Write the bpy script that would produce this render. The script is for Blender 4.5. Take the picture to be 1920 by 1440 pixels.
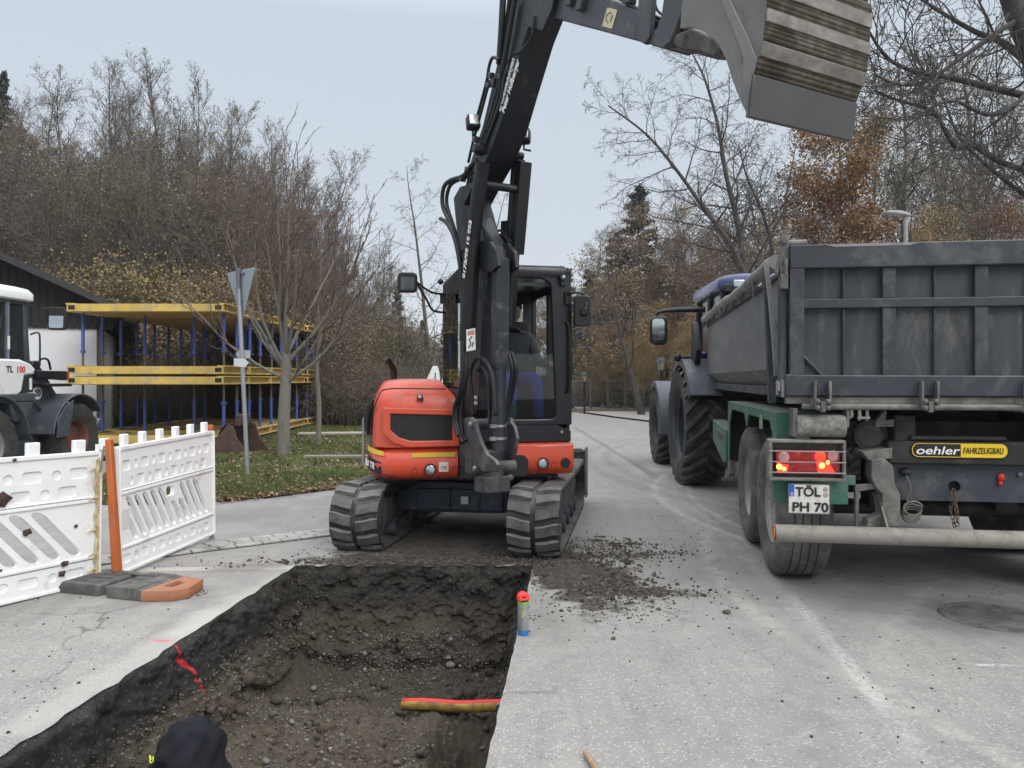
import bpy, bmesh, math, random
import numpy as np
from mathutils import Vector, Matrix, noise
R = math.radians
random.seed(7)
scene = bpy.context.scene
for _o in list(bpy.data.objects): bpy.data.objects.remove(_o)

# ---------------------------------------------------------------- camera, sky, sun, exposure
F, CX, HY, CH = 1441.0, 960.0, 710.0, 1.55          # focal length in px of the 1920 px photo, horizon row, camera height
cam_d = bpy.data.cameras.new('camera'); cam = bpy.data.objects.new('camera', cam_d)
scene.collection.objects.link(cam); scene.camera = cam
cam.location = (0, 0, CH); cam.rotation_euler = (R(90), 0, 0)
cam_d.sensor_width = 36; cam_d.lens = 36 * F / 1920; cam_d.shift_y = -10 / 1920
cam_d.clip_start = 0.05; cam_d.clip_end = 900

world = bpy.data.worlds.new('World'); scene.world = world; world.use_nodes = True
wn = world.node_tree; wn.nodes.clear()
_out = wn.nodes.new('ShaderNodeOutputWorld'); _bg = wn.nodes.new('ShaderNodeBackground')
_sky = wn.nodes.new('ShaderNodeTexSky'); _sky.sky_type = 'NISHITA'; _sky.sun_disc = False
_sky.sun_elevation = R(36); _sky.sun_rotation = R(142); _sky.altitude = 600
_tc = wn.nodes.new('ShaderNodeTexCoord'); _sep = wn.nodes.new('ShaderNodeSeparateXYZ')
_rmp = wn.nodes.new('ShaderNodeValToRGB')
e = _rmp.color_ramp.elements                         # overcast dome: pale lilac at the horizon, brighter overhead
e[0].position = 0.0; e[0].color = (0.68, 0.685, 0.735, 1)
e[1].position = 1.0; e[1].color = (2.55, 2.60, 2.68, 1)
for p, c in ((0.18, (0.628, 0.678, 0.732, 1)), (0.42, (0.60, 0.678, 0.752, 1)), (0.7, (1.75, 1.80, 1.90, 1))):
    q = e.new(p); q.color = c
_mix = wn.nodes.new('ShaderNodeMixRGB'); _mix.inputs[0].default_value = 0.86
_sc = wn.nodes.new('ShaderNodeMixRGB'); _sc.blend_type = 'MULTIPLY'; _sc.inputs[0].default_value = 1; _sc.inputs[2].default_value = (0.1, 0.1, 0.1, 1)
wn.links.new(_tc.outputs['Generated'], _sep.inputs[0]); wn.links.new(_sep.outputs['Z'], _rmp.inputs[0])
wn.links.new(_sky.outputs[0], _sc.inputs[1]); wn.links.new(_sc.outputs[0], _mix.inputs[1]); wn.links.new(_rmp.outputs[0], _mix.inputs[2])
wn.links.new(_mix.outputs[0], _bg.inputs[0]); _bg.inputs[1].default_value = 1.0
wn.links.new(_bg.outputs[0], _out.inputs[0])

sun_d = bpy.data.lights.new('sun', 'SUN'); sun_d.energy = 1.4; sun_d.angle = R(30); sun_d.color = (1, 0.96, 0.9)
sun = bpy.data.objects.new('sun', sun_d); scene.collection.objects.link(sun)
sun.rotation_euler = (R(54), 0, R(38))
scene.view_settings.view_transform = 'Standard'; scene.view_settings.look = 'None'
scene.view_settings.exposure = 0.14; scene.view_settings.gamma = 1
try: scene.view_settings.use_curve_mapping = False
except Exception: pass
scene.cycles.max_bounces = 6; scene.cycles.diffuse_bounces = 3; scene.cycles.glossy_bounces = 3
scene.cycles.transmission_bounces = 4; scene.cycles.transparent_max_bounces = 8

# ---------------------------------------------------------------- helpers
C = scene.collection
def W(px, py, Y): return Vector(((px - CX) / F * Y, Y, CH - (py - HY) / F * Y))
def G(px, py):
    Y = CH * F / (py - HY); return ((px - CX) / F * Y, Y)

class Frame:
    """a local frame on the ground: x right, y away, turned by a degrees"""
    def __init__(s, ox, oy, a): s.ox, s.oy, s.a = ox, oy, R(a); s.c, s.s = math.cos(R(a)), math.sin(R(a))
    def mat(s): return Matrix.Translation((s.ox, s.oy, 0)) @ Matrix.Rotation(s.a, 4, 'Z')
    def depth(s, x, y): return s.oy + x * s.s + y * s.c
    def onY(s, px, py, y):
        k = (px - CX) / F
        x = (k * (s.oy + y * s.c) - s.ox + y * s.s) / (s.c - k * s.s)
        return x, CH + (HY - py) / F * s.depth(x, y)
    def onX(s, px, py, x):
        k = (px - CX) / F
        y = (s.ox + x * s.c - k * (s.oy + x * s.s)) / (s.s + k * s.c)
        return y, CH + (HY - py) / F * s.depth(x, y)

def tag(o, label=None, cat=None, group=None, kind=None):
    if label: o['label'] = label
    if cat: o['category'] = cat
    if group: o['group'] = group
    if kind: o['kind'] = kind
    return o
def thing(name, label, cat, loc=(0, 0, 0), rz=0, group=None):
    o = bpy.data.objects.new(name, None); C.objects.link(o); o.empty_display_size = 0.2
    o.location = loc; o.rotation_euler = (0, 0, rz)
    return tag(o, label, cat, group)
def thingF(name, label, cat, fr, group=None): return thing(name, label, cat, (fr.ox, fr.oy, 0), fr.a, group)
def link(name, me, parent=None, bevel=0, loc=None):
    o = bpy.data.objects.new(name, me); C.objects.link(o)
    if parent: o.parent = parent
    if loc is not None: o.location = loc
    if bevel:
        b = o.modifiers.new('bevel', 'BEVEL'); b.width = bevel; b.segments = 2; b.limit_method = 'ANGLE'; b.angle_limit = R(40)
    return o
def copy_tree(o, parent=None, loc=None, rz=None, scale=None):
    c = o.copy(); C.objects.link(c)
    if parent: c.parent = parent
    if loc is not None: c.location = loc
    if rz is not None: c.rotation_euler[2] = rz
    if scale is not None: c.scale = (scale, scale, scale) if not hasattr(scale, '__len__') else scale
    for ch in list(kids.get(o.name, ())): copy_tree(ch, c)
    return c
kids = {}
def index_kids():
    kids.clear()
    for o in scene.objects:
        if o.parent: kids.setdefault(o.parent.name, []).append(o)

def finish(me, smooth=35):
    if smooth:
        me.polygons.foreach_set('use_smooth', [True] * len(me.polygons))
        if smooth < 180:
            try: me.set_sharp_from_angle(angle=R(smooth))
            except Exception: pass
    me.update()
    return me

class MB:
    def __init__(s, M=None): s.v, s.f, s.m = [], [], []; s.mi = 0; s.M = M or Matrix()
    def _add(s, vs, fs, M=None):
        n = len(s.v); T = s.M @ M if M is not None else s.M
        s.v += [T @ Vector(p) for p in vs]; s.f += [tuple(n + i for i in f) for f in fs]; s.m += [s.mi] * len(fs); return s
    def box(s, c, sz, rot=None):
        x, y, z = sz[0] / 2, sz[1] / 2, sz[2] / 2
        vs = [(-x, -y, -z), (x, -y, -z), (x, y, -z), (-x, y, -z), (-x, -y, z), (x, -y, z), (x, y, z), (-x, y, z)]
        M = Matrix.Translation(c)
        if rot: M = M @ (Matrix.Rotation(rot[2], 4, 'Z') @ Matrix.Rotation(rot[1], 4, 'Y') @ Matrix.Rotation(rot[0], 4, 'X'))
        return s._add(vs, [(0, 3, 2, 1), (4, 5, 6, 7), (0, 1, 5, 4), (1, 2, 6, 5), (2, 3, 7, 6), (3, 0, 4, 7)], M)
    def bx(s, x0, x1, y0, y1, z0, z1): return s.box(((x0 + x1) / 2, (y0 + y1) / 2, (z0 + z1) / 2), (abs(x1 - x0), abs(y1 - y0), abs(z1 - z0)))
    def cyl(s, p0, p1, r0, r1=None, n=16, cap=True):
        r1 = r0 if r1 is None else r1
        p0, p1 = Vector(p0), Vector(p1); d = (p1 - p0)
        if d.length < 1e-7: return s
        q = d.to_track_quat('Z', 'Y'); vs = []
        for p, r in ((p0, r0), (p1, r1)):
            for i in range(n):
                a = 2 * math.pi * i / n; vs.append(p + q @ Vector((r * math.cos(a), r * math.sin(a), 0)))
        fs = [(i, (i + 1) % n, n + (i + 1) % n, n + i) for i in range(n)]
        if cap: fs += [tuple(reversed(range(n))), tuple(range(n, 2 * n))]
        return s._add(vs, fs)
    def tube(s, pts, r, n=8, smooth_n=0):
        pts = [Vector(p) for p in pts]
        if smooth_n: pts = spline(pts, smooth_n)
        rr = r if hasattr(r, '__len__') else [r] * len(pts)
        if len(rr) != len(pts): rr = list(np.interp(np.linspace(0, 1, len(pts)), np.linspace(0, 1, len(rr)), rr))
        vs, fs = [], []; up = None
        for i, p in enumerate(pts):
            t = (pts[min(i + 1, len(pts) - 1)] - pts[max(i - 1, 0)]).normalized()
            if up is None:
                up = Vector((0, 0, 1)) if abs(t.z) < .9 else Vector((1, 0, 0))
            a = t.cross(up)
            if a.length < 1e-5: a = t.cross(Vector((0.3, 1, 0.2)))
            a.normalize(); b = a.cross(t).normalized(); up = b
            for k in range(n):
                g = 2 * math.pi * k / n; vs.append(p + (a * math.cos(g) + b * math.sin(g)) * rr[i])
        for i in range(len(pts) - 1):
            for k in range(n): fs.append((i * n + k, i * n + (k + 1) % n, (i + 1) * n + (k + 1) % n, (i + 1) * n + k))
        fs += [tuple(reversed(range(n))), tuple(range((len(pts) - 1) * n, len(pts) * n))]
        return s._add(vs, fs)
    def prism(s, poly, axis, a0, a1):
        """poly: 2D points; axis 'x': points are (y,z), 'y': (x,z), 'z': (x,y); extruded from a0 to a1"""
        def P(u, v, a): return (a, u, v) if axis == 'x' else (u, a, v) if axis == 'y' else (u, v, a)
        n = len(poly); vs = [P(u, v, a0) for u, v in poly] + [P(u, v, a1) for u, v in poly]
        fs = [(i, (i + 1) % n, n + (i + 1) % n, n + i) for i in range(n)] + [tuple(reversed(range(n))), tuple(range(n, 2 * n))]
        return s._add(vs, fs)
    def lathe(s, prof, p, ax, n=32, closed=False):
        """prof: (radius, height along ax)"""
        p = Vector(p); q = Vector(ax).to_track_quat('Z', 'Y'); vs, fs = [], []
        for r, h in prof:
            for i in range(n):
                a = 2 * math.pi * i / n; vs.append(p + q @ Vector((r * math.cos(a), r * math.sin(a), h)))
        m = len(prof)
        for j in range(m if closed else m - 1):
            for i in range(n): fs.append((j * n + i, j * n + (i + 1) % n, ((j + 1) % m) * n + (i + 1) % n, ((j + 1) % m) * n + i))
        return s._add(vs, fs)
    def sphere(s, c, r, n=12, sc=(1, 1, 1)):
        prof = [(math.sin(math.pi * j / n), -math.cos(math.pi * j / n)) for j in range(n + 1)]
        prof[0] = (0.001, -1); prof[-1] = (0.001, 1)
        T = s.M; s.M = T @ Matrix.Translation(c) @ Matrix.Diagonal((r * sc[0], r * sc[1], r * sc[2], 1))
        s.lathe(prof, (0, 0, 0), (0, 0, 1), n * 2); s.M = T; return s
    def mesh(s, name, mats, smooth=35):
        me = bpy.data.meshes.new(name); me.from_pydata([tuple(p) for p in s.v], [], s.f)
        for m in (mats if isinstance(mats, (list, tuple)) else [mats]): me.materials.append(m)
        if any(s.m): me.polygons.foreach_set('material_index', s.m)
        bm = bmesh.new(); bm.from_mesh(me); bmesh.ops.recalc_face_normals(bm, faces=bm.faces); bm.to_mesh(me); bm.free()
        return finish(me, smooth)
    def build(s, name, mats, parent=None, bevel=0, smooth=35, **kw):
        o = link(name, s.mesh(name, mats, smooth), parent, bevel)
        return tag(o, **kw) if kw else o

def spline(pts, n):
    out = []
    P = [pts[0]] + list(pts) + [pts[-1]]
    for i in range(1, len(P) - 2):
        for k in range(n):
            t = k / n; a, b, c, d = P[i - 1], P[i], P[i + 1], P[i + 2]
            out.append(0.5 * ((2 * b) + (c - a) * t + (2 * a - 5 * b + 4 * c - d) * t * t + (3 * b - a - 3 * c + d) * t ** 3))
    out.append(pts[-1]); return out

def rrect(x0, x1, y0, y1, r, n=4, sh=0.0):
    """rounded rectangle, sh shears x by height"""
    out = []
    for cx, cy, a0 in ((x1 - r, y1 - r, 0), (x0 + r, y1 - r, 90), (x0 + r, y0 + r, 180), (x1 - r, y0 + r, 270)):
        for i in range(n + 1):
            a = R(a0 + 90 * i / n); out.append((cx + r * math.cos(a), cy + r * math.sin(a)))
    return [(x + sh * (y - y0), y) for x, y in out]
def circ(cx, cy, rx, ry=None, n=16):
    ry = ry or rx; return [(cx + rx * math.cos(2 * math.pi * i / n), cy + ry * math.sin(2 * math.pi * i / n)) for i in range(n)]
def plate_mesh(name, loops, thick, mat, M=None, bevel=0.0):
    """flat plate with holes (first loop outer), in local XY, thickness along Z, then moved by M"""
    cu = bpy.data.curves.new(name, 'CURVE'); cu.dimensions = '2D'; cu.fill_mode = 'BOTH'; cu.extrude = thick / 2; cu.bevel_depth = bevel; cu.bevel_resolution = 1
    for lp in loops:
        sp = cu.splines.new('POLY'); sp.points.add(len(lp) - 1)
        for i, (x, y) in enumerate(lp): sp.points[i].co = (x, y, 0, 1)
        sp.use_cyclic_u = True
    ob = bpy.data.objects.new('tmp', cu); me = bpy.data.meshes.new_from_object(ob)
    bpy.data.objects.remove(ob); bpy.data.curves.remove(cu)
    me.materials.clear(); me.materials.append(mat)
    if M is not None: me.transform(M)
    me.name = name; return finish(me, 30)
def axes(o, right, up):
    r = Vector(right).normalized(); u = Vector(up).normalized(); n = r.cross(u).normalized(); u = n.cross(r)
    M = Matrix.Identity(4)
    for i, a in enumerate((r, u, n)):
        M[0][i], M[1][i], M[2][i] = a
    M.translation = Vector(o); return M
def text(name, body, size, mat, parent, M, shear=0, bold=0.0, ext=0.0015, align='LEFT', sx=1.0):
    cu = bpy.data.curves.new(name, 'FONT'); cu.body = body; cu.size = size; cu.shear = shear; cu.offset = bold; cu.extrude = ext; cu.align_x = align
    ob = bpy.data.objects.new('tmp', cu); me = bpy.data.meshes.new_from_object(ob)
    bpy.data.objects.remove(ob); bpy.data.curves.remove(cu)
    me.materials.clear(); me.materials.append(mat); me.transform(M @ Matrix.Diagonal((sx, 1, 1, 1)))
    me.name = name; return link(name, me, parent)

# ---------------------------------------------------------------- materials
def newmat(name):
    m = bpy.data.materials.new(name); m.use_nodes = True; nt = m.node_tree
    return m, nt, nt.nodes['Principled BSDF']
def N(nt, typ, **kw):
    n = nt.nodes.new(typ)
    for k, v in kw.items(): setattr(n, k, v)
    return n
def tex_noise(nt, co, scale, detail=4, rough=.6, dist=0):
    n = N(nt, 'ShaderNodeTexNoise'); n.inputs['Scale'].default_value = scale; n.inputs['Detail'].default_value = detail
    n.inputs['Roughness'].default_value = rough; n.inputs['Distortion'].default_value = dist
    if co is not None: nt.links.new(co, n.inputs['Vector'])
    return n.outputs['Fac']
def ramp(nt, fac, a, b, ca=(0, 0, 0, 1), cb=(1, 1, 1, 1)):
    r = N(nt, 'ShaderNodeMapRange'); r.clamp = True
    r.inputs['From Min'].default_value = a; r.inputs['From Max'].default_value = b
    nt.links.new(fac, r.inputs['Value']); return r.outputs[0]
def mixc(nt, fac, a, b, mode='MIX'):
    n = N(nt, 'ShaderNodeMixRGB', blend_type=mode)
    for i, v in ((0, fac), (1, a), (2, b)):
        if hasattr(v, 'is_linked'): nt.links.new(v, n.inputs[i])
        elif i == 0: n.inputs[0].default_value = v
        else: n.inputs[i].default_value = (*v[:3], 1)
    return n.outputs[0]
def math_(nt, op, a, b=None, c=None):
    n = N(nt, 'ShaderNodeMath', operation=op)
    for i, v in enumerate((a, b, c)):
        if v is None: continue
        if hasattr(v, 'is_linked'): nt.links.new(v, n.inputs[i])
        else: n.inputs[i].default_value = v
    return n.outputs[0]
def bump(nt, bsdf, h, strength, dist=0.01):
    b = N(nt, 'ShaderNodeBump'); b.inputs['Strength'].default_value = strength; b.inputs['Distance'].default_value = dist
    nt.links.new(h, b.inputs['Height']); nt.links.new(b.outputs[0], bsdf.inputs['Normal']); return b
def mat(name, col, rough=.6, metal=0, var=.15, vs=3, dirt=None, da=.5, ds=2.5, dust=None, bs=80, ba=.15, spec=.5, stretch=None, coat=0):
    m, nt, b = newmat(name)
    co = N(nt, 'ShaderNodeTexCoord').outputs['Object']
    if stretch:
        mp = N(nt, 'ShaderNodeMapping'); mp.inputs['Scale'].default_value = stretch; nt.links.new(co, mp.inputs[0]); cs = mp.outputs[0]
    else: cs = co
    n1 = tex_noise(nt, cs, vs, 6, .65)
    c = mixc(nt, ramp(nt, n1, .3, .7), [x * (1 - var) for x in col], [min(1, x * (1 + var)) for x in col])
    rg = None
    if dirt:
        n2 = tex_noise(nt, cs, ds, 8, .7, .4)
        f = ramp(nt, n2, .62 - da * .35, .72 - da * .1)
        c = mixc(nt, math_(nt, 'MULTIPLY', f, .85), c, dirt); rg = f
        n4 = tex_noise(nt, co, 45, 4, .7)
        c = mixc(nt, math_(nt, 'MULTIPLY', ramp(nt, n4, .55, .75), .35 * da), c, dirt)
    if dust:
        g = N(nt, 'ShaderNodeNewGeometry'); sp = N(nt, 'ShaderNodeSeparateXYZ'); nt.links.new(g.outputs['Normal'], sp.inputs[0])
        f2 = math_(nt, 'MULTIPLY', ramp(nt, sp.outputs['Z'], .3, .95), math_(nt, 'ADD', ramp(nt, tex_noise(nt, co, 6, 5), .3, .6), .2))
        c = mixc(nt, math_(nt, 'MULTIPLY', f2, .6), c, dust)
    nt.links.new(c, b.inputs['Base Color'])
    r0 = ramp(nt, tex_noise(nt, co, vs * 3, 5), .2, .8)
    nt.links.new(math_(nt, 'ADD', math_(nt, 'MULTIPLY', r0, .25), max(0, rough - .12)), b.inputs['Roughness'])
    b.inputs['Metallic'].default_value = metal; b.inputs['Specular IOR Level'].default_value = spec
    if coat: b.inputs['Coat Weight'].default_value = coat; b.inputs['Coat Roughness'].default_value = .15
    if ba: bump(nt, b, tex_noise(nt, co, bs, 5, .7), ba, .004)
    return m
def glass(name, tint=(.75, .85, .82), alpha=.35, rough=.02):
    """window glass: a mix of clear see-through and mirror-like reflection"""
    m = bpy.data.materials.new(name); m.use_nodes = True; nt = m.node_tree; nt.nodes.clear()
    o = N(nt, 'ShaderNodeOutputMaterial'); t = N(nt, 'ShaderNodeBsdfTransparent'); g = N(nt, 'ShaderNodeBsdfGlossy'); mx = N(nt, 'ShaderNodeMixShader')
    t.inputs[0].default_value = (*tint, 1); g.inputs[0].default_value = (.9, .95, .95, 1); g.inputs['Roughness'].default_value = rough
    lw = N(nt, 'ShaderNodeLayerWeight'); lw.inputs['Blend'].default_value = .35
    nt.links.new(ramp(nt, lw.outputs['Fresnel'], -.04, 1.4), mx.inputs[0])
    nt.links.new(t.outputs[0], mx.inputs[1]); nt.links.new(g.outputs[0], mx.inputs[2]); nt.links.new(mx.outputs[0], o.inputs[0]); return m
def emit(name, col, s):
    m, nt, b = newmat(name); b.inputs['Base Color'].default_value = (*col, 1); b.inputs['Emission Color'].default_value = (*col, 1); b.inputs['Emission Strength'].default_value = s; return m

DUST = (.30, .285, .26)
m_black = mat('black_paint', (.006, .0065, .008), .40, var=.3, dirt=(.05, .048, .044), da=.08, bs=120, ba=.05)
m_boom = mat('dark_grey_boom_paint', (.011, .013, .018), .40, var=.25, dirt=(.075, .072, .066), da=.14, ds=4, bs=100, ba=.06)
m_guard = mat('worn_cylinder_guard', (.024, .028, .036), .40, var=.3, dirt=(.17, .165, .16), da=.18, ds=5)
m_cab = mat('cab_paint', (.007, .009, .014), .35, var=.15, dirt=(.06, .06, .06), da=.05, ba=.03)
m_red = mat('orange_red_paint', (.64, .075, .030), .30, var=.08, dirt=(.36, .13, .09), da=.2, ds=3, ba=.02, coat=.3)
m_rubber = mat('black_rubber', (.018, .018, .019), .75, var=.3, dirt=(.10, .095, .088), da=.35, ds=3, dust=(.17, .16, .15))
m_lug = mat('dusty_rubber_lug', (.115, .11, .103), .85, var=.4, dirt=(.022, .021, .020), da=.55, ds=5, dust=(.24, .23, .215))
m_hose = mat('rubber_hose', (.012, .012, .013), .5, var=.2)
m_steel = mat('bare_steel', (.42, .41, .40), .38, metal=.8, var=.2, dirt=(.12, .1, .08), da=.2)
m_rough_steel = mat('worn_bucket_steel', (.155, .15, .143), .55, metal=.15, var=.25, vs=2, dirt=(.07, .058, .042), da=.25, ds=3)
m_bucket_strip = mat('pale_scraped_steel', (.26, .25, .235), .6, metal=.1, var=.3, vs=5, dirt=(.12, .10, .075), da=.62, ds=2.2, stretch=(1.2, 3, 3))
m_mud = mat('dried_mud', (.065, .053, .038), .95, var=.4, vs=9, dirt=(.16, .14, .11), da=.4, ds=9, bs=40, ba=.5)
m_yellow_tape = mat('yellow_reflective_tape', (.72, .50, .05), .4, var=.15, dirt=(.5, .3, .15), da=.15)
m_white_letter = mat('white_lettering', (.8, .8, .78), .5, var=.05, ba=0)
m_black_letter = mat('black_lettering', (.012, .012, .012), .5, var=.05, ba=0)
m_lens = mat('clear_lens', (.55, .57, .58), .12, metal=.7, var=.2, vs=60)
m_grille = mat('black_mesh', (.012, .013, .014), .6, var=.5, vs=60, bs=200, ba=.3)
m_glass = glass('cab_glass'); m_glass_dark = glass('tinted_glass', (.38, .50, .47))
m_mirror = mat('mirror_glass', (.5, .55, .55), .05, metal=1, var=.1, ba=0)
m_white = mat('white_paint', (.74, .75, .74), .4, var=.05, dirt=(.45, .44, .42), da=.12, ba=.03)
m_dgrey = mat('slate_grey_paint', (.055, .065, .08), .45, var=.15, dirt=(.16, .155, .145), da=.22, ds=3)
m_blue_prop = mat('blue_prop_paint', (.05, .10, .38), .5, var=.3, vs=6, dirt=(.12, .11, .11), da=.4, ds=7)
m_yellow = mat('formwork_yellow', (.62, .43, .095), .6, var=.2, vs=3, dirt=(.33, .30, .25), da=.4, ds=4, dust=(.45, .42, .36))
m_galv = mat('galvanised_steel', (.34, .36, .38), .45, metal=.5, var=.15, vs=10)
m_skin = mat('skin', (.50, .29, .21), .55, var=.08, ba=.03)
m_cloth_black = mat('black_fabric', (.013, .0135, .018), .95, var=.35, vs=12, bs=300, ba=.25, spec=.2)
m_cloth_blue = mat('blue_work_trousers', (.02, .06, .45), .85, var=.2, vs=9, bs=200, ba=.2)
# ================================================================ SETTING
# ---- trench geometry (ground level at z = 0)
def left_edge(Y): return -2.096 + 0.092 * (Y - 3.146)
def right_edge(Y): return -0.106 + 0.085 * (Y - 3.06)
TY0, TY1 = 0.9, 6.38
def edge_noise(x, y, amp=.012): return amp * (noise.noise(Vector((x * 6, y * 6, 3))) + .6 * noise.noise(Vector((x * 17, y * 17, 9))))
rim = []
for i in range(61):                                     # left edge, near to far
    y = TY0 + (TY1 - TY0) * i / 60; rim.append((left_edge(y) + edge_noise(0, y, .034), y))
for i in range(1, 40):
    t = i / 40; rim.append((left_edge(TY1) * (1 - t) + right_edge(TY1) * t, TY1 + edge_noise(t * 4, 1, .09)))
for i in range(61):
    y = TY1 - (TY1 - TY0) * i / 60; rim.append((right_edge(y) + edge_noise(2, y, .010), y))

# ---- asphalt
def asphalt_material():
    m, nt, b = newmat('light_worn_asphalt')
    co = N(nt, 'ShaderNodeTexCoord').outputs['Object']
    sp = N(nt, 'ShaderNodeSeparateXYZ'); nt.links.new(co, sp.inputs[0]); X, Y = sp.outputs[0], sp.outputs[1]
    wob = math_(nt, 'SUBTRACT', tex_noise(nt, co, 3, 6, .7), .5)
    def line(px0, py0, px1, py1, w, soft=.02, jag=.05, brk=None):
        (x0, y0), (x1, y1) = (G(px0, py0), G(px1, py1)); d = Vector((x1 - x0, y1 - y0)); L = d.length; d /= L
        s_ = math_(nt, 'ADD', math_(nt, 'MULTIPLY', math_(nt, 'SUBTRACT', X, x0), -d.y), math_(nt, 'MULTIPLY', math_(nt, 'SUBTRACT', Y, y0), d.x))
        t_ = math_(nt, 'ADD', math_(nt, 'MULTIPLY', math_(nt, 'SUBTRACT', X, x0), d.x), math_(nt, 'MULTIPLY', math_(nt, 'SUBTRACT', Y, y0), d.y))
        s_ = math_(nt, 'ADD', s_, math_(nt, 'MULTIPLY', wob, jag))
        f = ramp(nt, math_(nt, 'ABSOLUTE', s_), w + soft, w)
        f = math_(nt, 'MULTIPLY', f, math_(nt, 'MULTIPLY', ramp(nt, t_, 0, .1), ramp(nt, t_, L, L - .1)))
        if brk: f = math_(nt, 'MULTIPLY', f, ramp(nt, tex_noise(nt, co, brk, 5, .8), .42, .58))
        return f
    def blob(x0, y0, rx, ry, a=0, jag=1.0, hard=.5):
        dx = math_(nt, 'SUBTRACT', X, x0); dy = math_(nt, 'SUBTRACT', Y, y0); ca, sa = math.cos(R(a)), math.sin(R(a))
        u = math_(nt, 'DIVIDE', math_(nt, 'ADD', math_(nt, 'MULTIPLY', dx, ca), math_(nt, 'MULTIPLY', dy, sa)), rx)
        v = math_(nt, 'DIVIDE', math_(nt, 'SUBTRACT', math_(nt, 'MULTIPLY', dy, ca), math_(nt, 'MULTIPLY', dx, sa)), ry)
        r = math_(nt, 'SQRT', math_(nt, 'ADD', math_(nt, 'MULTIPLY', u, u), math_(nt, 'MULTIPLY', v, v)))
        r = math_(nt, 'ADD', r, math_(nt, 'MULTIPLY', wob, jag * 2))
        return ramp(nt, r, 1.0, 1 - hard)
    big = tex_noise(nt, co, .55, 5, .6); mid = tex_noise(nt, co, 4, 8, .75); fine = tex_noise(nt, co, 90, 4, .8)
    c = mixc(nt, ramp(nt, big, .3, .7), (.285, .275, .258), (.385, .372, .346))
    c = mixc(nt, math_(nt, 'MULTIPLY', ramp(nt, mid, .42, .7), .55), c, (.20, .196, .19))
    c = mixc(nt, math_(nt, 'MULTIPLY', ramp(nt, fine, .42, .66), .55), c, (.13, .127, .12))
    # mineral flecks of the wearing course
    vo = N(nt, 'ShaderNodeTexVoronoi'); vo.inputs['Scale'].default_value = 62; nt.links.new(co, vo.inputs['Vector'])
    cs = N(nt, 'ShaderNodeSeparateXYZ'); nt.links.new(vo.outputs['Color'], cs.inputs[0])
    fl = math_(nt, 'MULTIPLY', ramp(nt, cs.outputs[0], .62, .68), ramp(nt, vo.outputs['Distance'], .46, .30))
    near = ramp(nt, math_(nt, 'ADD', Y, math_(nt, 'MULTIPLY', wob, 1.2)), 5.4, 4.3)
    fl = math_(nt, 'MULTIPLY', fl, math_(nt, 'ADD', math_(nt, 'MULTIPLY', near, .34), .08))
    c = mixc(nt, fl, c, (.60, .585, .55))
    dk = math_(nt, 'MULTIPLY', ramp(nt, cs.outputs[1], .86, .9), ramp(nt, vo.outputs['Distance'], .45, .2))
    c = mixc(nt, math_(nt, 'MULTIPLY', dk, .6), c, (.07, .07, .07))
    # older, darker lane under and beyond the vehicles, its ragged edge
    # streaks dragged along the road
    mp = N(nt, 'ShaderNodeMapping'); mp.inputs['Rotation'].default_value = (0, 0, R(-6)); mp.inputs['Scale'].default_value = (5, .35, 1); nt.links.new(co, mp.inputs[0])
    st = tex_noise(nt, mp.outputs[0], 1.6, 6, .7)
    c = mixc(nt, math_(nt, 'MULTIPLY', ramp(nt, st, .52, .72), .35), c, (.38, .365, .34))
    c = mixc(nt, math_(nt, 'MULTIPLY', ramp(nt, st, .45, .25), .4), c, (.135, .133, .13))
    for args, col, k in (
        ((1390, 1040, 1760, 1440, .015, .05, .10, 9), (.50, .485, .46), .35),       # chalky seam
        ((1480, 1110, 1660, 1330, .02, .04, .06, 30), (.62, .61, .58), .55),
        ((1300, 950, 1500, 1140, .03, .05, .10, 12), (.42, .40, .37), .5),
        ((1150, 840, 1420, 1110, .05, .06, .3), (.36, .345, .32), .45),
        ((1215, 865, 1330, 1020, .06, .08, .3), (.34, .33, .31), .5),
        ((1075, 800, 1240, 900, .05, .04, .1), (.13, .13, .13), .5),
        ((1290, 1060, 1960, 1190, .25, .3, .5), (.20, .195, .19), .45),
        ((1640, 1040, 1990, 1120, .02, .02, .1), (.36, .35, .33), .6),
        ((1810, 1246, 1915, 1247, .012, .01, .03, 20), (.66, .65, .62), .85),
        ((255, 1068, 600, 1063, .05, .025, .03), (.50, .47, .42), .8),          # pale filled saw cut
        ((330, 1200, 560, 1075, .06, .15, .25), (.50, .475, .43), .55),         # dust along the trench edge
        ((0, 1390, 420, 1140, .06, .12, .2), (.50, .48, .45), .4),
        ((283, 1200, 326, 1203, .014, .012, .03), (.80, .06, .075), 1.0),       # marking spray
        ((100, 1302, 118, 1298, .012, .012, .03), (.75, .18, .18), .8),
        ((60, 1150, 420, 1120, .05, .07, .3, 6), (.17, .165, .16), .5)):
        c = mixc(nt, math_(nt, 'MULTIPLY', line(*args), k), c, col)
    soil = (.055, .047, .038)
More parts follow.
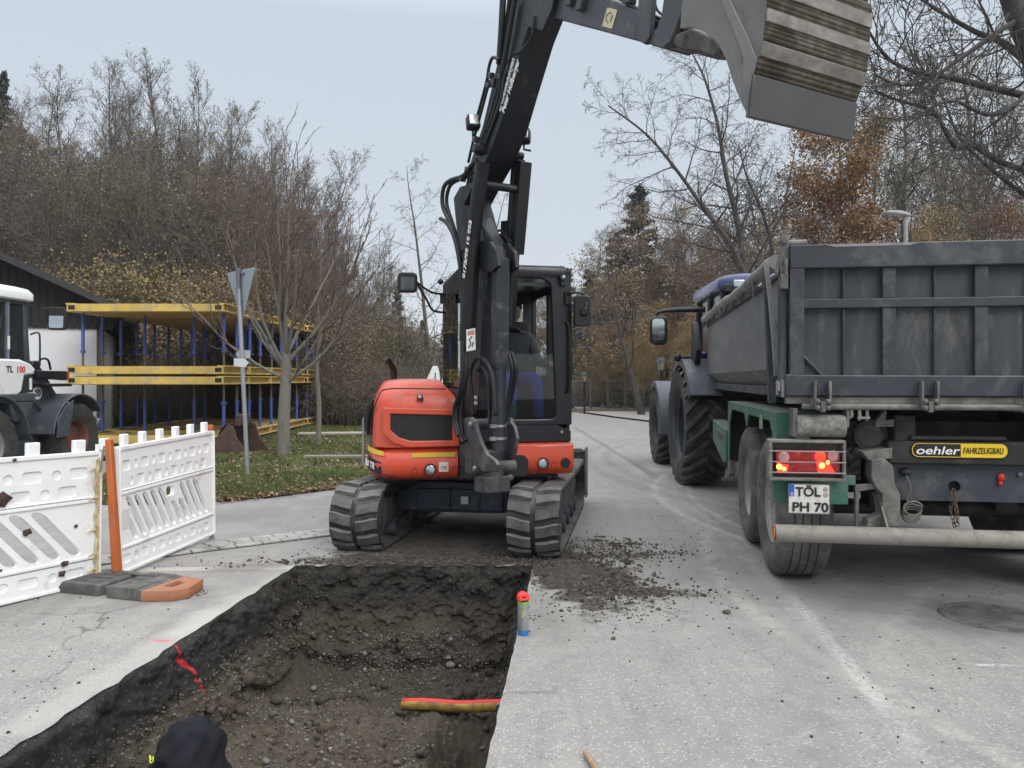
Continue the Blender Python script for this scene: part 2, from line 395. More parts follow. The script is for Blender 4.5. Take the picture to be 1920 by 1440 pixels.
    for args, col, k in (
        ((.52, 6.1, .50, 1.1, 14, 1.5, .35), soil, .95), ((.95, 5.6, .6, .16, -8, 1.2, .6), soil, .7),
        ((.95, 6.9, .35, .75, 20, 1.0, .8), (.11, .10, .085), .7),
        ((-.45, 7.2, 1.25, .95, 5, .6, .35), (.075, .064, .052), .92),
        ((-.1, 8.6, .9, 1.0, 0, .8, .5), (.07, .062, .052), .8),
        ((-.75, 6.62, 1.15, .34, 3, 1.2, .4), soil, .95), ((-.9, 6.42, .95, .18, 0, .8, .4), soil, .95), ((-2.2, 6.3, .5, .15, 10, .8, .6), (.12, .11, .1), .6),
        ((.2, 5.0, .25, .9, 4, 1.2, .9), (.18, .17, .155), .6),
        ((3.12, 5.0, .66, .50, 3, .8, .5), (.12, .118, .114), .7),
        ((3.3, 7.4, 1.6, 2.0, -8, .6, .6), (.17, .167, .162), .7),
        ((2.5, 12.5, .4, .5, 0, .6, .6), (.15, .15, .15), .5),
        ((1.15, 7.3, .5, 1.4, 5, .7, .8), (.40, .37, .33), .5),
        ((-3.4, 8.6, 1.4, .7, 25, .6, .7), (.17, .168, .165), .55),
        ((-1.15, 9.9, 2.0, 1.0, 10, .6, .7), (.15, .148, .145), .5)):
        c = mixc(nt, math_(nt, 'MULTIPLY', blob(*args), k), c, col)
    def arc(cx, cy, r_, w, x0, x1):
        dx = math_(nt, 'SUBTRACT', X, cx); dy = math_(nt, 'SUBTRACT', Y, cy); rr_ = math_(nt, 'SQRT', math_(nt, 'ADD', math_(nt, 'MULTIPLY', dx, dx), math_(nt, 'MULTIPLY', dy, dy)))
        rr_ = math_(nt, 'ADD', rr_, math_(nt, 'MULTIPLY', wob, .12)); f = ramp(nt, math_(nt, 'ABSOLUTE', math_(nt, 'SUBTRACT', rr_, r_)), w * 1.8, w * .5)
        return math_(nt, 'MULTIPLY', f, math_(nt, 'MULTIPLY', math_(nt, 'MULTIPLY', ramp(nt, X, x0, x0 + .3), ramp(nt, X, x1, x1 - .3)), ramp(nt, tex_noise(nt, co, 9, 4), .35, .55)))
    for args, col, k in (((9.0, 9.6, 7.1, .04, 1.4, 2.6), (.47, .455, .42), .55), ((9.4, 9.2, 7.1, .03, 1.6, 3.0), (.47, .455, .42), .5), ((12, 14, 10.6, .10, .8, 3.2), (.16, .157, .15), .45), ((12.2, 14, 10.4, .08, 1.0, 3.4), (.17, .166, .16), .4), ((8.5, 5.5, 6.9, .05, 1.2, 2.4), (.44, .42, .385), .45), ((-6, 3, 6.2, .10, -3.5, -.8), (.19, .185, .175), .35), ((7, 1.5, 6.0, .12, .9, 3.2), (.19, .187, .18), .4), ((7.4, 1.5, 6.0, .05, 1.2, 3.4), (.46, .45, .42), .2)):
        c = mixc(nt, math_(nt, 'MULTIPLY', arc(*args), k), c, col)
    # fine cracks
    v2 = N(nt, 'ShaderNodeTexVoronoi', feature='DISTANCE_TO_EDGE'); v2.inputs['Scale'].default_value = .42
    ad = N(nt, 'ShaderNodeVectorMath', operation='ADD'); nt.links.new(co, ad.inputs[0])
    nv = N(nt, 'ShaderNodeTexNoise'); nv.inputs['Scale'].default_value = 1.4; nv.inputs['Detail'].default_value = 6; nt.links.new(co, nv.inputs['Vector']); nt.links.new(nv.outputs['Color'], ad.inputs[1]); nt.links.new(ad.outputs[0], v2.inputs['Vector'])
    cr = math_(nt, 'MULTIPLY', ramp(nt, v2.outputs['Distance'], .006, .002), ramp(nt, tex_noise(nt, co, .5, 2), .5, .6))
    c = mixc(nt, math_(nt, 'MULTIPLY', cr, .55), c, (.06, .058, .055))
    nt.links.new(c, b.inputs['Base Color']); b.inputs['Roughness'].default_value = .88; b.inputs['Specular IOR Level'].default_value = .35
    h = math_(nt, 'ADD', math_(nt, 'MULTIPLY', vo.outputs['Distance'], -.5), math_(nt, 'ADD', math_(nt, 'MULTIPLY', fine, .8), math_(nt, 'MULTIPLY', mid, .8)))
    bump(nt, b, h, .55, .004); return m
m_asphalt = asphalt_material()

def soil_material():
    m, nt, b = newmat('excavated_soil')
    co = N(nt, 'ShaderNodeTexCoord').outputs['Object']
    sp = N(nt, 'ShaderNodeSeparateXYZ'); nt.links.new(co, sp.inputs[0]); X, Y, Z = sp.outputs
    n1 = tex_noise(nt, co, 5, 8, .7); n2 = tex_noise(nt, co, 28, 6, .75); n3 = tex_noise(nt, co, 130, 4, .7)
    brown = mixc(nt, ramp(nt, n1, .3, .7), (.085, .070, .052), (.165, .140, .106))
    brown = mixc(nt, math_(nt, 'MULTIPLY', ramp(nt, n2, .35, .65), .6), brown, (.062, .051, .039))
    top = mixc(nt, ramp(nt, n2, .3, .75), (.016, .016, .016), (.062, .059, .054))
    zz = math_(nt, 'ADD', Z, math_(nt, 'MULTIPLY', math_(nt, 'SUBTRACT', tex_noise(nt, co, 3.2, 6, .7), .5), .22))
    c = mixc(nt, ramp(nt, zz, -.36, -.27), brown, top)
    crust = ramp(nt, math_(nt, 'ADD', Z, math_(nt, 'MULTIPLY', math_(nt, 'SUBTRACT', tex_noise(nt, co, 9, 6, .7), .5), .06)), -.065, -.045)
    c = mixc(nt, math_(nt, 'MULTIPLY', crust, .75), c, mixc(nt, ramp(nt, n3, .4, .7), (.040, .039, .037), (.15, .145, .135)))
    # damp dark fill towards the far end
    fy = math_(nt, 'ADD', Y, math_(nt, 'MULTIPLY', math_(nt, 'SUBTRACT', n1, .5), 1.4))
    c = mixc(nt, math_(nt, 'MULTIPLY', ramp(nt, fy, 5.0, 5.9), .6), c, (.034, .029, .024))
    # pale line of mortar crumbs where road base meets soil on the near left
    vo = N(nt, 'ShaderNodeTexVoronoi'); vo.inputs['Scale'].default_value = 55; nt.links.new(co, vo.inputs['Vector'])
    cs = N(nt, 'ShaderNodeSeparateXYZ'); nt.links.new(vo.outputs['Color'], cs.inputs[0])
    fl = math_(nt, 'MULTIPLY', ramp(nt, cs.outputs[0], .72, .78), ramp(nt, vo.outputs['Distance'], .4, .2))
    c = mixc(nt, math_(nt, 'MULTIPLY', fl, .55), c, (.21, .19, .16))
    c = mixc(nt, math_(nt, 'MULTIPLY', ramp(nt, n3, .6, .75), .3), c, (.19, .17, .14))
    # red spray running down the left wall
    yy = math_(nt, 'ADD', Y, math_(nt, 'MULTIPLY', Z, .28))
    yy = math_(nt, 'ADD', yy, math_(nt, 'MULTIPLY', math_(nt, 'SUBTRACT', n1, .5), .10))
    sl = math_(nt, 'MULTIPLY', ramp(nt, math_(nt, 'ABSOLUTE', math_(nt, 'SUBTRACT', yy, 4.50)), .013, .006), ramp(nt, X, -1.72, -1.78))
    sl = math_(nt, 'MULTIPLY', sl, math_(nt, 'MULTIPLY', ramp(nt, Z, -.42, -.22), ramp(nt, n2, .36, .5)))
    c = mixc(nt, math_(nt, 'MULTIPLY', sl, .9), c, (.72, .05, .06))
    nt.links.new(c, b.inputs['Base Color']); b.inputs['Roughness'].default_value = .95; b.inputs['Specular IOR Level'].default_value = .25
    h = math_(nt, 'ADD', n2, math_(nt, 'MULTIPLY', n3, .5)); bump(nt, b, h, .9, .02); return m
m_soil = soil_material()
m_verge = mat('leaf_strewn_verge', (.075, .085, .03), .95, var=.35, vs=1.5, dirt=(.09, .065, .04), da=.6, ds=1.2, bs=30, ba=.6)
m_gravel_ground = mat('pale_gravel', (.33, .31, .28), .95, var=.15, vs=2, dirt=(.2, .18, .15), da=.3, ds=4, bs=60, ba=.5)
m_hill = mat('leaf_litter_slope', (.050, .042, .028), .95, var=.5, vs=1.0, dirt=(.085, .055, .028), da=.5, ds=1.4, bs=12, ba=.8)

def sheet(name, outer, holes, z, m, kind='structure', thick=0):
    loops = [outer] + holes
    me = plate_mesh(name, loops, 0, m, Matrix.Translation((0, 0, z)))
    bm = bmesh.new(); bm.from_mesh(me); bmesh.ops.recalc_face_normals(bm, faces=bm.faces)
    if sum(f.normal.z for f in bm.faces) < 0: bmesh.ops.reverse_faces(bm, faces=bm.faces)
    bm.to_mesh(me); bm.free()
    return tag(link(name, me), kind=kind)

road_poly = [(-22, -6), (22, -6), (22, 15), (11, 19), (6.6, 23.5), (5.0, 27), (3.9, 31), (3.0, 35), (1.5, 37.5), (-8, 41), (-12, 39), (-4, 33), (-1.6, 27), (-1.1, 20), (-1.4, 15), (-1.7, 12.5)] + \
    [(-2.15, 11.25), (-2.6, 10.6), (-3.15, 10.0), (-3.75, 9.62), (-4.6, 9.45), (-6, 9.4), (-6.6, 10.5), (-6.5, 16.5), (-10, 17.2), (-22, 17)]
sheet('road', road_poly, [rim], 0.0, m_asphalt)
sheet('ground', [(-300, -40), (300, -40), (300, 400), (-300, 400)], [[(-3.2, .3), (.9, .3), (.9, 7), (-3.2, 7)]], -0.05, m_hill)
sheet('gravel_verge', [(22, 15.5), (60, 15.5), (60, 60), (4, 60), (3.2, 36.5), (4.2, 31.4), (5.4, 27.2), (7.0, 23.8), (11.2, 19.4)], [], 0.01, m_gravel_ground)
grass_poly = [(-2.15, 11.25), (-2.6, 10.6), (-3.15, 10.0), (-3.75, 9.62), (-4.6, 9.45), (-6, 9.4), (-6.6, 10.5), (-6.5, 16.5), (-10, 17.2), (-14, 17.2), (-14, 30), (-3.2, 31), (-1.6, 27), (-1.1, 20), (-1.4, 15), (-1.7, 12.5)]
sheet('verge', grass_poly, [], 0.012, m_verge)

# ---- trench bowl: steep walls, rubble floor
def floor_z(x, y):
    v = (y - 3.0) / 3.4
    z = np.interp(y, [.9, 3.3, 3.75, 4.1, 4.8, 5.02, 5.12, 5.26, 5.40, 5.9, 6.38], [-1.42, -1.42, -1.1, -.74, -.68, -.685, -.71, -.72, -.82, -.74, -.60])
    # pit against the right edge in front of the pipe
    if 3.2 < y < 5.1: z -= .35 * max(0, min(1, (x + .50) / .2)) * max(0, min(1, (5.06 - y) / .2))
    # left talus
    t = (x - left_edge(y)) / .55
    z += max(0, 1 - t) ** 1.5 * (.16 if y < 4.8 else .22)
    k = 1 - .8 * math.exp(-((y - 5.2) / .22) ** 2) * (x > -.9)
    z += k * (.06 * noise.noise(Vector((x * 1.8, y * 1.8, 0))) + .05 * noise.noise(Vector((x * 4.5, y * 4.5, 5))))
    if y > 5.4: z += .05 * noise.noise(Vector((x * 3, y * 3, 8)))
    return z
NA, NB = 270, 500
def ramp_side(t, steep):                                # t in 0..1 along the grid; returns (position 0..1, wall factor)
    e_ = .17
    if t < e_: q = t / e_; return steep * q, q
    if t > 1 - e_: q = (1 - t) / e_; return 1 - steep * q, q
    return steep + (1 - 2 * steep) * (t - e_) / (1 - 2 * e_), 1.0
vs = []; 
for j in range(NB + 1):
    b_, wb = ramp_side(j / NB, .030)
    if wb > 1: wb = 1
    yrow = TY0 + (TY1 + .0 - TY0) * b_
    for i in range(NA + 1):
        y = yrow
        a_, wa = ramp_side(i / NA, .035)
        x = left_edge(y) * (1 - a_) + right_edge(y) * a_
        w = min(wa, wb)
        fz = floor_z(x, y)
        z = fz * w
        if w > 0:
            p = Vector((x, y, z)); k = min(1, w * 6)
            n1 = noise.noise(p * 3.1); n2 = noise.noise(p * 9); n3 = noise.noise(p * 27); n4 = noise.noise(p * 70)
            if w < 1:
                d = (.07 * n1 + .060 * n2 + .034 * n3 + .018 * n4) * k + (.03 * max(0, noise.noise(Vector((p.x * 2, p.y * 2, p.z * 9)))) * k)
                if wa < wb: x += d * (1 if a_ < .5 else -1) - (.05 * k * (w if a_ < .5 else -w)) * 0
                else: y += d - .0
                z += .012 * n3 * k
                # undercut of the soil below the paving crust
                if wa < wb and a_ < .5: x += .10 * w
                if wb <= wa and b_ > .5: y -= .22 * w * w * (.3 if 0 else 1)
            else:
                y -= .22 * max(0, (b_ - .93) / .04) if b_ > .93 else 0
                z += .040 * n2 + .030 * n3 + .016 * n4 + .05 * max(0, noise.noise(p * 13) - .15)
        x += edge_noise(0 if a_ < .5 else 2, y, .034 if a_ < .5 else .01) * (1 - min(1, w * 8)) if wa < wb else 0
        if w == 0:                                      # tuck the rim just under the paving edge
            if wa == 0: x += -.03 if a_ < .5 else .03
            if wb == 0: y += -.03 if b_ < .5 else .05
            z = -.002
        vs.append((x, y, z))
fs = [(j * (NA + 1) + i, j * (NA + 1) + i + 1, (j + 1) * (NA + 1) + i + 1, (j + 1) * (NA + 1) + i) for j in range(NB) for i in range(NA)]
me = bpy.data.meshes.new('trench'); me.from_pydata(vs, [], fs); me.materials.append(m_soil); finish(me, 180)
tag(link('trench_earth', me), kind='structure')
trench_v = vs

# ---- loose stones
def ico(sub=1):
    bm = bmesh.new(); bmesh.ops.create_icosphere(bm, subdivisions=sub, radius=1)
    v = np.array([p.co[:] for p in bm.verts]); f = np.array([[q.index for q in fc.verts] for fc in bm.faces]); bm.free(); return v, f
IV, IF = ico(1)
rng = np.random.default_rng(4)
def rotm(n):
    q = rng.normal(size=(n, 4)); q /= np.linalg.norm(q, axis=1)[:, None]; w, x, y, z = q.T
    return np.stack([1 - 2 * (y * y + z * z), 2 * (x * y - z * w), 2 * (x * z + y * w), 2 * (x * y + z * w), 1 - 2 * (x * x + z * z), 2 * (y * z - x * w), 2 * (x * z - y * w), 2 * (y * z + x * w), 1 - 2 * (x * x + y * y)], 1).reshape(-1, 3, 3)
def np_mesh(name, V, Fc, mats, smooth=True, mi=None):
    me = bpy.data.meshes.new(name); k = Fc.shape[1]
    me.vertices.add(len(V)); me.vertices.foreach_set('co', V.astype(np.float32).ravel())
    me.loops.add(Fc.size); me.loops.foreach_set('vertex_index', Fc.astype(np.int32).ravel())
    me.polygons.add(len(Fc)); me.polygons.foreach_set('loop_start', np.arange(0, Fc.size, k, dtype=np.int32))
    for m in (mats if isinstance(mats, (list, tuple)) else [mats]): me.materials.append(m)
    if mi is not None: me.polygons.foreach_set('material_index', mi.astype(np.int32))
    me.update(calc_edges=True); me.validate()
    if smooth: me.polygons.foreach_set('use_smooth', np.ones(len(Fc), bool))
    return me
def stones_mesh(name, P, S, mats):
    n = len(P); sc = rng.uniform(.55, 1.25, (n, 1, 3)); jit = rng.uniform(.82, 1.15, (n, len(IV), 1))
    V = IV[None] * jit * sc * S[:, None, None]; V = np.einsum('nvi,nji->nvj', V, rotm(n)); V[:, :, 2] *= .75; V += P[:, None]
    Fc = (IF[None] + (np.arange(n) * len(IV))[:, None, None]).reshape(-1, 3)
    mi = np.repeat(rng.integers(0, len(mats), n), len(IF))
    return np_mesh(name, V.reshape(-1, 3), Fc, mats, False, mi)
m_st = [mat('grey_pebble', (.17, .165, .155), .85, var=.3, vs=20), mat('dark_pebble', (.085, .078, .07), .9, var=.3, vs=20), mat('brown_pebble', (.17, .14, .105), .9, var=.3, vs=20), mat('soil_clod', (.085, .069, .052), .95, var=.3, vs=30), mat('pale_pebble', (.27, .26, .24), .8, var=.2, vs=20)]
m_sd = mat('dark_spoil_clod', (.042, .036, .029), .95, var=.4, vs=30)
TV = np.array(trench_v).reshape(NB + 1, NA + 1, 3)
sel = TV[int(NB * .35):NB - 62, 30:NA - 10].reshape(-1, 3); sel = sel[np.array([noise.noise(Vector(q) * 1.7) + .5 * noise.noise(Vector(q) * 5) > rng.uniform(-.55, .25) for q in sel[:, :]])]
NS = 30000
idx = rng.choice(len(sel), NS); S = .0025 + .0085 * rng.random(NS) ** 2.2
big = rng.choice(NS, 900, False); S[big] = .010 + .016 * rng.random(900) ** 2
cut = noise
P = sel[idx] + rng.normal(0, .008, (NS, 3)); P[:, 2] = sel[idx][:, 2] + S * .2
wl = TV[int(NB * .3):NB - 60, 12:42].reshape(-1, 3); wl = wl[wl[:, 2] < -.25]; i2 = rng.choice(len(wl), 6000); S2 = .0025 + .009 * rng.random(6000) ** 2
P = np.concatenate([P, wl[i2]]); S = np.concatenate([S, S2])
tag(link('pebbles', stones_mesh('pebbles', P, S, [m_st[0], m_st[1], m_st[2], m_st[3], m_st[3], m_st[2], m_st[1], m_st[2], m_st[0]])), kind='stuff')
# clods of soil along the walls and floor
nc = 420; ci = rng.choice(len(sel), nc); Pc = sel[ci] + rng.normal(0, .02, (nc, 3)) * [1, 1, 0]; Sc = .018 + .05 * rng.random(nc) ** 3
wi = rng.choice(len(wl), 160); Pc = np.concatenate([Pc, wl[wi]]); Sc = np.concatenate([Sc, .015 + .03 * rng.random(160) ** 2])
ci2 = [ground_at_early for ground_at_early in []]
px_ = rng.uniform(-.72, -.02, 46); Pc = np.concatenate([Pc, np.stack([px_, 5.155 + rng.normal(0, .03, 46), np.full(46, -.715)], 1)]); Sc = np.concatenate([Sc, rng.uniform(.012, .034, 46)])
px_ = rng.uniform(-.78, -.38, 60); Pc = np.concatenate([Pc, np.stack([px_, 5.175 + rng.normal(0, .02, 60), np.full(60, -.695)], 1)]); Sc = np.concatenate([Sc, rng.uniform(.014, .030, 60)])
clo = stones_mesh('soil_clods', Pc, Sc, [m_soil]); clo.polygons.foreach_set('use_smooth', [True] * len(clo.polygons)); tag(link('soil_clods', clo), kind='stuff')
# spoil crumbs on the road beside and beyond the trench
Pn = []; Sn = []
def crumbs(n, cx, cy, rx, ry, a, s0, s1, z=0):
    t = rng.normal(size=(n, 2)) * .5; ca, sa = math.cos(R(a)), math.sin(R(a))
    x = cx + t[:, 0] * rx * ca - t[:, 1] * ry * sa; y = cy + t[:, 0] * rx * sa + t[:, 1] * ry * ca
    ok = ~((y < TY1 + .02) & (y > TY0) & (x < -.106 + .085 * (y - 3.06) + .03) & (x > -2.2)); x, y = x[ok], y[ok]
    s = s0 + (s1 - s0) * rng.random(len(x)) ** 3; Pn.append(np.stack([x, y, z + s * .35], 1)); Sn.append(s)
crumbs(2600, .55, 6.15, .42, .85, 14, .004, .020); crumbs(160, .6, 6.0, .5, .8, 14, .016, .034); crumbs(700, .95, 5.6, .55, .14, -8, .003, .016); crumbs(500, 1.15, 6.75, .5, .12, 10, .003, .014); crumbs(900, 1.0, 6.9, .5, .5, 0, .003, .014); crumbs(500, .55, 5.2, .7, .5, 0, .003, .012)
crumbs(1800, -.4, 6.9, 1.2, .5, 5, .003, .014); crumbs(1600, -.9, 6.5, 1.4, .16, 3, .004, .02); crumbs(260, -2.15, 5.55, .32, .1, 20, .004, .012)
crumbs(420, -2.05, 4.6, .12, 2.6, -5, .003, .012); crumbs(350, 2.2, 6.5, 4, 3, 0, .003, .010); crumbs(300, -2.6, 4.6, 1.3, 2.2, 0, .003, .009); crumbs(160, 1.6, 4.2, 1.6, 1.2, 0, .003, .009)
tag(link('spoil_crumbs', stones_mesh('spoil_crumbs', np.concatenate(Pn), np.concatenate(Sn), [m_st[1], m_sd, m_sd, m_st[3], m_st[1]])), kind='stuff')
# spoil mound beside the trench, low heap
def mound(name, cx, cy, rx, ry, h, a, seed):
    n = 60; vv, ff = [], []
    for j in range(n + 1):
        for i in range(n + 1):
            u, v = 2 * i / n - 1, 2 * j / n - 1; r = math.hypot(u, v)
            x0 = u * rx; y0 = v * ry; x = cx + x0 * math.cos(R(a)) - y0 * math.sin(R(a)); y = cy + x0 * math.sin(R(a)) + y0 * math.cos(R(a))
            q = Vector((x * 4, y * 4, seed))
            z = h * max(0, 1 - r) * (.7 + noise.noise(q)) + .020 * noise.noise(q * 3) + .012 * noise.noise(q * 9) - .016 - .03 * max(0, r - .55)
            lim = right_edge(y) + .012
            if y < TY1 + .02 and x < lim: x = lim; z = min(z, .004)
            vv.append((x, y, z))
    ff = [(j * (n + 1) + i, j * (n + 1) + i + 1, (j + 1) * (n + 1) + i + 1, (j + 1) * (n + 1) + i) for j in range(n) for i in range(n)]
    me = bpy.data.meshes.new(name); me.from_pydata(vv, [], ff); me.materials.append(m_mud2); finish(me, 180); return tag(link(name, me), kind='stuff')
m_mud2 = mat('spoil_earth', (.040, .034, .027), .95, var=.5, vs=14, dirt=(.09, .08, .068), da=.3, ds=16, bs=60, ba=.8)
mound('soil_heap', .45, 6.15, .50, .9, .055, 14, 1.0); mound('soil_heap', -.35, 6.95, 1.0, .5, .035, 4, 2.0); mound('soil_heap', .95, 7.3, .4, .5, .03, 30, 5.0)
# single cobbles one can pick out on the trench floor
def ground_at(px, py):                                  # march the pixel ray to the trench surface
    best = None
    for k in range(400):
        Y = 3.3 + k * .008; p = W(px, py, Y)
        x0, x1 = left_edge(Y), right_edge(Y)
        if p.z < floor_z(p.x, Y) + .02: return Vector((p.x, Y, floor_z(p.x, Y)))
    return None
spots = [(845, 1245, .05), (588, 1288, .035), (655, 1238, .026), (740, 1235, .02), (718, 1272, .02), (640, 1375, .026), (575, 1385, .03), (620, 1400, .022), (905, 1400, .03), (790, 1375, .022),
         (500, 1425, .04), (735, 1335, .02), (560, 1330, .018), (700, 1415, .02), (760, 1360, .018), (480, 1370, .02), (665, 1350, .022), (800, 1330, .02), (900, 1330, .02), (610, 1180, .03), (860, 1170, .018), (690, 1395, .022)]
grp = 'rounded cobbles lying on the trench floor'
for k, (px, py, s) in enumerate(spots):
    p = ground_at(px, py)
    if p is None: continue
    o = link('stone', stones_mesh('stone', np.array([[0, 0, 0.]]), np.array([s]), [m_st[[0, 2, 0, 4][k % 4]]]), loc=p + Vector((0, 0, s * .3)))
    finish(o.data, 180); sd = o.modifiers.new('sub', 'SUBSURF'); sd.levels = 1; sd.render_levels = 2
    tag(o, 'large greyish oval cobble standing proud on the trench floor' if k == 0 else 'grey brown rounded cobble lying loose on the trench floor', 'stone', grp)

# ---- dished cobble gutter across the road on the left
gut = tag(bpy.data.objects.new('gutter', None), kind='structure'); C.objects.link(gut)
m_cobble = mat('granite_sett', (.36, .35, .33), .85, var=.25, vs=6, dirt=(.13, .125, .12), da=.3, bs=60, ba=.4)
m_joint = mat('dark_joint_grit', (.045, .042, .038), .95, var=.3)
gx0, gy0 = G(360, 1038); gx1, gy1 = G(612, 1006); gd = Vector((gx1 - gx0, gy1 - gy0)).normalized(); gn = Vector((-gd.y, gd.x))
g0 = Vector((gx0, gy0)) - gd * 4.2; L = 6.7
b = MB(); q = [g0 - gn * .02, g0 + gd * L - gn * .02, g0 + gd * L + gn * .37, g0 + gn * .37]
b._add([(p.x, p.y, .004) for p in q], [(0, 1, 2, 3)]); b.build('joint_bed', m_joint, gut)
for row in range(3):
    t = random.uniform(0, .1)
    while t < L - .3:
        w = random.uniform(.15, .24); c0 = g0 + gd * (t + w / 2) + gn * (.055 + row * .118)
        b = MB(Matrix.Translation((c0.x, c0.y, .006)) @ Matrix.Rotation(math.atan2(gd.y, gd.x) + random.uniform(-.03, .03), 4, 'Z') @ Matrix.Rotation(random.uniform(-.03, .03), 4, 'X'))
        b.box((0, 0, 0), (w - .014, .104, .022)); b.build('cobblestone', m_cobble, gut, bevel=.006); t += w
# manhole patch on the right
mh = tag(MB().lathe([(.0, .004), (.27, .004), (.275, .008), (.30, .008), (.31, 0)], (3.12, 5.0, .001), (0, 0, 1), 40).build('manhole_cover', mat('cast_iron_cover', (.075, .072, .068), .8, var=.4, vs=12, dirt=(.17, .165, .155), da=.5, ds=8, bs=60, ba=.6)), 'round dusty manhole cover set in the dark patch of asphalt', 'manhole cover')

# ---- hills behind both verges
def hill_z(x, y):
    l = max(0, min(1, (-x - 5.5) / 9)) ; l = l * l * (3 - 2 * l)
    f = max(0, min(1, (y - 25) / 22)); f = f * f * (3 - 2 * f)
    r = max(0, min(1, (x - 6) / 10)); fr = max(0, min(1, (y - 30) / 26))
    return 8.5 * l * f + 4 * r * fr + .25 * noise.noise(Vector((x * .2, y * .2, 0))) * f
vv = []; nx, ny = 120, 70
for j in range(ny + 1):
    for i in range(nx + 1):
        x = -90 + 180 * i / nx; y = 24 + 110 * j / ny; vv.append((x, y, hill_z(x, y) - (.12 if hill_z(x, y) < .05 else 0)))
ff = [(j * (nx + 1) + i, j * (nx + 1) + i + 1, (j + 1) * (nx + 1) + i + 1, (j + 1) * (nx + 1) + i) for j in range(ny) for i in range(nx)]
me = bpy.data.meshes.new('hill'); me.from_pydata(vv, [], ff); me.materials.append(m_hill); finish(me, 180); tag(link('hill', me), kind='structure')

# ---- grass blades and fallen leaves on the verge
m_grass = mat('grass_blade', (.085, .125, .030), .8, var=.4, vs=.9, dirt=(.17, .15, .06), da=.45, ds=2, ba=0)
m_leafs = [mat('fallen_leaf_brown', (.16, .085, .045), .8, var=.4, vs=3, ba=0), mat('fallen_leaf_tan', (.30, .20, .11), .8, var=.3, vs=3, ba=0), mat('fallen_leaf_rust', (.12, .05, .028), .8, var=.3, vs=3, ba=0)]
def inpoly(x, y, poly):
    r = np.zeros(len(x), bool); n = len(poly)
    for i in range(n):
        (x0, y0), (x1, y1) = poly[i], poly[(i + 1) % n]
        c = ((y0 > y) != (y1 > y)); r ^= c & (x < (x1 - x0) * (y - y0) / ((y1 - y0) if y1 != y0 else 1e-9) + x0)
    return r
def quads(P, S, aspect=.6, flat=.0):
    n = len(P); base = np.array([[-.5, 0, 0], [0, -.5 * aspect, .06], [.5, 0, 0], [0, .5 * aspect, .06]])
    Rm = rotm(n)
    if flat > 0:
        a = rng.uniform(0, 6.28, n); t = rng.normal(0, flat, (n, 2)); Rm = np.zeros((n, 3, 3)); Rm[:, 0, 0] = np.cos(a); Rm[:, 1, 0] = np.sin(a); Rm[:, 0, 1] = -np.sin(a); Rm[:, 1, 1] = np.cos(a); Rm[:, 2, 0] = t[:, 0]; Rm[:, 2, 1] = t[:, 1]; Rm[:, 2, 2] = 1
    V = np.einsum('vi,nji->nvj', base, Rm) * S[:, None, None] + P[:, None]
    return V.reshape(-1, 3), np.arange(4 * n).reshape(-1, 4)
n = 110000; x = rng.uniform(-8, -1, n); y = 9.3 + 16 * rng.random(n) ** 1.7; ok = inpoly(x, y, grass_poly); x, y = x[ok], y[ok]
dens = np.array([noise.noise(Vector((a * .7, b_ * .7, 1))) for a, b_ in zip(x, y)]); ok = (dens > -.25) | (rng.random(len(x)) < .35); x, y, dens = x[ok], y[ok], dens[ok]; n = len(x)
a = rng.uniform(0, 6.28, n); h = rng.uniform(.025, .085, n) * (1 + .6 * np.clip(dens, -.5, 1)); w = .004 + .0006 * y / 2
b0 = np.stack([x, y, np.full(n, .01)], 1); d = np.stack([np.cos(a), np.sin(a), 0 * a], 1); ln = np.stack([rng.normal(0, .4, n) * h, rng.normal(0, .4, n) * h, h], 1)
V = np.stack([b0 - d * w[:, None], b0 + d * w[:, None], b0 + ln], 1).reshape(-1, 3)
tag(link('grass', np_mesh('grass', V, np.arange(3 * n).reshape(-1, 3), m_grass, False)), kind='stuff')
n = 9000; x = rng.uniform(-9, -1, n); y = 9.3 + 17 * rng.random(n) ** 1.4; ok = inpoly(x, y, grass_poly); x, y = x[ok], y[ok]
ex = rng.uniform(0, 1, 500); i_ = rng.integers(0, 5, 500); gp = np.array(grass_poly[:6]); e1 = gp[i_] * (1 - ex[:, None]) + gp[i_ + 1] * ex[:, None] + rng.normal(0, .09, (500, 2))
x = np.concatenate([x, e1[:, 0]]); y = np.concatenate([y, e1[:, 1]]); n = len(x)
V, Fq = quads(np.stack([x, y, .03 + .03 * rng.random(n)], 1), rng.uniform(.03, .085, n), .7, .35)
tag(link('fallen_leaves', np_mesh('fallen_leaves', V, Fq, m_leafs, False, rng.integers(0, 3, len(Fq)))), kind='stuff')
# ================================================================ EXCAVATOR
EX = (-0.40, 7.95)
ex = thing('excavator', 'orange red compact excavator with black cab and raised bucket straddling the trench end', 'excavator', (EX[0], EX[1], 0))
TOEX = Matrix.Translation((-EX[0], -EX[1], 0))
UC = Frame(-0.39, 7.95, -9.5); HF = Frame(-0.40, 7.95, 12); BF = Frame(-0.20, 6.75, 30)
UM, HM, BM = [TOEX @ f.mat() for f in (UC, HF, BF)]
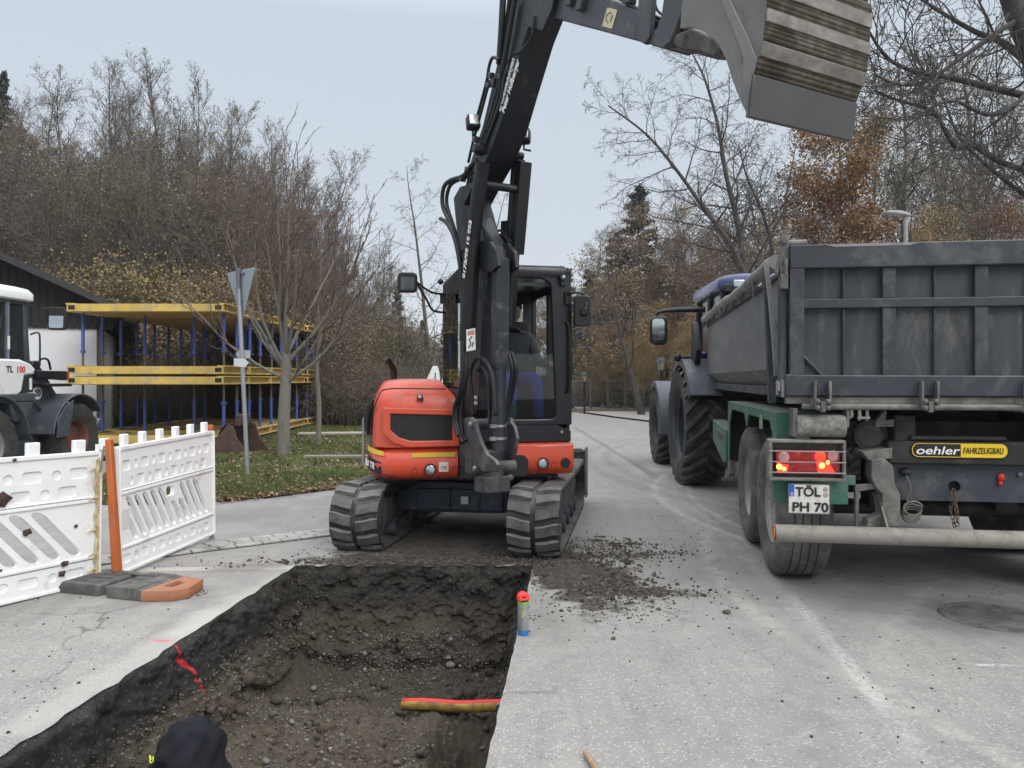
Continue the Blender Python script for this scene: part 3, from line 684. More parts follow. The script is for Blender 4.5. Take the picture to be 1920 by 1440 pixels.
# ---- undercarriage: rubber tracks
def track_path(n=84, hl=1.25, r0=.285, r1=.27, z0=.29, c=.19):
    """closed loop in (y,z), front idler at -hl"""
    pts = []
    for i in range(14): a = R(90 + 180 * i / 13); pts.append((-hl + r0 * math.cos(a), z0 + r0 * math.sin(a)))
    for i in range(1, 24): pts.append((-hl + 2 * hl * i / 24, z0 - r0 + (r0 - r1) * i / 24))
    for i in range(14): a = R(-90 + 180 * i / 13); pts.append((hl + r1 * math.cos(a), z0 + r1 * math.sin(a)))
    for i in range(1, 24):
        t = i / 24; pts.append((hl - 2 * hl * t, z0 + r1 + (r0 - r1) * t - .018 * math.sin(math.pi * t)))
    return [(y + c, z) for y, z in pts]
def resample(p, n):
    P = np.array(p + [p[0]]); d = np.r_[0, np.cumsum(np.linalg.norm(np.diff(P, axis=0), axis=1))]; t = np.linspace(0, d[-1], n, endpoint=False)
    return np.stack([np.interp(t, d, P[:, 0]), np.interp(t, d, P[:, 1])], 1)
def rubber_track(cx, wd=.45):
    P = resample(track_path(), 144); n = len(P); b = MB(UM)
    T = np.roll(P, -1, 0) - np.roll(P, 1, 0); T /= np.linalg.norm(T, axis=1)[:, None]; Nn = np.stack([-T[:, 1], T[:, 0]], 1) * -1
    vs, fs = [], []
    for i in range(n):
        for x, o in ((-wd / 2, -.026), (-wd / 2, 0), (wd / 2, 0), (wd / 2, -.026)):
            q = P[i] + Nn[i] * o; vs.append((cx + x, q[0], q[1]))
    for i in range(n):
        j = (i + 1) % n
        for k in range(4): fs.append((i * 4 + k, i * 4 + (k + 1) % 4, j * 4 + (k + 1) % 4, j * 4 + k))
    b._add(vs, fs); b.mi = 1
    for i in range(0, n, 3):                          # lugs: two staggered rows
        for side in (-1, 1):
            ii = (i + (1 if side > 0 else 0)) % n
            p, t, nn = P[ii], T[ii], Nn[ii]; rows = []
            xin, xout = .022 * side, (wd / 2 - .004) * side
            for x, sl, hh in ((xin, .022, .022), (xin + side * .07, .012, .030), (xout - side * .05, -.010, .030), (xout, -.014, .018)):
                for s_, o in ((-.050, 0), (-.041, hh), (.041, hh), (.050, 0)):
                    q = p + t * (s_ + sl) + nn * (o - .002); rows.append((cx + x, q[0], q[1]))
            f = []
            for k in range(3):
                for m in range(3): f.append((k * 4 + m, k * 4 + m + 1, k * 4 + m + 5, k * 4 + m + 4))
            f += [(0, 1, 2, 3), (12, 15, 14, 13)]
            b._add(rows, f)
    b.build('rubber_track', [m_rubber, m_lug], ex, smooth=30)
    fr = MB(UM); sgn = 1 if cx > 0 else -1
    fr.bx(cx - .13, cx + .13, -.86, 1.22, .17, .43); fr.bx(cx - .10, cx + .10, -.95, -.8, .22, .38)
    for y in (-.62, -.2, .22, .64, 1.02): fr.cyl((cx - .17, y, .12), (cx + .17, y, .12), .085, n=18)
    fr.cyl((cx - .05, 0, .50), (cx + .05, 0, .50), .05)
    fr.build('track_frame', mat_track_frame, ex, bevel=.01)
    idl = MB(UM)
    for s_ in (-1, 1):
        idl.lathe([(.02, 0), (.07, .0), (.075, .02), (.13, .012), (.20, .02), (.225, .03), (.24, .0), (.24, -.06)], (cx + s_ * .10, -1.06, .29), (s_, 0, 0), 36)
        idl.lathe([(.02, .03), (.06, .03), (.08, .015), (.15, .01), (.2, .0), (.235, -.01), (.235, -.06)], (cx + s_ * .10, 1.44, .29), (s_, 0, 0), 36)
    idl.build('idler_wheel', mat_track_frame, ex)
mat_track_frame = mat('dusty_track_frame', (.035, .04, .05), .6, var=.3, dirt=(.15, .145, .135), da=.5, ds=4)
m_navy = mat('navy_chassis_paint', (.016, .023, .04), .5, var=.3, dirt=(.10, .095, .09), da=.25, ds=4)
rubber_track(-.795); rubber_track(.795)
b = MB(UM)                                            # cross frame and turntable base
b.prism([(-.62, .30), (-.34, .27), (.34, .27), (.62, .30), (.62, .44), (.40, .56), (-.40, .56), (-.62, .44)], 'y', -.62, .62)
b.bx(-.42, .42, -.66, .66, .30, .50); b.bx(-.105, -.085, -.68, -.6, .28, .52); b.bx(.185, .205, -.68, -.6, .28, .52)
b.build('cross_frame', m_navy, ex, bevel=.008)
MB(UM).lathe([(.0, .0), (.50, .0), (.50, .06), (.46, .07), (.46, .1), (0, .1)], (0, 0, .555), (0, 0, 1), 48).build('turntable', m_black, ex)
MB(UM).box((.055, -.684, .40), (.075, .006, .075)).build('anchor_plate', m_steel, ex, bevel=.004)
b = MB(UM)                                            # dozer blade folded at the back
prof = [(1.80, .10), (1.86, .10), (1.90, .25), (1.89, .45), (1.85, .64), (1.80, .66), (1.83, .5), (1.84, .25)]
b.prism(prof, 'x', -1.03, 1.03)
for x in (-1.03, 1.03): b.bx(x - .012, x + .012, 1.74, 1.92, .08, .70)
b.bx(-1.03, 1.03, 1.76, 1.82, .64, .67); b.box((.93, 1.77, .66), (.1, .05, .05))
b.build('dozer_blade', mat('grey_blade_steel', (.18, .19, .185), .6, var=.25, dirt=(.09, .08, .07), da=.4, ds=4), ex, bevel=.004)
b = MB(UM)
for x in (-.33, .33): b.prism([(.5, .30), (.5, .42), (1.8, .38), (1.8, .22)], 'x', x - .05, x + .05)
b.tube([(.62, 1.35, .62), (.60, 1.2, .55), (.50, 1.1, .47)], .018); b.build('blade_arm', m_rough_steel, ex, bevel=.006)

# ---- upper body (house frame: y negative faces the viewer)
def hood_shell(mats_name='engine_hood'):
    # rounded body from sections at z levels: plan outline shrinks and rounds off towards the top
    def plan(z):
        t = max(0, (z - .86) / .68)
        fx = -1.055 + .03 * t + (.10 * max(0, (t - .62) / .38) ** 2.2 if t > .62 else 0)
        fy = -.93 + .035 * t + (.17 * max(0, (t - .6) / .4) ** 2 if t > .6 else 0)
        rr = .24 + .02 * t
        return fx, fy, rr
    secs = []
    zs = [.93, .95, 1.05, 1.15, 1.25, 1.33, 1.40, 1.45, 1.49, 1.52, 1.54, 1.548]
    for z in zs:
        fx, fy, rr = plan(z); pts = []
        if z > 1.53: fx += .05; fy += .09
        if z > 1.545: fx += .10; fy += .16
        for i in range(9):
            a = R(180 + 90 * i / 8); pts.append((fx + rr + rr * math.cos(a), fy + rr + rr * math.sin(a)))
        top = max(0, (z - 1.36) / .19)
        pts += [(-.285 - .16 * top, fy), (-.285 - .16 * top, .5), (-.35 - .1 * top, .85), (-.7, .98), (fx + .1, .75)]
        secs.append([(x, y, z) for x, y in pts])
    return secs
def loft(b, secs, cap0=True, cap1=True):
    n = len(secs[0]); v = [p for s_ in secs for p in s_]; f = []
    for j in range(len(secs) - 1):
        for i in range(n): f.append((j * n + i, j * n + (i + 1) % n, (j + 1) * n + (i + 1) % n, (j + 1) * n + i))
    if cap0: f.append(tuple(reversed(range(n))))
    if cap1: f.append(tuple(range((len(secs) - 1) * n, len(secs) * n)))
    return b._add(v, f)
b = MB(HM); loft(b, hood_shell()); b.build('engine_hood', m_red, ex, bevel=.006, smooth=50)
# skirt / counterweight ring left of the boom
def skirt(x0, x1, z0, z1, front, r, bulge=.02):
    secs = []
    for z in np.linspace(z0, z1, 7):
        t = (z - z0) / (z1 - z0); o = -.05 * max(0, (.18 - t) / .18) + bulge * math.sin(math.pi * min(1, t * 1.1)) - .05 * max(0, (t - .78) / .22) * (1 if bulge > 0 else 0)
        pts = []
        for i in range(9):
            a = R(180 + 90 * i / 8); pts.append((x0 - o + r + r * math.cos(a), front - o + r + r * math.sin(a)))
        pts += [(x1, front - o), (x1, .0), (x1, .8), (-.7, 1.02), (x0 - o + .1, .78)]
        secs.append([(x, y, z) for x, y in pts])
    return secs
b = MB(HM); loft(b, skirt(-1.065, -.29, .645, .925, -.94, .26)); b.build('front_skirt', m_red, ex, bevel=.008, smooth=60)
# skirt under the cab
b = MB(HM); b.prism([(-.93, .70), (-.955, .74), (-.955, .84), (-.94, .935), (-.90, .95), (.6, .95), (.6, .66), (-.88, .66)], 'x', .16, .80)
b.prism([(-.60, .68), (-.60, .95), (.6, .95), (.6, .68)], 'x', -.28, .16); b.build('cab_skirt', m_red, ex, bevel=.012)
MB(HM).prism([(.17, .655), (.34, .655), (.36, .70), (.36, .80), (.32, .845), (.17, .85)], 'y', -.958, -.90).build('swing_opening', m_grille, ex)
# floor frame
MB(HM).bx(-.95, .70, -.75, .85, .615, .66).build('slew_frame', m_black, ex)
# hood details
def onfront(x, z, y): return HM @ Vector((x, y, z))
def hood_y(z):
    t = (z - .86) / .68; return -.93 + .035 * t + (.17 * max(0, (t - .6) / .4) ** 2 if t > .6 else 0)
gz = [( -.905, 1.245), (-.335, 1.225), (-.335, .985), (-.72, .985), (-.83, 1.02), (-.905, 1.09)]
gr = [(x, z) for x, z in gz]
def front_plate(name, loop, thick, mt, off, par=None, tiltz=1.1, bevel=.0):
    Y0 = hood_y(tiltz) + off - .05 * tiltz
    return link(name, plate_mesh(name, [loop] if not isinstance(loop[0][0], (list, tuple)) else loop, thick, mt, HM @ axes((0, Y0, 0), (1, 0, 0), (0, .05, 1)), bevel), par or ex)
ys = .05                                              # hood front leans back a little
frame_out = [(-.955, 1.285), (-.295, 1.262), (-.292, .945), (-.74, .943), (-.875, .985), (-.957, 1.07)]
front_plate('grille_surround', [frame_out, gr], .03, m_red, -.006, bevel=.008)
front_plate('grille', gr, .01, m_grille, -.004)
for k in range(26): pass
b = MB(HM @ axes((0, hood_y(1.1) - .009 - .055, 0), (1, 0, 0), (0, .05, 1)))
for k in range(24):
    x = -.89 + k * .0235; zl = .99 if x > -.72 else .99 + (-.72 - x) * .5
    b.box((x, (zl + 1.228) / 2, .004), (.004, 1.228 - zl, .008))
b.build('grille_ribs', mat('grille_rib', (.03, .032, .035), .5), ex)
# cover seam
b = MB(HM); b.tube([(-1.06, -.62, 1.08), (-1.04, -.72, 1.25), (-.985, -.86, 1.42), (-.93, -.905, 1.455), (-.80, -.885, 1.462), (-.40, -.88, 1.455)], .006, 6, 4); b.tube([(-1.06, -.62, 1.08), (-1.066, -.70, .93)], .006, 6); b.build('cover_seam', m_black, ex)
b = MB(HM); b.lathe([(0, 0), (.022, 0), (.026, .02), (.026, .05), (.0, .05)], (-.635, -.885, 1.385), (0, -1, .1), 20); b.box((-.61, -.92, 1.365), (.014, .02, .03)); b.build('lock_cap', m_black, ex)
MB(HM).lathe([(0, .052), (.014, .054), (.02, .05)], (-.635, -.885, 1.385), (0, -1, .1), 16).build('lock_face', m_steel, ex)
# black rubber side corner of the hood
b = MB(HM); b.tube([(-1.02, -.55, 1.36), (-1.05, -.50, 1.28), (-1.068, -.46, 1.15), (-1.07, -.44, 1.02)], [.02, .05, .055, .03], 10, 4); b.build('corner_bumper', m_black, ex)
# reflective strips, badge, lights on the skirt
def skirt_pt(u, z, off=.004):
    """u: metres along the skirt outline from the right end going left and round the corner"""
    r, x0, fr = .26, -1.065, -.94; o = .02 + off; L1 = (-.29) - (x0 + r)
    if u < L1: return Vector((-.29 - u, fr - o, z))
    a = (u - L1) / r; a = min(a, math.pi / 2)
    return Vector((x0 + r - (r + o) * math.sin(a), fr + r - (r + o) * math.cos(a), z))
def strip(name, u0, u1, z0, z1, mt, off=.004, n=14, z0b=None, z1b=None):
    b = MB(HM); vs = []
    for i in range(n + 1):
        t = i / n; u = u0 + (u1 - u0) * t
        za, zb = z0 + ((z0b if z0b is not None else z0) - z0) * t, z1 + ((z1b if z1b is not None else z1) - z1) * t
        vs += [skirt_pt(u, za, off), skirt_pt(u, zb, off)]
    b._add(vs, [(2 * i, 2 * i + 2, 2 * i + 3, 2 * i + 1) for i in range(n)]); b.build(name, mt, ex, smooth=180)
strip('reflective_strip', .03, .42, .845, .885, m_yellow_tape, .002)
strip('reflective_strip', .66, .93, .86, .90, m_yellow_tape, .006, z0b=.90, z1b=.955)
strip('badge_panel', .68, .93, .69, .80, m_black, .006, z0b=.74, z1b=.88)
p = skirt_pt(.745, .73, .012); q = skirt_pt(.72, .73, .012); d = (q - p).normalized()
text('badge_lettering', '80 TR', .075, m_white_letter, ex, HM @ axes(skirt_pt(.90, .765, .030), skirt_pt(.72, .735, .030) - skirt_pt(.90, .765, .030), (0, 0, 1)), bold=.002, sx=.95)
for x, z, y in ((-.545, .735, -.965), (.50, .765, -.957)):
    b = MB(HM); b.lathe([(.055, -.01), (.055, .012), (.045, .012), (.043, .0)], (x, y, z), (0, -1, 0), 28); b.build('light_ring', m_black, ex)
    b = MB(HM); b.lathe([(0, .006), (.02, .008), (.044, .0)], (x, y, z), (0, -1, 0), 24); b.build('work_light', m_lens, ex)
b = MB(HM)
for x, z, y in ((-.685, .735, -.962), (-.325, .745, -.962), (.60, .76, -.956)):
    b.lathe([(0, .003), (.012, .003), (.014, -.002), (.024, .004), (.028, 0)], (x, y, z), (0, -1, 0), 20)
b.build('bolt_boss', mat('red_boss', (.42, .045, .03), .5), ex)
MB(HM).lathe([(0, .004), (.045, .004), (.048, 0)], (.715, -.955, .765), (0, -1, 0), 28).build('round_vent', m_grille, ex)
b = MB(HM); b.box((-.425, -.9635, .755), (.085, .004, .088)); b.build('sticker', mat('worn_sticker', (.68, .66, .60), .6, dirt=(.55, .12, .08), da=.3, ds=30), ex)
text('sticker_lettering', '172', .04, mat('red_print', (.4, .04, .03), .6), ex, HM @ axes((-.455, -.9665, .735), (1, 0, 0), (0, 0, 1)), bold=.001)
b = MB(HM); b.tube([(-.80, .30, 1.45), (-.80, .30, 1.62), (-.83, .27, 1.70), (-.88, .22, 1.76)], [.035, .035, .033, .03], 12, 4); b.build('exhaust_pipe', m_black, ex)
b = MB(HM); b.tube([(-1.12, -.30, .72), (-1.12, -.30, 1.17)], .014); b.tube([(-1.12, -.30, 1.16), (-1.03, -.22, 1.16)], .014); b.tube([(-1.12, -.30, .9), (-1.03, -.24, .9)], .012); b.build('hand_rail', m_galv, ex)

# ---- cab
cx0, cx1, cy0, cy1, cz0, cz1 = -.25, .79, -.88, .55, .955, 2.60
b = MB(HM)                                            # floor, lower front, rear panel
b.bx(cx0, cx1, cy0, cy1, cz0, 1.0)
b.prism([(cx0 + .3, cz0), (cx1, cz0), (cx1, 1.06), (.60, 1.135), (cx0 + .3, 1.135)], 'y', cy0 - .006, cy0 + .06)
b.bx(cx0, cx1, cy1 - .05, cy1, cz0, 1.45); b.bx(cx0, cx0 + .05, cy0 + .25, cy1, cz0, 1.45); b.bx(cx0, .06, cy0 + .02, cy0 + .08, cz0, 1.28)
b.build('cab_lower_panel', m_cab, ex, bevel=.01)
# front frame as a plate with a rounded opening
out = [(cx0, cz0 + .17), (cx1 - .002, cz0 + .17), (cx1, 2.2), (cx1 - .01, 2.50), (cx1 - .05, 2.585), (cx1 - .10, 2.60), (cx0 + .08, 2.60), (cx0, 2.5)]
hole = rrect(-.14, .655, 1.16, 2.50, .07, 5); hole = [(x if z < 2.3 or x < .3 else x - .10 * ((z - 2.3) / .2) ** 1.5, z) for x, z in hole]
link('windscreen_frame', plate_mesh('windscreen_frame', [out, hole], .05, m_cab, HM @ axes((0, cy0 + .02, 0), (1, 0, 0), (0, 0, 1)), .008), ex)
b = MB(HM)                                            # pillars and roof
for x, y in ((cx0 + .025, cy1 - .03), (cx1 - .025, cy1 - .03), (cx1 - .025, -.18)): b.bx(x - .028, x + .028, y - .03, y + .03, 1.0, 2.52); b.build('cab_pillar', m_cab, ex, bevel=.012); b = MB(HM)
b.bx(cx0, cx0 + .045, cy0 + .04, cy0 + .10, 1.0, 2.55)
b.build('cab_pillar', m_cab, ex, bevel=.012)
b = MB(HM)
secs = []
for z, o in ((2.50, .0), (2.555, .012), (2.59, .0), (2.61, -.06), (2.618, -.16)):
    secs.append([(x, y, z) for x, y in rrect(cx0 - o, cx1 + o, cy0 - .02 - o, cy1 + o, .08, 4)])
loft(b, secs); b.build('cab_roof', m_cab, ex, smooth=40)
b = MB(HM)                                            # rear frame with window opening, interior back wall
b.bx(cx0, cx1, cy1 - .05, cy1, 2.38, 2.55); b.bx(cx0 + .05, cx0 + .16, cy1 - .05, cy1, 1.4, 2.5); b.bx(cx0 + .2, cx0 + .62, cy1 - .045, cy1 - .005, 1.4, 2.5); b.bx(cx1 - .14, cx1 - .05, cy1 - .05, cy1, 1.4, 2.5); b.build('rear_cab_frame', m_cab, ex)
def pane(name, cs, mt):
    b = MB(HM); b._add(cs, [(0, 1, 2, 3)]); o = b.build(name, mt, ex, smooth=0); return o
fy = cy0 + .035
pane('lower_windscreen', [(-.14, fy - .012, 1.15), (.66, fy - .012, 1.15), (.66, fy - .012, 1.78), (-.14, fy - .012, 1.78)], m_glass_dark)
link('window_gasket', plate_mesh('window_gasket', [rrect(-.145, .66, 1.14, 2.5, .07, 5), rrect(-.128, .642, 1.16, 2.485, .06, 5)], .02, m_black, HM @ axes((0, fy - .02, 0), (1, 0, 0), (0, 0, 1))), ex)
pane('side_window', [(cx0 - .002, cy0 + .10, 1.47), (cx0 - .002, cy1 - .06, 1.47), (cx0 - .002, cy1 - .06, 2.42), (cx0 - .002, cy0 + .10, 2.42)], m_glass)
pane('rear_window', [(cx0 + .62, cy1 - .02, 1.45), (cx1 - .14, cy1 - .02, 1.45), (cx1 - .14, cy1 - .02, 2.38), (cx0 + .62, cy1 - .02, 2.38)], m_glass)
pane('door_window', [(cx1 + .0, cy0 + .08, 1.4), (cx1 + .0, -.2, 1.4), (cx1 + .0, -.2, 2.45), (cx1 + .0, cy0 + .08, 2.45)], m_glass)
b = MB(HM); b.bx(cx1 - .03, cx1 + .002, cy0 + .05, cy1, 1.0, 1.4); b.bx(cx1 - .03, cx1, cy0 + .05, cy1, 2.42, 2.52); b.bx(cx0, cx0 + .03, cy0 + .09, cy1, 2.42, 2.52); b.bx(cx0, cx0 + .03, -.2, -.15, 1.45, 2.45); b.build('side_frame', m_cab, ex)
b = MB(HM); b.bx(-.10, .62, fy + .05, fy + .07, 2.43, 2.46); b.build('inner_rail', mat('grey_rail', (.16, .19, .18), .4), ex)
b = MB(HM); b.bx(.43, .64, cy1 - .06, cy1 - .052, 1.90, 1.915); b.build('rear_window_bar', m_black, ex)
b = MB(HM); b.lathe([(0, 0), (.028, 0), (.035, .02), (.035, .06), (0, .06)], (.70, cy0 - .01, 2.50), (0, -1, 0), 20); b.box((.705, cy0 - .03, 2.44), (.05, .04, .03)); b.build('roof_lamp', m_black, ex)
MB(HM).lathe([(0, .062), (.03, .058)], (.70, cy0 - .01, 2.50), (0, -1, 0), 20).build('roof_lamp_lens', m_lens, ex)
b = MB(HM)                                            # grab handle on the right pillar
b.tube([(cx1 - .06, cy0 - .01, 1.42), (cx1 - .03, cy0 - .05, 1.5), (cx1 - .03, cy0 - .05, 2.0), (cx1 - .06, cy0 - .01, 2.08)], .013, 8, 4); b.build('grab_handle', m_black, ex)
MB(HM).lathe([(0, .006), (.012, .006), (.014, 0)], (.70, cy0 - .006, 1.05), (0, -1, 0), 14).build('cab_bolt', m_steel, ex)
# mirrors
def mirror(px, py, w, h, Y, arms, back=True):
    c = W(px, py, Y); cl = TOEX @ c; b = MB(TOEX)
    M = Matrix.Translation(c) @ Matrix.Rotation(R(6), 4, 'Z') @ Matrix.Rotation(R(90), 4, 'X')
    me = plate_mesh('mirror', [rrect(-w / 2, w / 2, -h / 2, h / 2, min(w, h) * .18, 4)], .035, m_black, TOEX @ M, .012)
    mo = link('mirror', me, ex)
    b2 = MB(TOEX)
    for a in arms: b2.tube([W(*q) for q in a], .011, 8, 5)
    if back: b2.lathe([(0, .03), (.03, .03), (.04, .0)], W(px + 4, py + 2, Y - .03), (0, -1, 0), 16)
    b2.build('mirror_arm', m_black, ex)
    return mo
mirror(764, 530, .16, .165, 7.2, [[(780, 528, 7.2), (800, 543, 7.3), (816, 550, 7.5), (835, 551, 7.7)], [(782, 532, 7.2), (800, 562, 7.3), (812, 582, 7.5), (835, 586, 7.7)]], False)
MB(TOEX).box(W(764, 531, 7.165), (.125, .004, .12)).build('mirror_glass', mat('dull_mirror_glass', (.10, .115, .12), .25, metal=.6, var=.4, vs=8), ex)
mirror(1091, 583, .13, .265, 7.15, [[(1064, 552, 7.2), (1075, 549, 7.15), (1092, 550, 7.15), (1099, 558, 7.15), (1099, 575, 7.12), (1094, 583, 7.1)]], True)
b = MB(TOEX); b.box(W(1064, 558, 7.22), (.04, .05, .12)); b.build('mirror_bracket', m_black, ex); b = MB(TOEX); b.box(W(830, 560, 7.75), (.05, .06, .1)); b.build('mirror_bracket', m_black, ex); b = MB(TOEX); b.sphere(W(826, 528, 7.7), .03, 8); b.build('mirror_bracket', m_black, ex)
# cab inside: seat, levers, floor
m_seat = mat('seat_fabric', (.03, .03, .035), .9)
b = MB(HM); b.bx(.22, .70, -.25, .22, 1.32, 1.46); b.build('seat_cushion', m_seat, ex, bevel=.04)
b = MB(HM); b.box((.46, .33, 1.80), (.46, .12, .75), (R(-8), 0, 0)); b.build('seat_back', m_seat, ex, bevel=.04)
b = MB(HM); b.bx(.66, .75, -.45, .25, 1.35, 1.58); b.tube([(.68, -.42, 1.56), (.68, -.46, 1.66)], .012); b.bx(-.12, -.02, -.4, .25, 1.35, 1.56); b.build('console', m_black, ex, bevel=.01)
MB(HM).sphere((.68, -.465, 1.70), .026, 8, (1, 1, 1.3)).build('joystick_knob', mat('maroon_knob', (.12, .012, .018), .4), ex)
b = MB(HM); b.bx(.0, .3, -.75, -.6, 1.0, 1.10); b.bx(.34, .44, -.78, -.55, 1.02, 1.08); b.box((.12, -.79, 1.22), (.3, .05, .22), (R(12), 0, 0)); b.build('pedal', mat('grey_interior_plastic', (.10, .12, .12), .6), ex, bevel=.02)

# ---- swing bracket, boom, arm and bucket (boom frame: x across, y negative outwards)
def bp(px, py, w): y, z = BF.onX(px, py, w); return y, z
def bplate(name, pts, w0, w1, mt, at=None, par=None, bevel=.006, **k):
    """outline traced on the plane x = at, built with real width w0..w1"""
    at = w0 if at is None else at
    poly = [bp(px, py, at) for px, py in pts]
    return MB(BM).prism(poly, 'x', w0, w1).build(name, mt, par or ex, bevel=bevel, **k)
BW = .135
bplate('lower_boom', [(850, 372), (862, 350), (880, 345), (893, 395), (905, 440), (916, 475), (913, 520), (905, 600), (900, 680), (896, 770), (872, 790), (866, 640), (872, 560), (860, 470)], -.085, .085, m_boom)
bplate('cylinder_lug', [(895, 400), (905, 395), (935, 452), (945, 470), (950, 495), (940, 512), (920, 505), (900, 560)], -.07, .05, m_boom, at=0)
b = MB(BM)
for w in (-.125, .045):
    poly = [bp(px - 0, py, -.04) for px, py in [(893, 470), (905, 452), (938, 455), (951, 472), (954, 500), (940, 512), (910, 505)]]; b.prism(poly, 'x', w - .02, w + .02); b.build('lug_plate', m_boom, ex, bevel=.004); b = MB(BM)
upper = [(868, 385), (872, 350), (883, 300), (905, 235), (934, 110), (958, 20), (985, -75), (1045, -75), (1010, 0), (1002, 22), (984, 70), (958, 160), (938, 232), (926, 266), (912, 300), (893, 335), (872, 378)]
bplate('upper_boom', upper, -BW, BW, m_boom, bevel=.008)
# left cylinder between the boom sections and its cover
def cyl3(b, a, c, r, w=0, n=18, r1=None):
    (ya, za), (yc, zc) = bp(a[0], a[1], w), bp(c[0], c[1], w); b.cyl((w, ya, za), (w, yc, zc), r, r1, n)
b = MB(BM); cyl3(b, (905, 305), (886, 450), .062, -.20); cyl3(b, (886, 450), (876, 640), .070, -.20); b.build('adjusting_cylinder', m_black, ex)
b = MB(BM)
for q in ((972, 292), (900, 345)):
    y, z = bp(*q, .20 if q[0] > 930 else -.2); b = MB(BM); b.cyl((-.24, y, z), (.24, y, z), .035); b.build('hinge_pin', m_boom, ex)
yA, zA = bp(970, 300, .19); yB, zB = bp(960, 478, .19); yC, zC = bp(952, 610, .19)
b = MB(BM); b.cyl((.20, yA, zA), (.20, yC, zC), .06, n=18); b.build('adjusting_cylinder', m_black, ex)
bplate('cylinder_cover', [(966, 300), (985, 303), (970, 477), (944, 475), (946, 415), (958, 414)], .15, .26, m_black, at=.19)
# lift cylinder with flat worn guard
y0, z0 = bp(938, 492, 0); y1, z1 = bp(938, 800, 0); y0 -= .07; y1 -= .07
b = MB(BM); dv = Vector((0, y1 - y0, z1 - z0)); ang = math.atan2(dv.y, -dv.z)
b.box((-.05, (y0 + y1) / 2 - .02, (zz := (bp(938, 488, 0)[1] + bp(938, 692, 0)[1]) / 2)), (.122, .10, abs(bp(938, 488, 0)[1] - bp(938, 692, 0)[1])), (R(1.5), 0, 0)); b.build('cylinder_guard', m_guard, ex, bevel=.008)
b = MB(BM); zt, zb_ = bp(938, 690, 0)[1], bp(938, 843, 0)[1]; b.cyl((-.05, y1, zt), (-.05, y1, zb_), .060, n=24); b.build('lift_cylinder', m_guard, ex)
b = MB(BM)
for py in (797, 820):
    z = bp(938, py, 0)[1]; b.cyl((-.05, y1, z - .010), (-.05, y1, z + .010), .065, n=24); b.box((-.125, y1 - .03, z), (.05, .03, .03))
b.build('hose_clamp', m_steel, ex)
# swing bracket
m_cast = mat('dusty_cast_bracket', (.05, .052, .057), .6, var=.25, dirt=(.15, .145, .135), da=.35, ds=5, dust=(.22, .21, .2))
bplate('bracket_plate', [(862, 795), (870, 784), (882, 782), (890, 790), (893, 806), (902, 832), (912, 852), (926, 862), (932, 872), (930, 885), (905, 884), (893, 872), (880, 860), (870, 840), (866, 820)], -.20, -.165, m_cast)
bplate('bracket_plate', [(955, 785), (966, 800), (971, 822), (966, 850), (955, 866), (935, 868), (930, 855), (945, 845), (954, 825), (956, 805)], .15, .185, m_cast, at=.165)
b = MB(BM); yc, zc = bp(928, 880, 0); yf, zf = bp(888, 795, -.18)
b.cyl((0, yc + .04, zc - .20), (0, yc + .04, zc + .05), .10, n=28); b.cyl((0, yc + .04, zc + .03), (0, yc + .04, zc + .085), .05, n=20)
b.cyl((-.20, yc, zc + .02), (.20, yc, zc + .02), .052, n=20); b.cyl((-.215, yf, zf), (.205, yf, zf), .045, n=20)
b.box((0, yc + .17, zc + .05), (.34, .16, .2)); b.box((0, yc + .05, zc - .13), (.26, .2, .14)); b.build('bracket_casting', m_cast, ex, bevel=.012)
b = MB(BM); b.lathe([(0, .012), (.022, .012), (.026, 0)], (-.215, yf, zf), (-1, 0, 0), 16); b.lathe([(0, .012), (.02, .012), (.024, 0)], (-.2, yc, zc + .02), (-1, 0, 0), 16); b.build('pin_end', m_steel, ex)
b = MB(BM); b.cyl((0, yc + .04, zc + .083), (0, yc + .04, zc + .088), .022, n=16); b.build('grease_cap', m_black, ex)
b = MB(HM)                                            # fixed front mount and swing cylinder
b.bx(-.28, .15, -.93, -.55, .64, .72); b.bx(-.28, -.20, -.93, -.6, .66, 1.0); b.bx(-.28, .15, -.70, -.55, .66, 1.1); b.cyl((-.05, -1.02, .60), (-.05, -1.02, .86), .09, n=24); b.bx(-.14, .04, -1.02, -.6, .62, .68); b.bx(-.14, .04, -1.02, -.6, .80, .86)
b.cyl((.02, -.98, .74), (.34, -.75, .76), .045, n=16); b.build('boom_mount', m_cast, ex, bevel=.01)
b = MB(BM); b.sphere((.16, yc + .10, zc - .02), .055, 8, (1.2, 1, .8)); b.sphere((.19, yc + .12, zc - .1), .05, 8, (1.3, 1, .7)); b.build('bracket_fitting', m_cast, ex)
# fork at the boom top, pin, stick
b = MB(BM)
for w in (-.11, .11):
    b.prism([bp(px, py, w) for px, py in [(984, -10), (1012, -90), (1062, -90), (1040, 20), (1022, 60), (990, 50)]], 'x', w - .028, w + .028)
b.build('boom_fork', m_boom, ex, bevel=.006)
m_stick = mat('slate_stick_paint', (.045, .049, .058), .42, var=.2, dirt=(.13, .12, .11), da=.2, ds=4)
SW = .095
bplate('dipper_arm', [(965, -60), (975, 10), (990, 21), (1060, 40), (1110, 53), (1170, 70), (1225, 84), (1262, 90), (1290, 84), (1300, 60), (1290, 48), (1262, 48), (1240, 40), (1180, 12), (1135, -6), (1060, -60)], -SW, SW, m_stick, bevel=.008)
b = MB(BM)
for q, r in (((984, 2), .055), ((1240, 73), .05), ((1300, 78), .045)):
    y, z = bp(*q, -SW); b.cyl((-SW - .045, y, z), (SW + .045, y, z), r, n=20)
y, z = bp(1210, 55, -.1); b.cyl((-.15, y, z), (.15, y, z), .05, n=18); b.build('arm_pin', m_cast, ex, bevel=.004)
b = MB(BM)
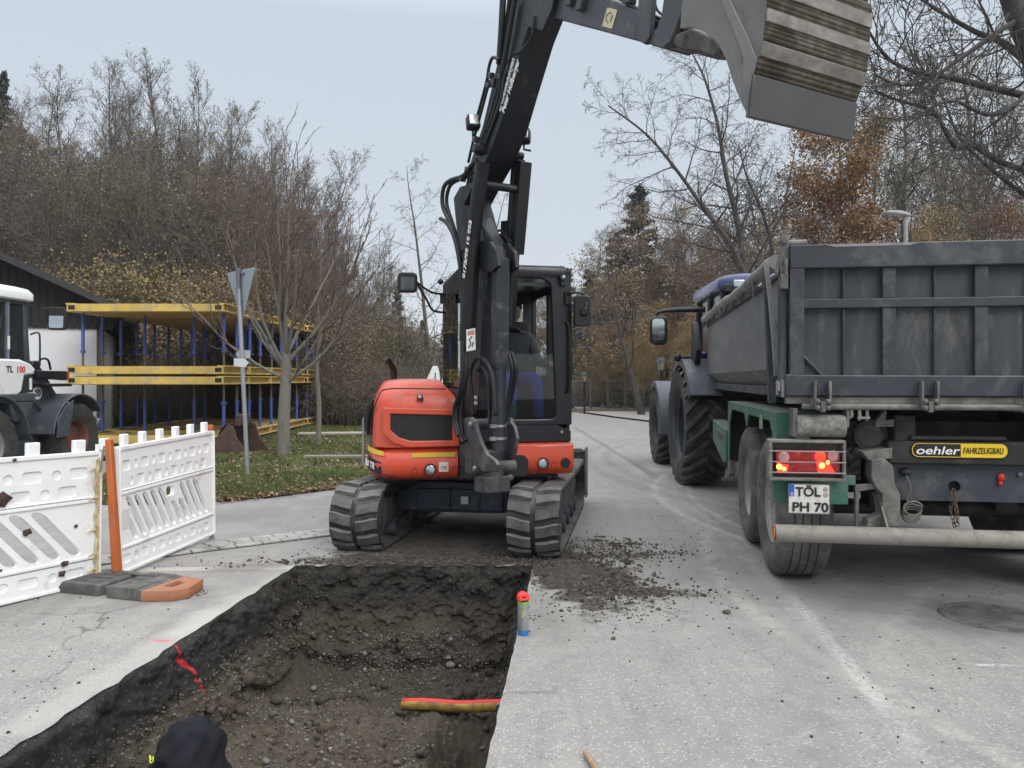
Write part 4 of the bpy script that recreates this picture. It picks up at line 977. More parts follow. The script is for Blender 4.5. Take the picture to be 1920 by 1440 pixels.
for w in (-.14, .14): b.prism([bp(px, py, w) for px, py in [(1198, 75), (1203, -60), (1232, -60), (1222, 70), (1212, 84)]], 'x', w - .018, w + .018)
b.build('tipping_lever', m_stick, ex, bevel=.004)
b = MB(BM)
for w in (-.13, .13): b.prism([bp(px, py, w) for px, py in [(1230, 76), (1246, 30), (1258, -60), (1312, -60), (1290, 10), (1276, 45), (1262, 80), (1246, 92), (1234, 88)]], 'x', w - .025, w + .025)
b.build('bucket_link', m_stick, ex, bevel=.006)
# quick coupler, dirty, under the bucket ears
b = MB(BM)
b.prism([bp(px, py, -.12) for px, py in [(1262, 68), (1300, 55), (1340, 72), (1358, 100), (1345, 106), (1310, 97), (1285, 95), (1266, 86)]], 'x', -.14, .14); b.build('quick_coupler', mat('greasy_coupler', (.05, .043, .037), .7, var=.4, dirt=(.20, .19, .18), da=.4, ds=8), ex, bevel=.01)
# hoses, pipes, valve and lights on the boom
m_pipe = mat('painted_pipe', (.03, .033, .037), .35, var=.2)
def hose(pts, w, r=.014, m=m_hose, name='hydraulic_hose', k=6):
    b = MB(BM); P = []
    for i, q in enumerate(pts):
        ww = w if not hasattr(w, '__len__') else w[i]
        y, z = bp(q[0], q[1], ww); P.append((ww, y, z))
    b.tube(P, r, 8, k); return b.build(name, m, ex, smooth=180)
hose([(944, -20), (940, 60), (936, 120)], -.15, .028); hose([(968, -20), (955, 60), (940, 140)], -.17, .022)
hose([(958, -20), (950, 50), (948, 95), (934, 150)], -.10, .020)
for k, (o, w) in enumerate(((0, -.16), (6, -.15), (12, -.15))): hose([(938 + o * .7, 135), (925 + o, 190), (905 + o * .8, 255), (893 + o * .5, 290)], w, .013, m_pipe, 'steel_pipe')
hose([(936, 112), (924, 108), (917, 125), (912, 155), (896, 215)], -.18, .014); hose([(918, 150), (905, 200), (888, 262), (878, 305)], -.19, .013)
hose([(893, 300), (880, 315), (868, 330), (845, 338), (832, 352), (830, 385), (845, 420), (858, 455), (864, 490)], -.20, .020)
hose([(896, 308), (878, 330), (850, 342), (840, 358), (838, 385), (852, 430), (862, 470)], -.17, .018)
hose([(826, 410), (838, 418), (850, 440), (858, 470), (864, 510), (867, 560)], -.22, .020)
hose([(864, 490), (867, 560), (869, 640), (871, 680)], -.21, .012, m_steel, 'steel_pipe')
hose([(866, 555), (868, 620), (872, 660)], -.24, .011, m_pipe, 'steel_pipe')
hose([(872, 660), (874, 700), (866, 735), (857, 760), (856, 790), (862, 815), (868, 830)], -.25, .020); hose([(868, 640), (868, 700), (860, 740), (852, 765), (852, 795), (860, 818)], -.27, .018)
hose([(876, 690), (872, 725), (864, 770), (866, 812), (874, 826)], -.22, .018)
hose([(930, 780), (922, 700), (905, 672), (890, 676), (882, 700), (884, 740), (886, 780)], -.14, .018); hose([(918, 800), (916, 720), (905, 690), (896, 695)], -.10, .016)
hose([(958, 660), (967, 690), (962, 730), (953, 770), (955, 800)], .15, .020); hose([(950, 655), (960, 690), (955, 740), (948, 790)], .12, .018)
hose([(960, 455), (950, 440), (938, 432), (925, 436)], .15, .012); hose([(958, 470), (952, 450), (940, 440), (928, 445)], .13, .012)
hose([(1025, -20), (1024, -5)], -.11, .018); hose([(1150, -10), (1180, 8), (1215, 25), (1240, 36)], -.08, .012, m_pipe, 'steel_pipe')
hose([(1232, -30), (1228, 0), (1232, 18), (1242, 28)], -.11, .008)
hose([(1000, 30), (996, 70), (975, 96), (962, 100)], -.15, .009)
b = MB(BM)
for q, w, s_ in (((926, 155), -.17, (.05, .07, .08)), ((921, 142), -.19, (.04, .05, .05)), ((938, 145), -.15, (.05, .08, .04)), ((915, 160), -.20, (.03, .05, .04)), ((900, 270), -.16, (.05, .10, .05)), ((893, 262), -.19, (.06, .06, .05)), ((880, 320), -.17, (.06, .09, .06)), ((867, 335), -.19, (.05, .06, .05)), ((868, 470), -.18, (.04, .05, .05)), ((866, 555), -.2, (.04, .05, .06)), ((1070, 3), -.11, (.05, .07, .06)), ((1092, 5), -.11, (.06, .07, .11)), ((1180, 3), -.09, (.06, .08, .03))):
    y, z = bp(*q, w); b.box((w, y, z), s_, (R(20), 0, 0))
b.build('valve_block', m_pipe, ex, bevel=.006)
b = MB(BM)
for q in ((870, 660), (875, 672), (858, 762), (895, 745), (895, 755)):
    y, z = bp(*q, -.22); b.cyl((-.235, y, z - .014), (-.235, y, z + .014), .016, n=6)
b.build('hose_fitting', m_steel, ex)
for i, (q, w, s_) in enumerate((((887, 230), -.22, 1), ((982, 256), .19, 1))):
    y, z = bp(*q, w); cw = BF.mat() @ Vector((w, y, z)); b = MB(TOEX @ Matrix.Translation(cw) @ Matrix.Rotation(R(18 if i == 0 else -10), 4, 'Z') @ Matrix.Rotation(R(-15), 4, 'X'))
    b.box((0, 0, 0), (.115, .09, .125)); o = b.build('boom_work_light', m_black, ex, bevel=.018)
    b.v, b.f, b.m = [], [], []; b.box((0, -.046, .004), (.085, .006, .09)); b.build('boom_light_lens', m_lens, ex, bevel=.004)
    b.v, b.f, b.m = [], [], []; b.tube([(0, .02, -.06), (0, .04, -.10), (.06, .05, -.11)], .01); b.build('light_bracket', m_black, ex)
# letterings on the left face of the boom
def blabel(name, body, p0, p1, w, size, mt, shear=.25, bold=.003, sx=1):
    (ya, za), (yb, zb) = bp(*p0, w), bp(*p1, w); rt = Vector((0, yb - ya, zb - za)); up = Vector((-1, 0, 0)).cross(rt)
    M = BM @ axes((w, ya, za), rt, up); o = text(name, body, size, mt, ex, M, shear=shear, bold=bold, sx=sx)
    return o, rt.length
def fit_text(name, body, p0, p1, w, size, mt, shear=.25, bold=.0):
    cu = bpy.data.curves.new('t', 'FONT'); cu.body = body; cu.size = size; ob = bpy.data.objects.new('t', cu); me = bpy.data.meshes.new_from_object(ob); L = max(v.co.x for v in me.vertices); bpy.data.objects.remove(ob); bpy.data.meshes.remove(me)
    (ya, za), (yb, zb) = bp(*p0, w), bp(*p1, w); blabel(name, body, p0, p1, w, size, mt, shear, bold, math.hypot(yb - ya, zb - za) / L)
fit_text('boom_lettering', 'Erdbewegungen', (938, 210), (965, 112), -BW - .003, .085, m_white_letter, .2, .002)
fit_text('boom_lettering', 'Peter Hofberger', (945, 213), (974, 115), -BW - .003, .085, m_white_letter, .2, .002)
fit_text('phone_lettering', '0173/88 18 883', (871, 523), (884, 415), -.272, .065, m_white_letter, .15, .002)
y, z = bp(1144, 34, -SW); (ya, za), (yb, zb) = bp(1130, 25, -SW), bp(1158, 32, -SW)
M = BM @ axes((-SW - .003, (ya + yb) / 2, z), (0, yb - ya, zb - za), (0, zb - za, -(yb - ya)))
link('warning_sticker', plate_mesh('warning_sticker', [rrect(-.062, .062, -.058, .058, .006)], .002, mat('cream_sticker', (.62, .56, .36), .6, dirt=(.3, .25, .15), da=.2, ds=20), M), ex)
b = MB(M); b.tube([(-.03, -.02, .003), (-.045, .01, .003), (-.01, .035, .003), (.01, .03, .003)], .0025, 4); b.tube([(.02, -.02, .003), (.03, .02, .003)], .003, 4); b.tube([(-.03, -.02, .003), (0, -.03, .003)], .0025, 4); b.build('sticker_print', m_black_letter, ex)
(ya, za), = (bp(882, 635, -.20),)
M = BM @ axes((-.20, ya - .09, za), (0, -1, 0), (0, 0, 1)); M = TOEX @ Matrix.Translation(W(883, 637, 6.55)) @ Matrix.Rotation(R(8), 4, 'Z') @ Matrix.Rotation(R(90), 4, 'X')
link('warning_plate', plate_mesh('warning_plate', [[(-.038, -.10), (.04, -.085), (.036, .10), (-.04, .085)]], .003, m_white, M), ex)
b = MB(M); b.tube([(-.02, -.07, .003), (0, -.03, .003), (.01, -.06, .003), (.02, -.02, .003)], .006, 4); b.tube([(0, -.03, .003), (-.015, .0, .003), (0.01, .03, .003)], .005, 4); b.build('plate_print', m_black_letter, ex)
b = MB(M); b._add([(-.03, .035, .0025), (.03, .045, .0025), (.028, .085, .0025), (-.03, .07, .0025)], [(0, 1, 2, 3)]); b.build('plate_red_print', mat('pale_red_print', (.55, .22, .17), .6), ex)
# bucket: shell, side plates, ribs
KW = .38
kp = lambda px, py: bp(px, py, -KW)
side = [(1302, -60), (1278, 10), (1275, 53), (1300, 52), (1322, 60), (1345, 80), (1361, 112), (1380, 170), (1402, 219), (1412, 140), (1430, 76), (1437, 0), (1440, -60), (1400, -110)]
bk = MB(BM); poly = [kp(*p) for p in side]; poly3 = poly
for w in (-KW, KW - .022): bk.prism(poly, 'x', w, w + .022)
bk.build('bucket_side', m_rough_steel, ex, bevel=.003)
# shell runs lip -> belly -> top -> ears
path = [kp(*p) for p in [(1402, 219), (1412, 140), (1422, 104), (1430, 78), (1435, 40), (1437, 0), (1440, -60), (1400, -110), (1302, -60)]]
def thick_path(b, path, w0, w1, t):
    P = np.array(path); T = np.gradient(P, axis=0); T /= np.linalg.norm(T, axis=1)[:, None]; Nn = np.stack([T[:, 1], -T[:, 0]], 1)
    c = P.mean(0); 
    if ((P[1] - c) * Nn[1]).sum() > 0: Nn = -Nn
    poly = [tuple(p) for p in P] + [tuple(p) for p in (P + Nn * t)[::-1]]
    return b.prism(poly, 'x', w0, w1)
b = MB(BM); thick_path(b, path, -KW + .005, KW - .005, .02); b.build('bucket_shell', m_rough_steel, ex)
# proud pale wear strips and the mud between them
def quad_on(b, t0, t1, off, w0=-KW, w1=KW):
    P = np.array(path); d = np.r_[0, np.cumsum(np.linalg.norm(np.diff(P, axis=0), axis=1))]
    def at(t): return np.array([np.interp(t, d, P[:, 0]), np.interp(t, d, P[:, 1])])
    a, c = at(t0), at(t1); T = (c - a) / np.linalg.norm(c - a); Nn = np.array([T[1], -T[0]]); cen = P.mean(0)
    if ((a - cen) * Nn).sum() < 0: Nn = -Nn
    b.prism([tuple(a), tuple(c), tuple(c + Nn * off), tuple(a + Nn * off)], 'x', w0, w1)
P = np.array(path); dd = np.r_[0, np.cumsum(np.linalg.norm(np.diff(P, axis=0), axis=1))]
t1 = dd[1]
b = MB(BM); quad_on(b, -.0, t1, .012, -KW - .004, KW + .004); b.build('cutting_plate', mat('smooth_worn_plate', (.085, .084, .083), .42, metal=.3, var=.12, vs=3, dirt=(.09, .08, .07), da=.15), ex, bevel=.004)
tt = t1 + .055
for wdt, gap in ((.065, .085), (.06, .075), (.07, .08), (.06, .09), (.065, .075), (.06, .08)):
    b = MB(BM); quad_on(b, tt + .03, tt + .03 + wdt, .014, -KW + .0, KW); b.build('wear_strip', m_bucket_strip, ex, bevel=.004); tt += wdt + gap
b = MB(BM); q_ = t1 + .004
while q_ < tt + .06: quad_on(b, q_, q_ + .022, .005 + .004 * random.random(), -KW + .004, KW - .004); q_ += .0215
b.build('mud_layer', m_mud, ex, smooth=180)
# pressed stiffener on the side plate
b = MB(BM)
for w in (-KW - .008,):
    b.prism([kp(*p) for p in [(1335, -40), (1352, -40), (1404, 70), (1420, 110), (1412, 140), (1402, 208), (1392, 175), (1395, 110), (1380, 70)]], 'x', w, w + .012)
b.build('side_stiffener', mat('side_stiffener_steel', (.18, .175, .168), .5, metal=.2, var=.2, dirt=(.1, .085, .065), da=.25, ds=5), ex, bevel=.006)

# ================================================================ PEOPLE
def skin_body(name, nodes, edges, mats, parent, sub=2, root=None):
    """nodes: {key: (pos, radius)}; edges: pairs; one continuous skinned surface"""
    keys = list(nodes); me = bpy.data.meshes.new(name); me.from_pydata([tuple(nodes[k][0]) for k in keys], [(keys.index(a), keys.index(b_)) for a, b_ in edges], [])
    o = link(name, me, parent); me.materials.append(mats)
    sk = o.modifiers.new('skin', 'SKIN'); sk.use_smooth_shade = True
    for k, d in zip(keys, me.skin_vertices[0].data):
        r = nodes[k][1]; d.radius = r if hasattr(r, '__len__') else (r, r); d.use_root = (k == (root or keys[0]))
    s = o.modifiers.new('sub', 'SUBSURF'); s.levels = sub; s.render_levels = sub
    return o
def make_hand(parent, p, d, palm_n, s=1, grip=.6, m=None):
    """palm and five fingers curling; p wrist, d direction, palm_n palm normal"""
    m = m or m_skin; p = Vector(p); d = Vector(d).normalized(); nrm = Vector(palm_n).normalized(); side = d.cross(nrm).normalized() * s; nrm = side.cross(d).normalized() * s
    nodes = {'w': (p - d * .02, .026), 'a': (p + d * .03, (.034, .02)), 'b': (p + d * .065, (.036, .018))}; ed = [('w', 'a'), ('a', 'b')]
    skin_body('palm', nodes, ed, m, parent, 2)
    for k, (off, L) in enumerate(((-.030, .068), (-.010, .078), (.010, .072), (.028, .056))):
        b0 = p + d * .07 + side * off; q = [b0 - d * .02, b0]; a = 0; dd_ = d.copy()
        for j, fr in enumerate((.45, .3, .25)):
            a = grip * (.7 + .45 * j); dd_ = (dd_ * math.cos(a) + nrm * math.sin(a)).normalized(); q.append(q[-1] + dd_ * L * fr)
        skin_body('finger', {str(i): (q[i], .0095 - .0009 * i) for i in range(len(q))}, [(str(i), str(i + 1)) for i in range(len(q) - 1)], m, parent, 1)
    b0 = p + d * .02 - side * .025; q = [b0, b0 - side * .02 + d * .02, b0 - side * .032 + d * .045 + nrm * .015, b0 - side * .028 + d * .065 + nrm * .03]
    skin_body('thumb', {str(i): (q[i], .011 - .001 * i) for i in range(4)}, [(str(i), str(i + 1)) for i in range(3)], m, parent, 1)
def head_mesh(parent, c, yaw, pitch=0, hair=None):
    """head about 0.23 m tall: skull, face, nose, eyes, mouth, ears; faces local -y"""
    bm = bmesh.new(); bmesh.ops.create_icosphere(bm, subdivisions=4, radius=1)
    for v in bm.verts:
        x, y, z = v.co
        w = .076 * (1 - .22 * max(0, -z)); dpt = .098 * (1 - .12 * max(0, -z)); zz_ = z * .118
        X, Y, Z = x * w, y * dpt, zz_
        if y < 0: Y *= 1 - .10 * max(0, z)
        if y < -.3 and -.95 < z < -.4: Y -= .008
        if y > .2 and z < -.3: Y *= 1 - .5 * (-z - .3); 
        n_ = math.exp(-((x / .16) ** 2 + ((z + .12) / .22) ** 2)); 
        if y < 0: Y -= .022 * n_
        for sx in (-1, 1):
            e_ = math.exp(-(((x - sx * .40) / .17) ** 2 + ((z - .08) / .12) ** 2))
            if y < 0: Y += .010 * e_
        m_ = math.exp(-((x / .30) ** 2 + ((z + .50) / .05) ** 2))
        if y < 0: Y += .004 * m_
        v.co = (X, Y, Z)
    me = bpy.data.meshes.new('head'); bm.to_mesh(me); bm.free(); me.materials.append(m_skin)
    M = Matrix.Translation(c) @ Matrix.Rotation(yaw, 4, 'Z') @ Matrix.Rotation(pitch, 4, 'X'); me.transform(M); finish(me, 180); link('head', me, parent)
    b = MB(M)
    for sx in (-1, 1): b.sphere((sx * .030, -.078, .010), .011, 6)
    b.build('eyes', mat('eye_white', (.7, .68, .65), .2), parent)
    b = MB(M)
    for sx in (-1, 1): b.sphere((sx * .030, -.0885, .010), .0045, 5); 
    b.box((0, -.093, -.058), (.045, .006, .006)); b.build('pupils_and_lips', mat('dark_features', (.12, .05, .04), .5), parent)
    b = MB(M)
    for sx in (-1, 1): b.sphere((sx * .078, .01, .0), .03, 6, (.25, .55, 1))
    b.build('ears', m_skin, parent)
    return M
# driver in the cab (house frame)
dr = thing('person', 'driver in a dark jacket and blue trousers sitting in the excavator cab', 'person', tuple(HF.mat() @ Vector((.43, .05, 1.46))))
DM = Matrix.Translation(-(HF.mat() @ Vector((.43, .05, 1.46)))) @ HF.mat()
v = lambda x, y, z: DM @ Vector((x + .16, y, z))
nodes = {'pel': (v(.27, .08, 1.56), (.16, .12)), 'ab': (v(.27, .04, 1.70), (.15, .11)), 'ch': (v(.27, -.02, 1.88), (.175, .12)), 'nk': (v(.26, -.06, 2.03), (.075, .07)), 'hd': (v(.25, -.10, 2.10), (.055, .055)),
         'sr': (v(.44, -.04, 1.96), .072), 'er': (v(.50, -.12, 1.72), .052), 'wr': (v(.54, -.36, 1.70), .036), 'sl': (v(.09, -.02, 1.96), .072), 'el': (v(.02, -.10, 1.72), .052), 'wl': (v(-.02, -.34, 1.68), .036)}
skin_body('jacket', nodes, [('pel', 'ab'), ('ab', 'ch'), ('ch', 'nk'), ('nk', 'hd'), ('ch', 'sr'), ('sr', 'er'), ('er', 'wr'), ('ch', 'sl'), ('sl', 'el'), ('el', 'wl')], mat('dark_grey_jacket', (.075, .075, .085), .9, var=.3, vs=10), dr, 2, 'pel')
nodes = {'p': (v(.27, .05, 1.54), (.16, .11)), 'hr': (v(.35, -.02, 1.53), .095), 'kr': (v(.40, -.44, 1.55), .072), 'ar': (v(.40, -.58, 1.14), .05), 'hl': (v(.19, -.02, 1.53), .095), 'kl': (v(.14, -.44, 1.55), .072), 'al': (v(.12, -.58, 1.14), .05)}
skin_body('trousers', nodes, [('p', 'hr'), ('hr', 'kr'), ('kr', 'ar'), ('p', 'hl'), ('hl', 'kl'), ('kl', 'al')], m_cloth_blue, dr, 2, 'p')
b = MB(DM)
for x in (.28, .56): b.box((x, -.65, 1.06), (.10, .27, .10), (R(-6), 0, 0))
b.build('boots', mat('pale_boot', (.20, .19, .17), .8), dr, bevel=.04)
head_mesh(dr, v(.235, -.12, 2.24), HF.a + R(10), R(-4))
MB(DM).sphere((.395, -.095, 2.292), .098, 10, (1, 1.12, .9)).build('knit_cap', m_cloth_black, dr)
make_hand(dr, v(.545, -.39, 1.70), v(.57, -.5, 1.71) - v(.545, -.39, 1.70), (-.3, -.1, -1), 1, .75); make_hand(dr, v(-.02, -.36, 1.68), v(-.02, -.46, 1.67) - v(-.02, -.36, 1.68), (.3, 0, -1), -1, .75)
# worker standing in the trench, seen from behind
wk = thing('person', 'worker in a black hood standing in the trench near the left wall', 'person', (-1.205, 2.80, -1.47))
o = Vector((-1.15, 2.80, -1.36)); 
def w_(x, y, z): return Vector((x, y, z))
nodes = {'p': (w_(0, 0, .93), (.165, .125)), 'ab': (w_(0, .0, 1.10), (.155, .12)), 'ch': (w_(0, .03, 1.30), (.19, .13)), 'nk': (w_(.0, .06, 1.45), (.075, .075)), 'hd': (w_(0, .08, 1.52), (.06, .06)),
         'sl': (w_(-.20, .03, 1.37), .075), 'el': (w_(-.27, .12, 1.10), .052), 'wl': (w_(-.16, .34, 1.02), .036), 'sr': (w_(.20, .03, 1.37), .075), 'er': (w_(.28, .10, 1.10), .052), 'wr': (w_(.18, .33, 1.0), .036)}
skin_body('jacket', nodes, [('p', 'ab'), ('ab', 'ch'), ('ch', 'nk'), ('nk', 'hd'), ('ch', 'sl'), ('sl', 'el'), ('el', 'wl'), ('ch', 'sr'), ('sr', 'er'), ('er', 'wr')], m_cloth_black, wk, 2, 'p')
nodes = {'p': (w_(0, 0, .92), (.16, .12)), 'hl': (w_(-.10, 0, .84), .10), 'kl': (w_(-.12, .05, .48), .07), 'al': (w_(-.13, -.02, .10), .05), 'hr': (w_(.10, 0, .84), .10), 'kr': (w_(.12, .05, .48), .07), 'ar': (w_(.13, -.02, .10), .05)}
skin_body('trousers', nodes, [('p', 'hl'), ('hl', 'kl'), ('kl', 'al'), ('p', 'hr'), ('hr', 'kr'), ('kr', 'ar')], m_cloth_black, wk, 2, 'p')
b = MB()
for x in (-.13, .13): b.box((x, .05, .05), (.10, .29, .10))
b.build('boots', m_rubber, wk, bevel=.03)
make_hand(wk, (-.16, .36, 1.02), (.1, 1, -.1), (.3, 0, -1), -1, .5); make_hand(wk, (.18, .35, 1.0), (-.1, 1, -.1), (-.3, 0, -1), 1, .5)
head_mesh(wk, Vector((.0, .10, 1.60)), R(165), R(12))
# hood cloth: a folded bell over the head running down to the shoulders
n, mlev = 56, 30; vv, ff = [], []
for j in range(mlev + 1):
    t = j / mlev; ph = t * math.pi * .55
    for i in range(n):
        a = 2 * math.pi * i / n
        if t < .6:
            q = t / .6; r_ = .128 * math.sin(q * math.pi / 2) ** .75; z_ = 1.735 - .135 * (1 - math.cos(q * math.pi / 2)) ** 1.0
        else:
            q = (t - .6) / .4; r_ = .128 + .012 * math.sin(q * 3) + .10 * q ** 2; z_ = 1.60 - .24 * q
        x_ = r_ * math.cos(a) * .98 - .035 * max(0, (t - .5)); y_ = .085 + r_ * math.sin(a) * 1.12 - .02 * t
        x_ += -.05 * max(0, t - .55) * (1 if math.cos(a) < 0 else .2)
        q3 = Vector((x_ * 7 + z_ * 9, y_ * 7, z_ * 7)); k_ = min(1, t * 4)
        fold = .009 * math.sin(a * 3 + z_ * 42 + 2 * noise.noise(q3)) * k_ + .016 * noise.noise(q3 * .8) * k_ + .006 * math.sin(a * 7 - z_ * 70) * k_
        d_ = Vector((math.cos(a), math.sin(a), .3 * (1 - t)))
        vv.append((x_ + d_.x * fold, y_ + d_.y * fold, z_ + d_.z * fold))
ff = [(j * n + i, j * n + (i + 1) % n, (j + 1) * n + (i + 1) % n, (j + 1) * n + i) for j in range(mlev) for i in range(n)]
me = bpy.data.meshes.new('hood'); me.from_pydata(vv, [], ff); me.materials.append(m_cloth_black); bm = bmesh.new(); bm.from_mesh(me); bmesh.ops.remove_doubles(bm, verts=bm.verts, dist=.002); bmesh.ops.recalc_face_normals(bm, faces=bm.faces); bm.to_mesh(me); bm.free(); finish(me, 180); link('hood', me, wk)
b = MB(Matrix.Translation((-.098, -.022, 1.645)) @ Matrix.Rotation(R(-38), 4, 'Z')); b.tube([(-.012, 0, .010), (-.002, -.003, -.002), (.008, 0, .008)], .0025, 5, 3); b.tube([(-.010, -.001, -.006), (0, -.003, -.012), (.012, 0, -.004), (.010, 0, .012)], .0025, 5, 3); b.build('neon_logo', mat('neon_yellow_print', (.70, .85, .03), .5, ba=0), wk)
# ================================================================ WHEELS
def add_wheel(par, c, ax, Rr, w, rr, tyre_m, rim_m, lugs=None, dish=.06, grooves=0, M=None, name='wheel', nl=20, lug_h=.035, bolt=8):
    """wheel > tyre, rim; c centre, ax axle pointing outwards; lugs: chevron bars"""
    M = M or Matrix(); c = Vector(c); ax = Vector(ax).normalized(); q = ax.to_track_quat('Z', 'Y').to_matrix().to_4x4()
    T = Matrix.Translation(c) @ q
    b = MB(M @ T); h = w / 2; sh = Rr - rr
    tread = Rr - (lug_h if lugs else 0)
    prof = [(rr * .98, -h * .72), (rr + .02, -h * .80), (rr + sh * .45, -h), (rr + sh * .78, -h * .97), (tread - .02, -h * .88), (tread, -h * .74)]
    if grooves:
        for g in range(grooves):
            x = -h * .74 + 2 * h * .74 * (g + 1) / (grooves + 1); prof += [(tread, x - .006), (tread - .012, x - .003), (tread - .012, x + .003), (tread, x + .006)]
    else: prof += [(tread, 0)]
    prof += [(tread, h * .74), (tread - .02, h * .88), (rr + sh * .78, h * .97), (rr + sh * .45, h), (rr + .02, h * .80), (rr * .98, h * .72)]
    b.lathe(prof, (0, 0, 0), (0, 0, 1), 64)
    if lugs:
        b.mi = 1
        for i in range(nl):
            for s_ in (-1, 1):
                a0 = 2 * math.pi * (i + (.25 if s_ > 0 else -.25)) / nl
                rows = []; K = 5
                for k in range(K + 1):
                    t = k / K; z = s_ * (t * h * .97); a = a0 + lugs * t * 2 * math.pi / nl
                    r0 = tread - .01 - (.03 if t > .95 else 0); r1 = tread + lug_h * (1 if t < .9 else .55) ; wd = (.20 + .07 * t) * 2 * math.pi / nl * .75
                    if t == 1: r0 -= .05; r1 -= .02
                    for aa, r in ((a - wd, r0), (a - wd * .75, r1), (a + wd * .75, r1), (a + wd, r0)): rows.append((r * math.cos(aa), r * math.sin(aa), z))
                f = [(k * 4 + m, k * 4 + m + 1, k * 4 + m + 5, k * 4 + m + 4) for k in range(K) for m in range(3)] + [(0, 1, 2, 3), (K * 4, K * 4 + 3, K * 4 + 2, K * 4 + 1)]
                b._add(rows, f)
        b.mi = 0
    b2 = MB(M @ T)
    b2.lathe([(rr * 1.0, h * .78), (rr * .985, h * .70), (rr * .93, h * .62), (rr * .90, h * .2 - dish), (rr * .55, h * .35 - dish), (rr * .38, h * .45 - dish), (rr * .34, h * .60 - dish), (rr * .2, h * .62 - dish), (0, h * .66 - dish)], (0, 0, 0), (0, 0, 1), 48)
    b2.lathe([(rr * 1.0, -h * .78), (rr * .9, -h * .6), (rr * .88, 0), (0, 0)], (0, 0, 0), (0, 0, 1), 40)
    for i in range(bolt):
        a = 2 * math.pi * i / bolt; r = rr * .45; b2.cyl((r * math.cos(a), r * math.sin(a), h * .38 - dish), (r * math.cos(a), r * math.sin(a), h * .52 - dish), .016, n=6)
    wh = bpy.data.objects.new(name, None); C.objects.link(wh); wh.parent = par
    b.build('tyre', tyre_m if isinstance(tyre_m, list) else [tyre_m], wh, smooth=40); b2.build('rim', rim_m, wh, smooth=40)
    return wh
m_trailer_tyre = mat('dusty_road_tyre', (.085, .083, .080), .85, var=.25, vs=3, dirt=(.19, .185, .175), da=.5, ds=5, bs=30, ba=.3)
m_tractor_tyre = mat('tractor_tyre', (.022, .022, .022), .8, var=.25, dirt=(.10, .095, .088), da=.35, ds=3); m_tractor_lug = mat('tractor_lug', (.038, .037, .036), .7, var=.25, dirt=(.13, .125, .115), da=.35, ds=4)
m_rim_cream = mat('dusty_cream_rim', (.42, .40, .35), .6, var=.15, dirt=(.22, .21, .19), da=.5, ds=4)
m_dark_rim = mat('dark_blue_rim', (.018, .022, .035), .5, var=.2)

# ================================================================ TIPPING TRAILER
TF = Frame(1.905, 5.30, -8.8)
tr = thingF('tipping_trailer', 'big dark grey tipping trailer with green mudguards and lit red tail lights on the right', 'trailer', TF)
I4 = Matrix()
m_box = mat('dusty_slate_box', (.030, .036, .046), .55, var=.2, vs=2.5, dirt=(.13, .13, .13), da=.34, ds=2.2, bs=70, ba=.1, dust=(.25, .235, .21))
m_box_panel = mat('dusty_tailgate_sheet', (.036, .042, .049), .6, var=.35, vs=3, dirt=(.13, .123, .112), da=.30, ds=3.5, bs=50, ba=.15, stretch=(1.6, 1, .55))
m_side = mat('dusty_side_sheet', (.115, .118, .125), .5, var=.15, vs=1.5, dirt=(.21, .20, .185), da=.45, ds=1.5, stretch=(1, .25, 1.5))
m_dirty_steel = mat('dusty_chassis_steel', (.11, .107, .10), .7, var=.25, dirt=(.27, .255, .23), da=.5, ds=5, dust=(.3, .285, .25), bs=60, ba=.3)
m_green = mat('trailer_green', (.030, .125, .085), .5, var=.15, dirt=(.16, .17, .145), da=.32, ds=3, dust=(.22, .21, .18))
m_dark = mat('underside_black', (.012, .012, .013), .7, var=.4, dirt=(.06, .056, .05), da=.3, ds=5)
m_light_steel = mat('pale_worn_post', (.29, .285, .275), .5, metal=.15, var=.15, dirt=(.17, .16, .145), da=.4, ds=6)
def X(px, y=0): return TF.onY(px, 600, y)[0]
def Zt(px, py, y=0): return TF.onY(px, py, y)[1]
WX = 2.53; zt = Zt(1478, 463); zb = Zt(1465, 742); zm1, zm0 = Zt(1560, 562), Zt(1560, 579)
xl0, xl1 = X(1477), X(1504)
ztb = Zt(1560, 505); zbt = Zt(1560, 706)
b = MB(); b.bx(xl0, WX, -.005, .02, zbt, ztb); b.build('tailgate_sheet', m_box_panel, tr)
def beam(name, x0, x1, z0, z1, d, m=m_box, bev=.006): return MB().bx(x0, x1, -d, -.004, z0, z1).build(name, m, tr, bevel=bev)
MB().prism([(xl0, ztb), (xl0, zt), (WX, zt + .0), (WX, ztb)], 'y', -.075, .03).build('tailgate_beam', m_box, tr, bevel=.008)
MB().prism([(xl0 - .03, zb), (xl0 - .025, zbt + .015), (xl0 + .12, zbt + .01), (WX, zbt), (WX, zb)], 'y', -.075, .03).build('tailgate_beam', m_box, tr, bevel=.008)
beam('tailgate_rail', xl1, WX, zm0, zm1, .055)
beam('tailgate_column', xl0, xl1, zbt, ztb, .072)
cols = [X(1651), X(1676)], [X(1822), X(1848)]
for (a, c) in cols + ([cols[1][0] + cols[1][0] - cols[0][0], cols[1][1] + cols[1][1] - cols[0][1]],):
    if c < WX: beam('tailgate_column', a, c, zbt, zm0, .045); beam('tailgate_column', a, c, zm1, ztb, .045)
for px in (1580, 1750, 1925):
    x = X(px)
    if x < WX: beam('tailgate_stiffener', x - .009, x + .009, zbt, zm0, .03); beam('tailgate_stiffener', x - .009, x + .009, zm1, ztb, .03)
b = MB(); (xa, za), (xb, zb_) = TF.onY(1503, 665, -.02), TF.onY(1541, 704, -.02); b.tube([(xa, -.02, za), (xb, -.02, zb_)], .012, 6); b.build('tailgate_brace', m_box, tr)
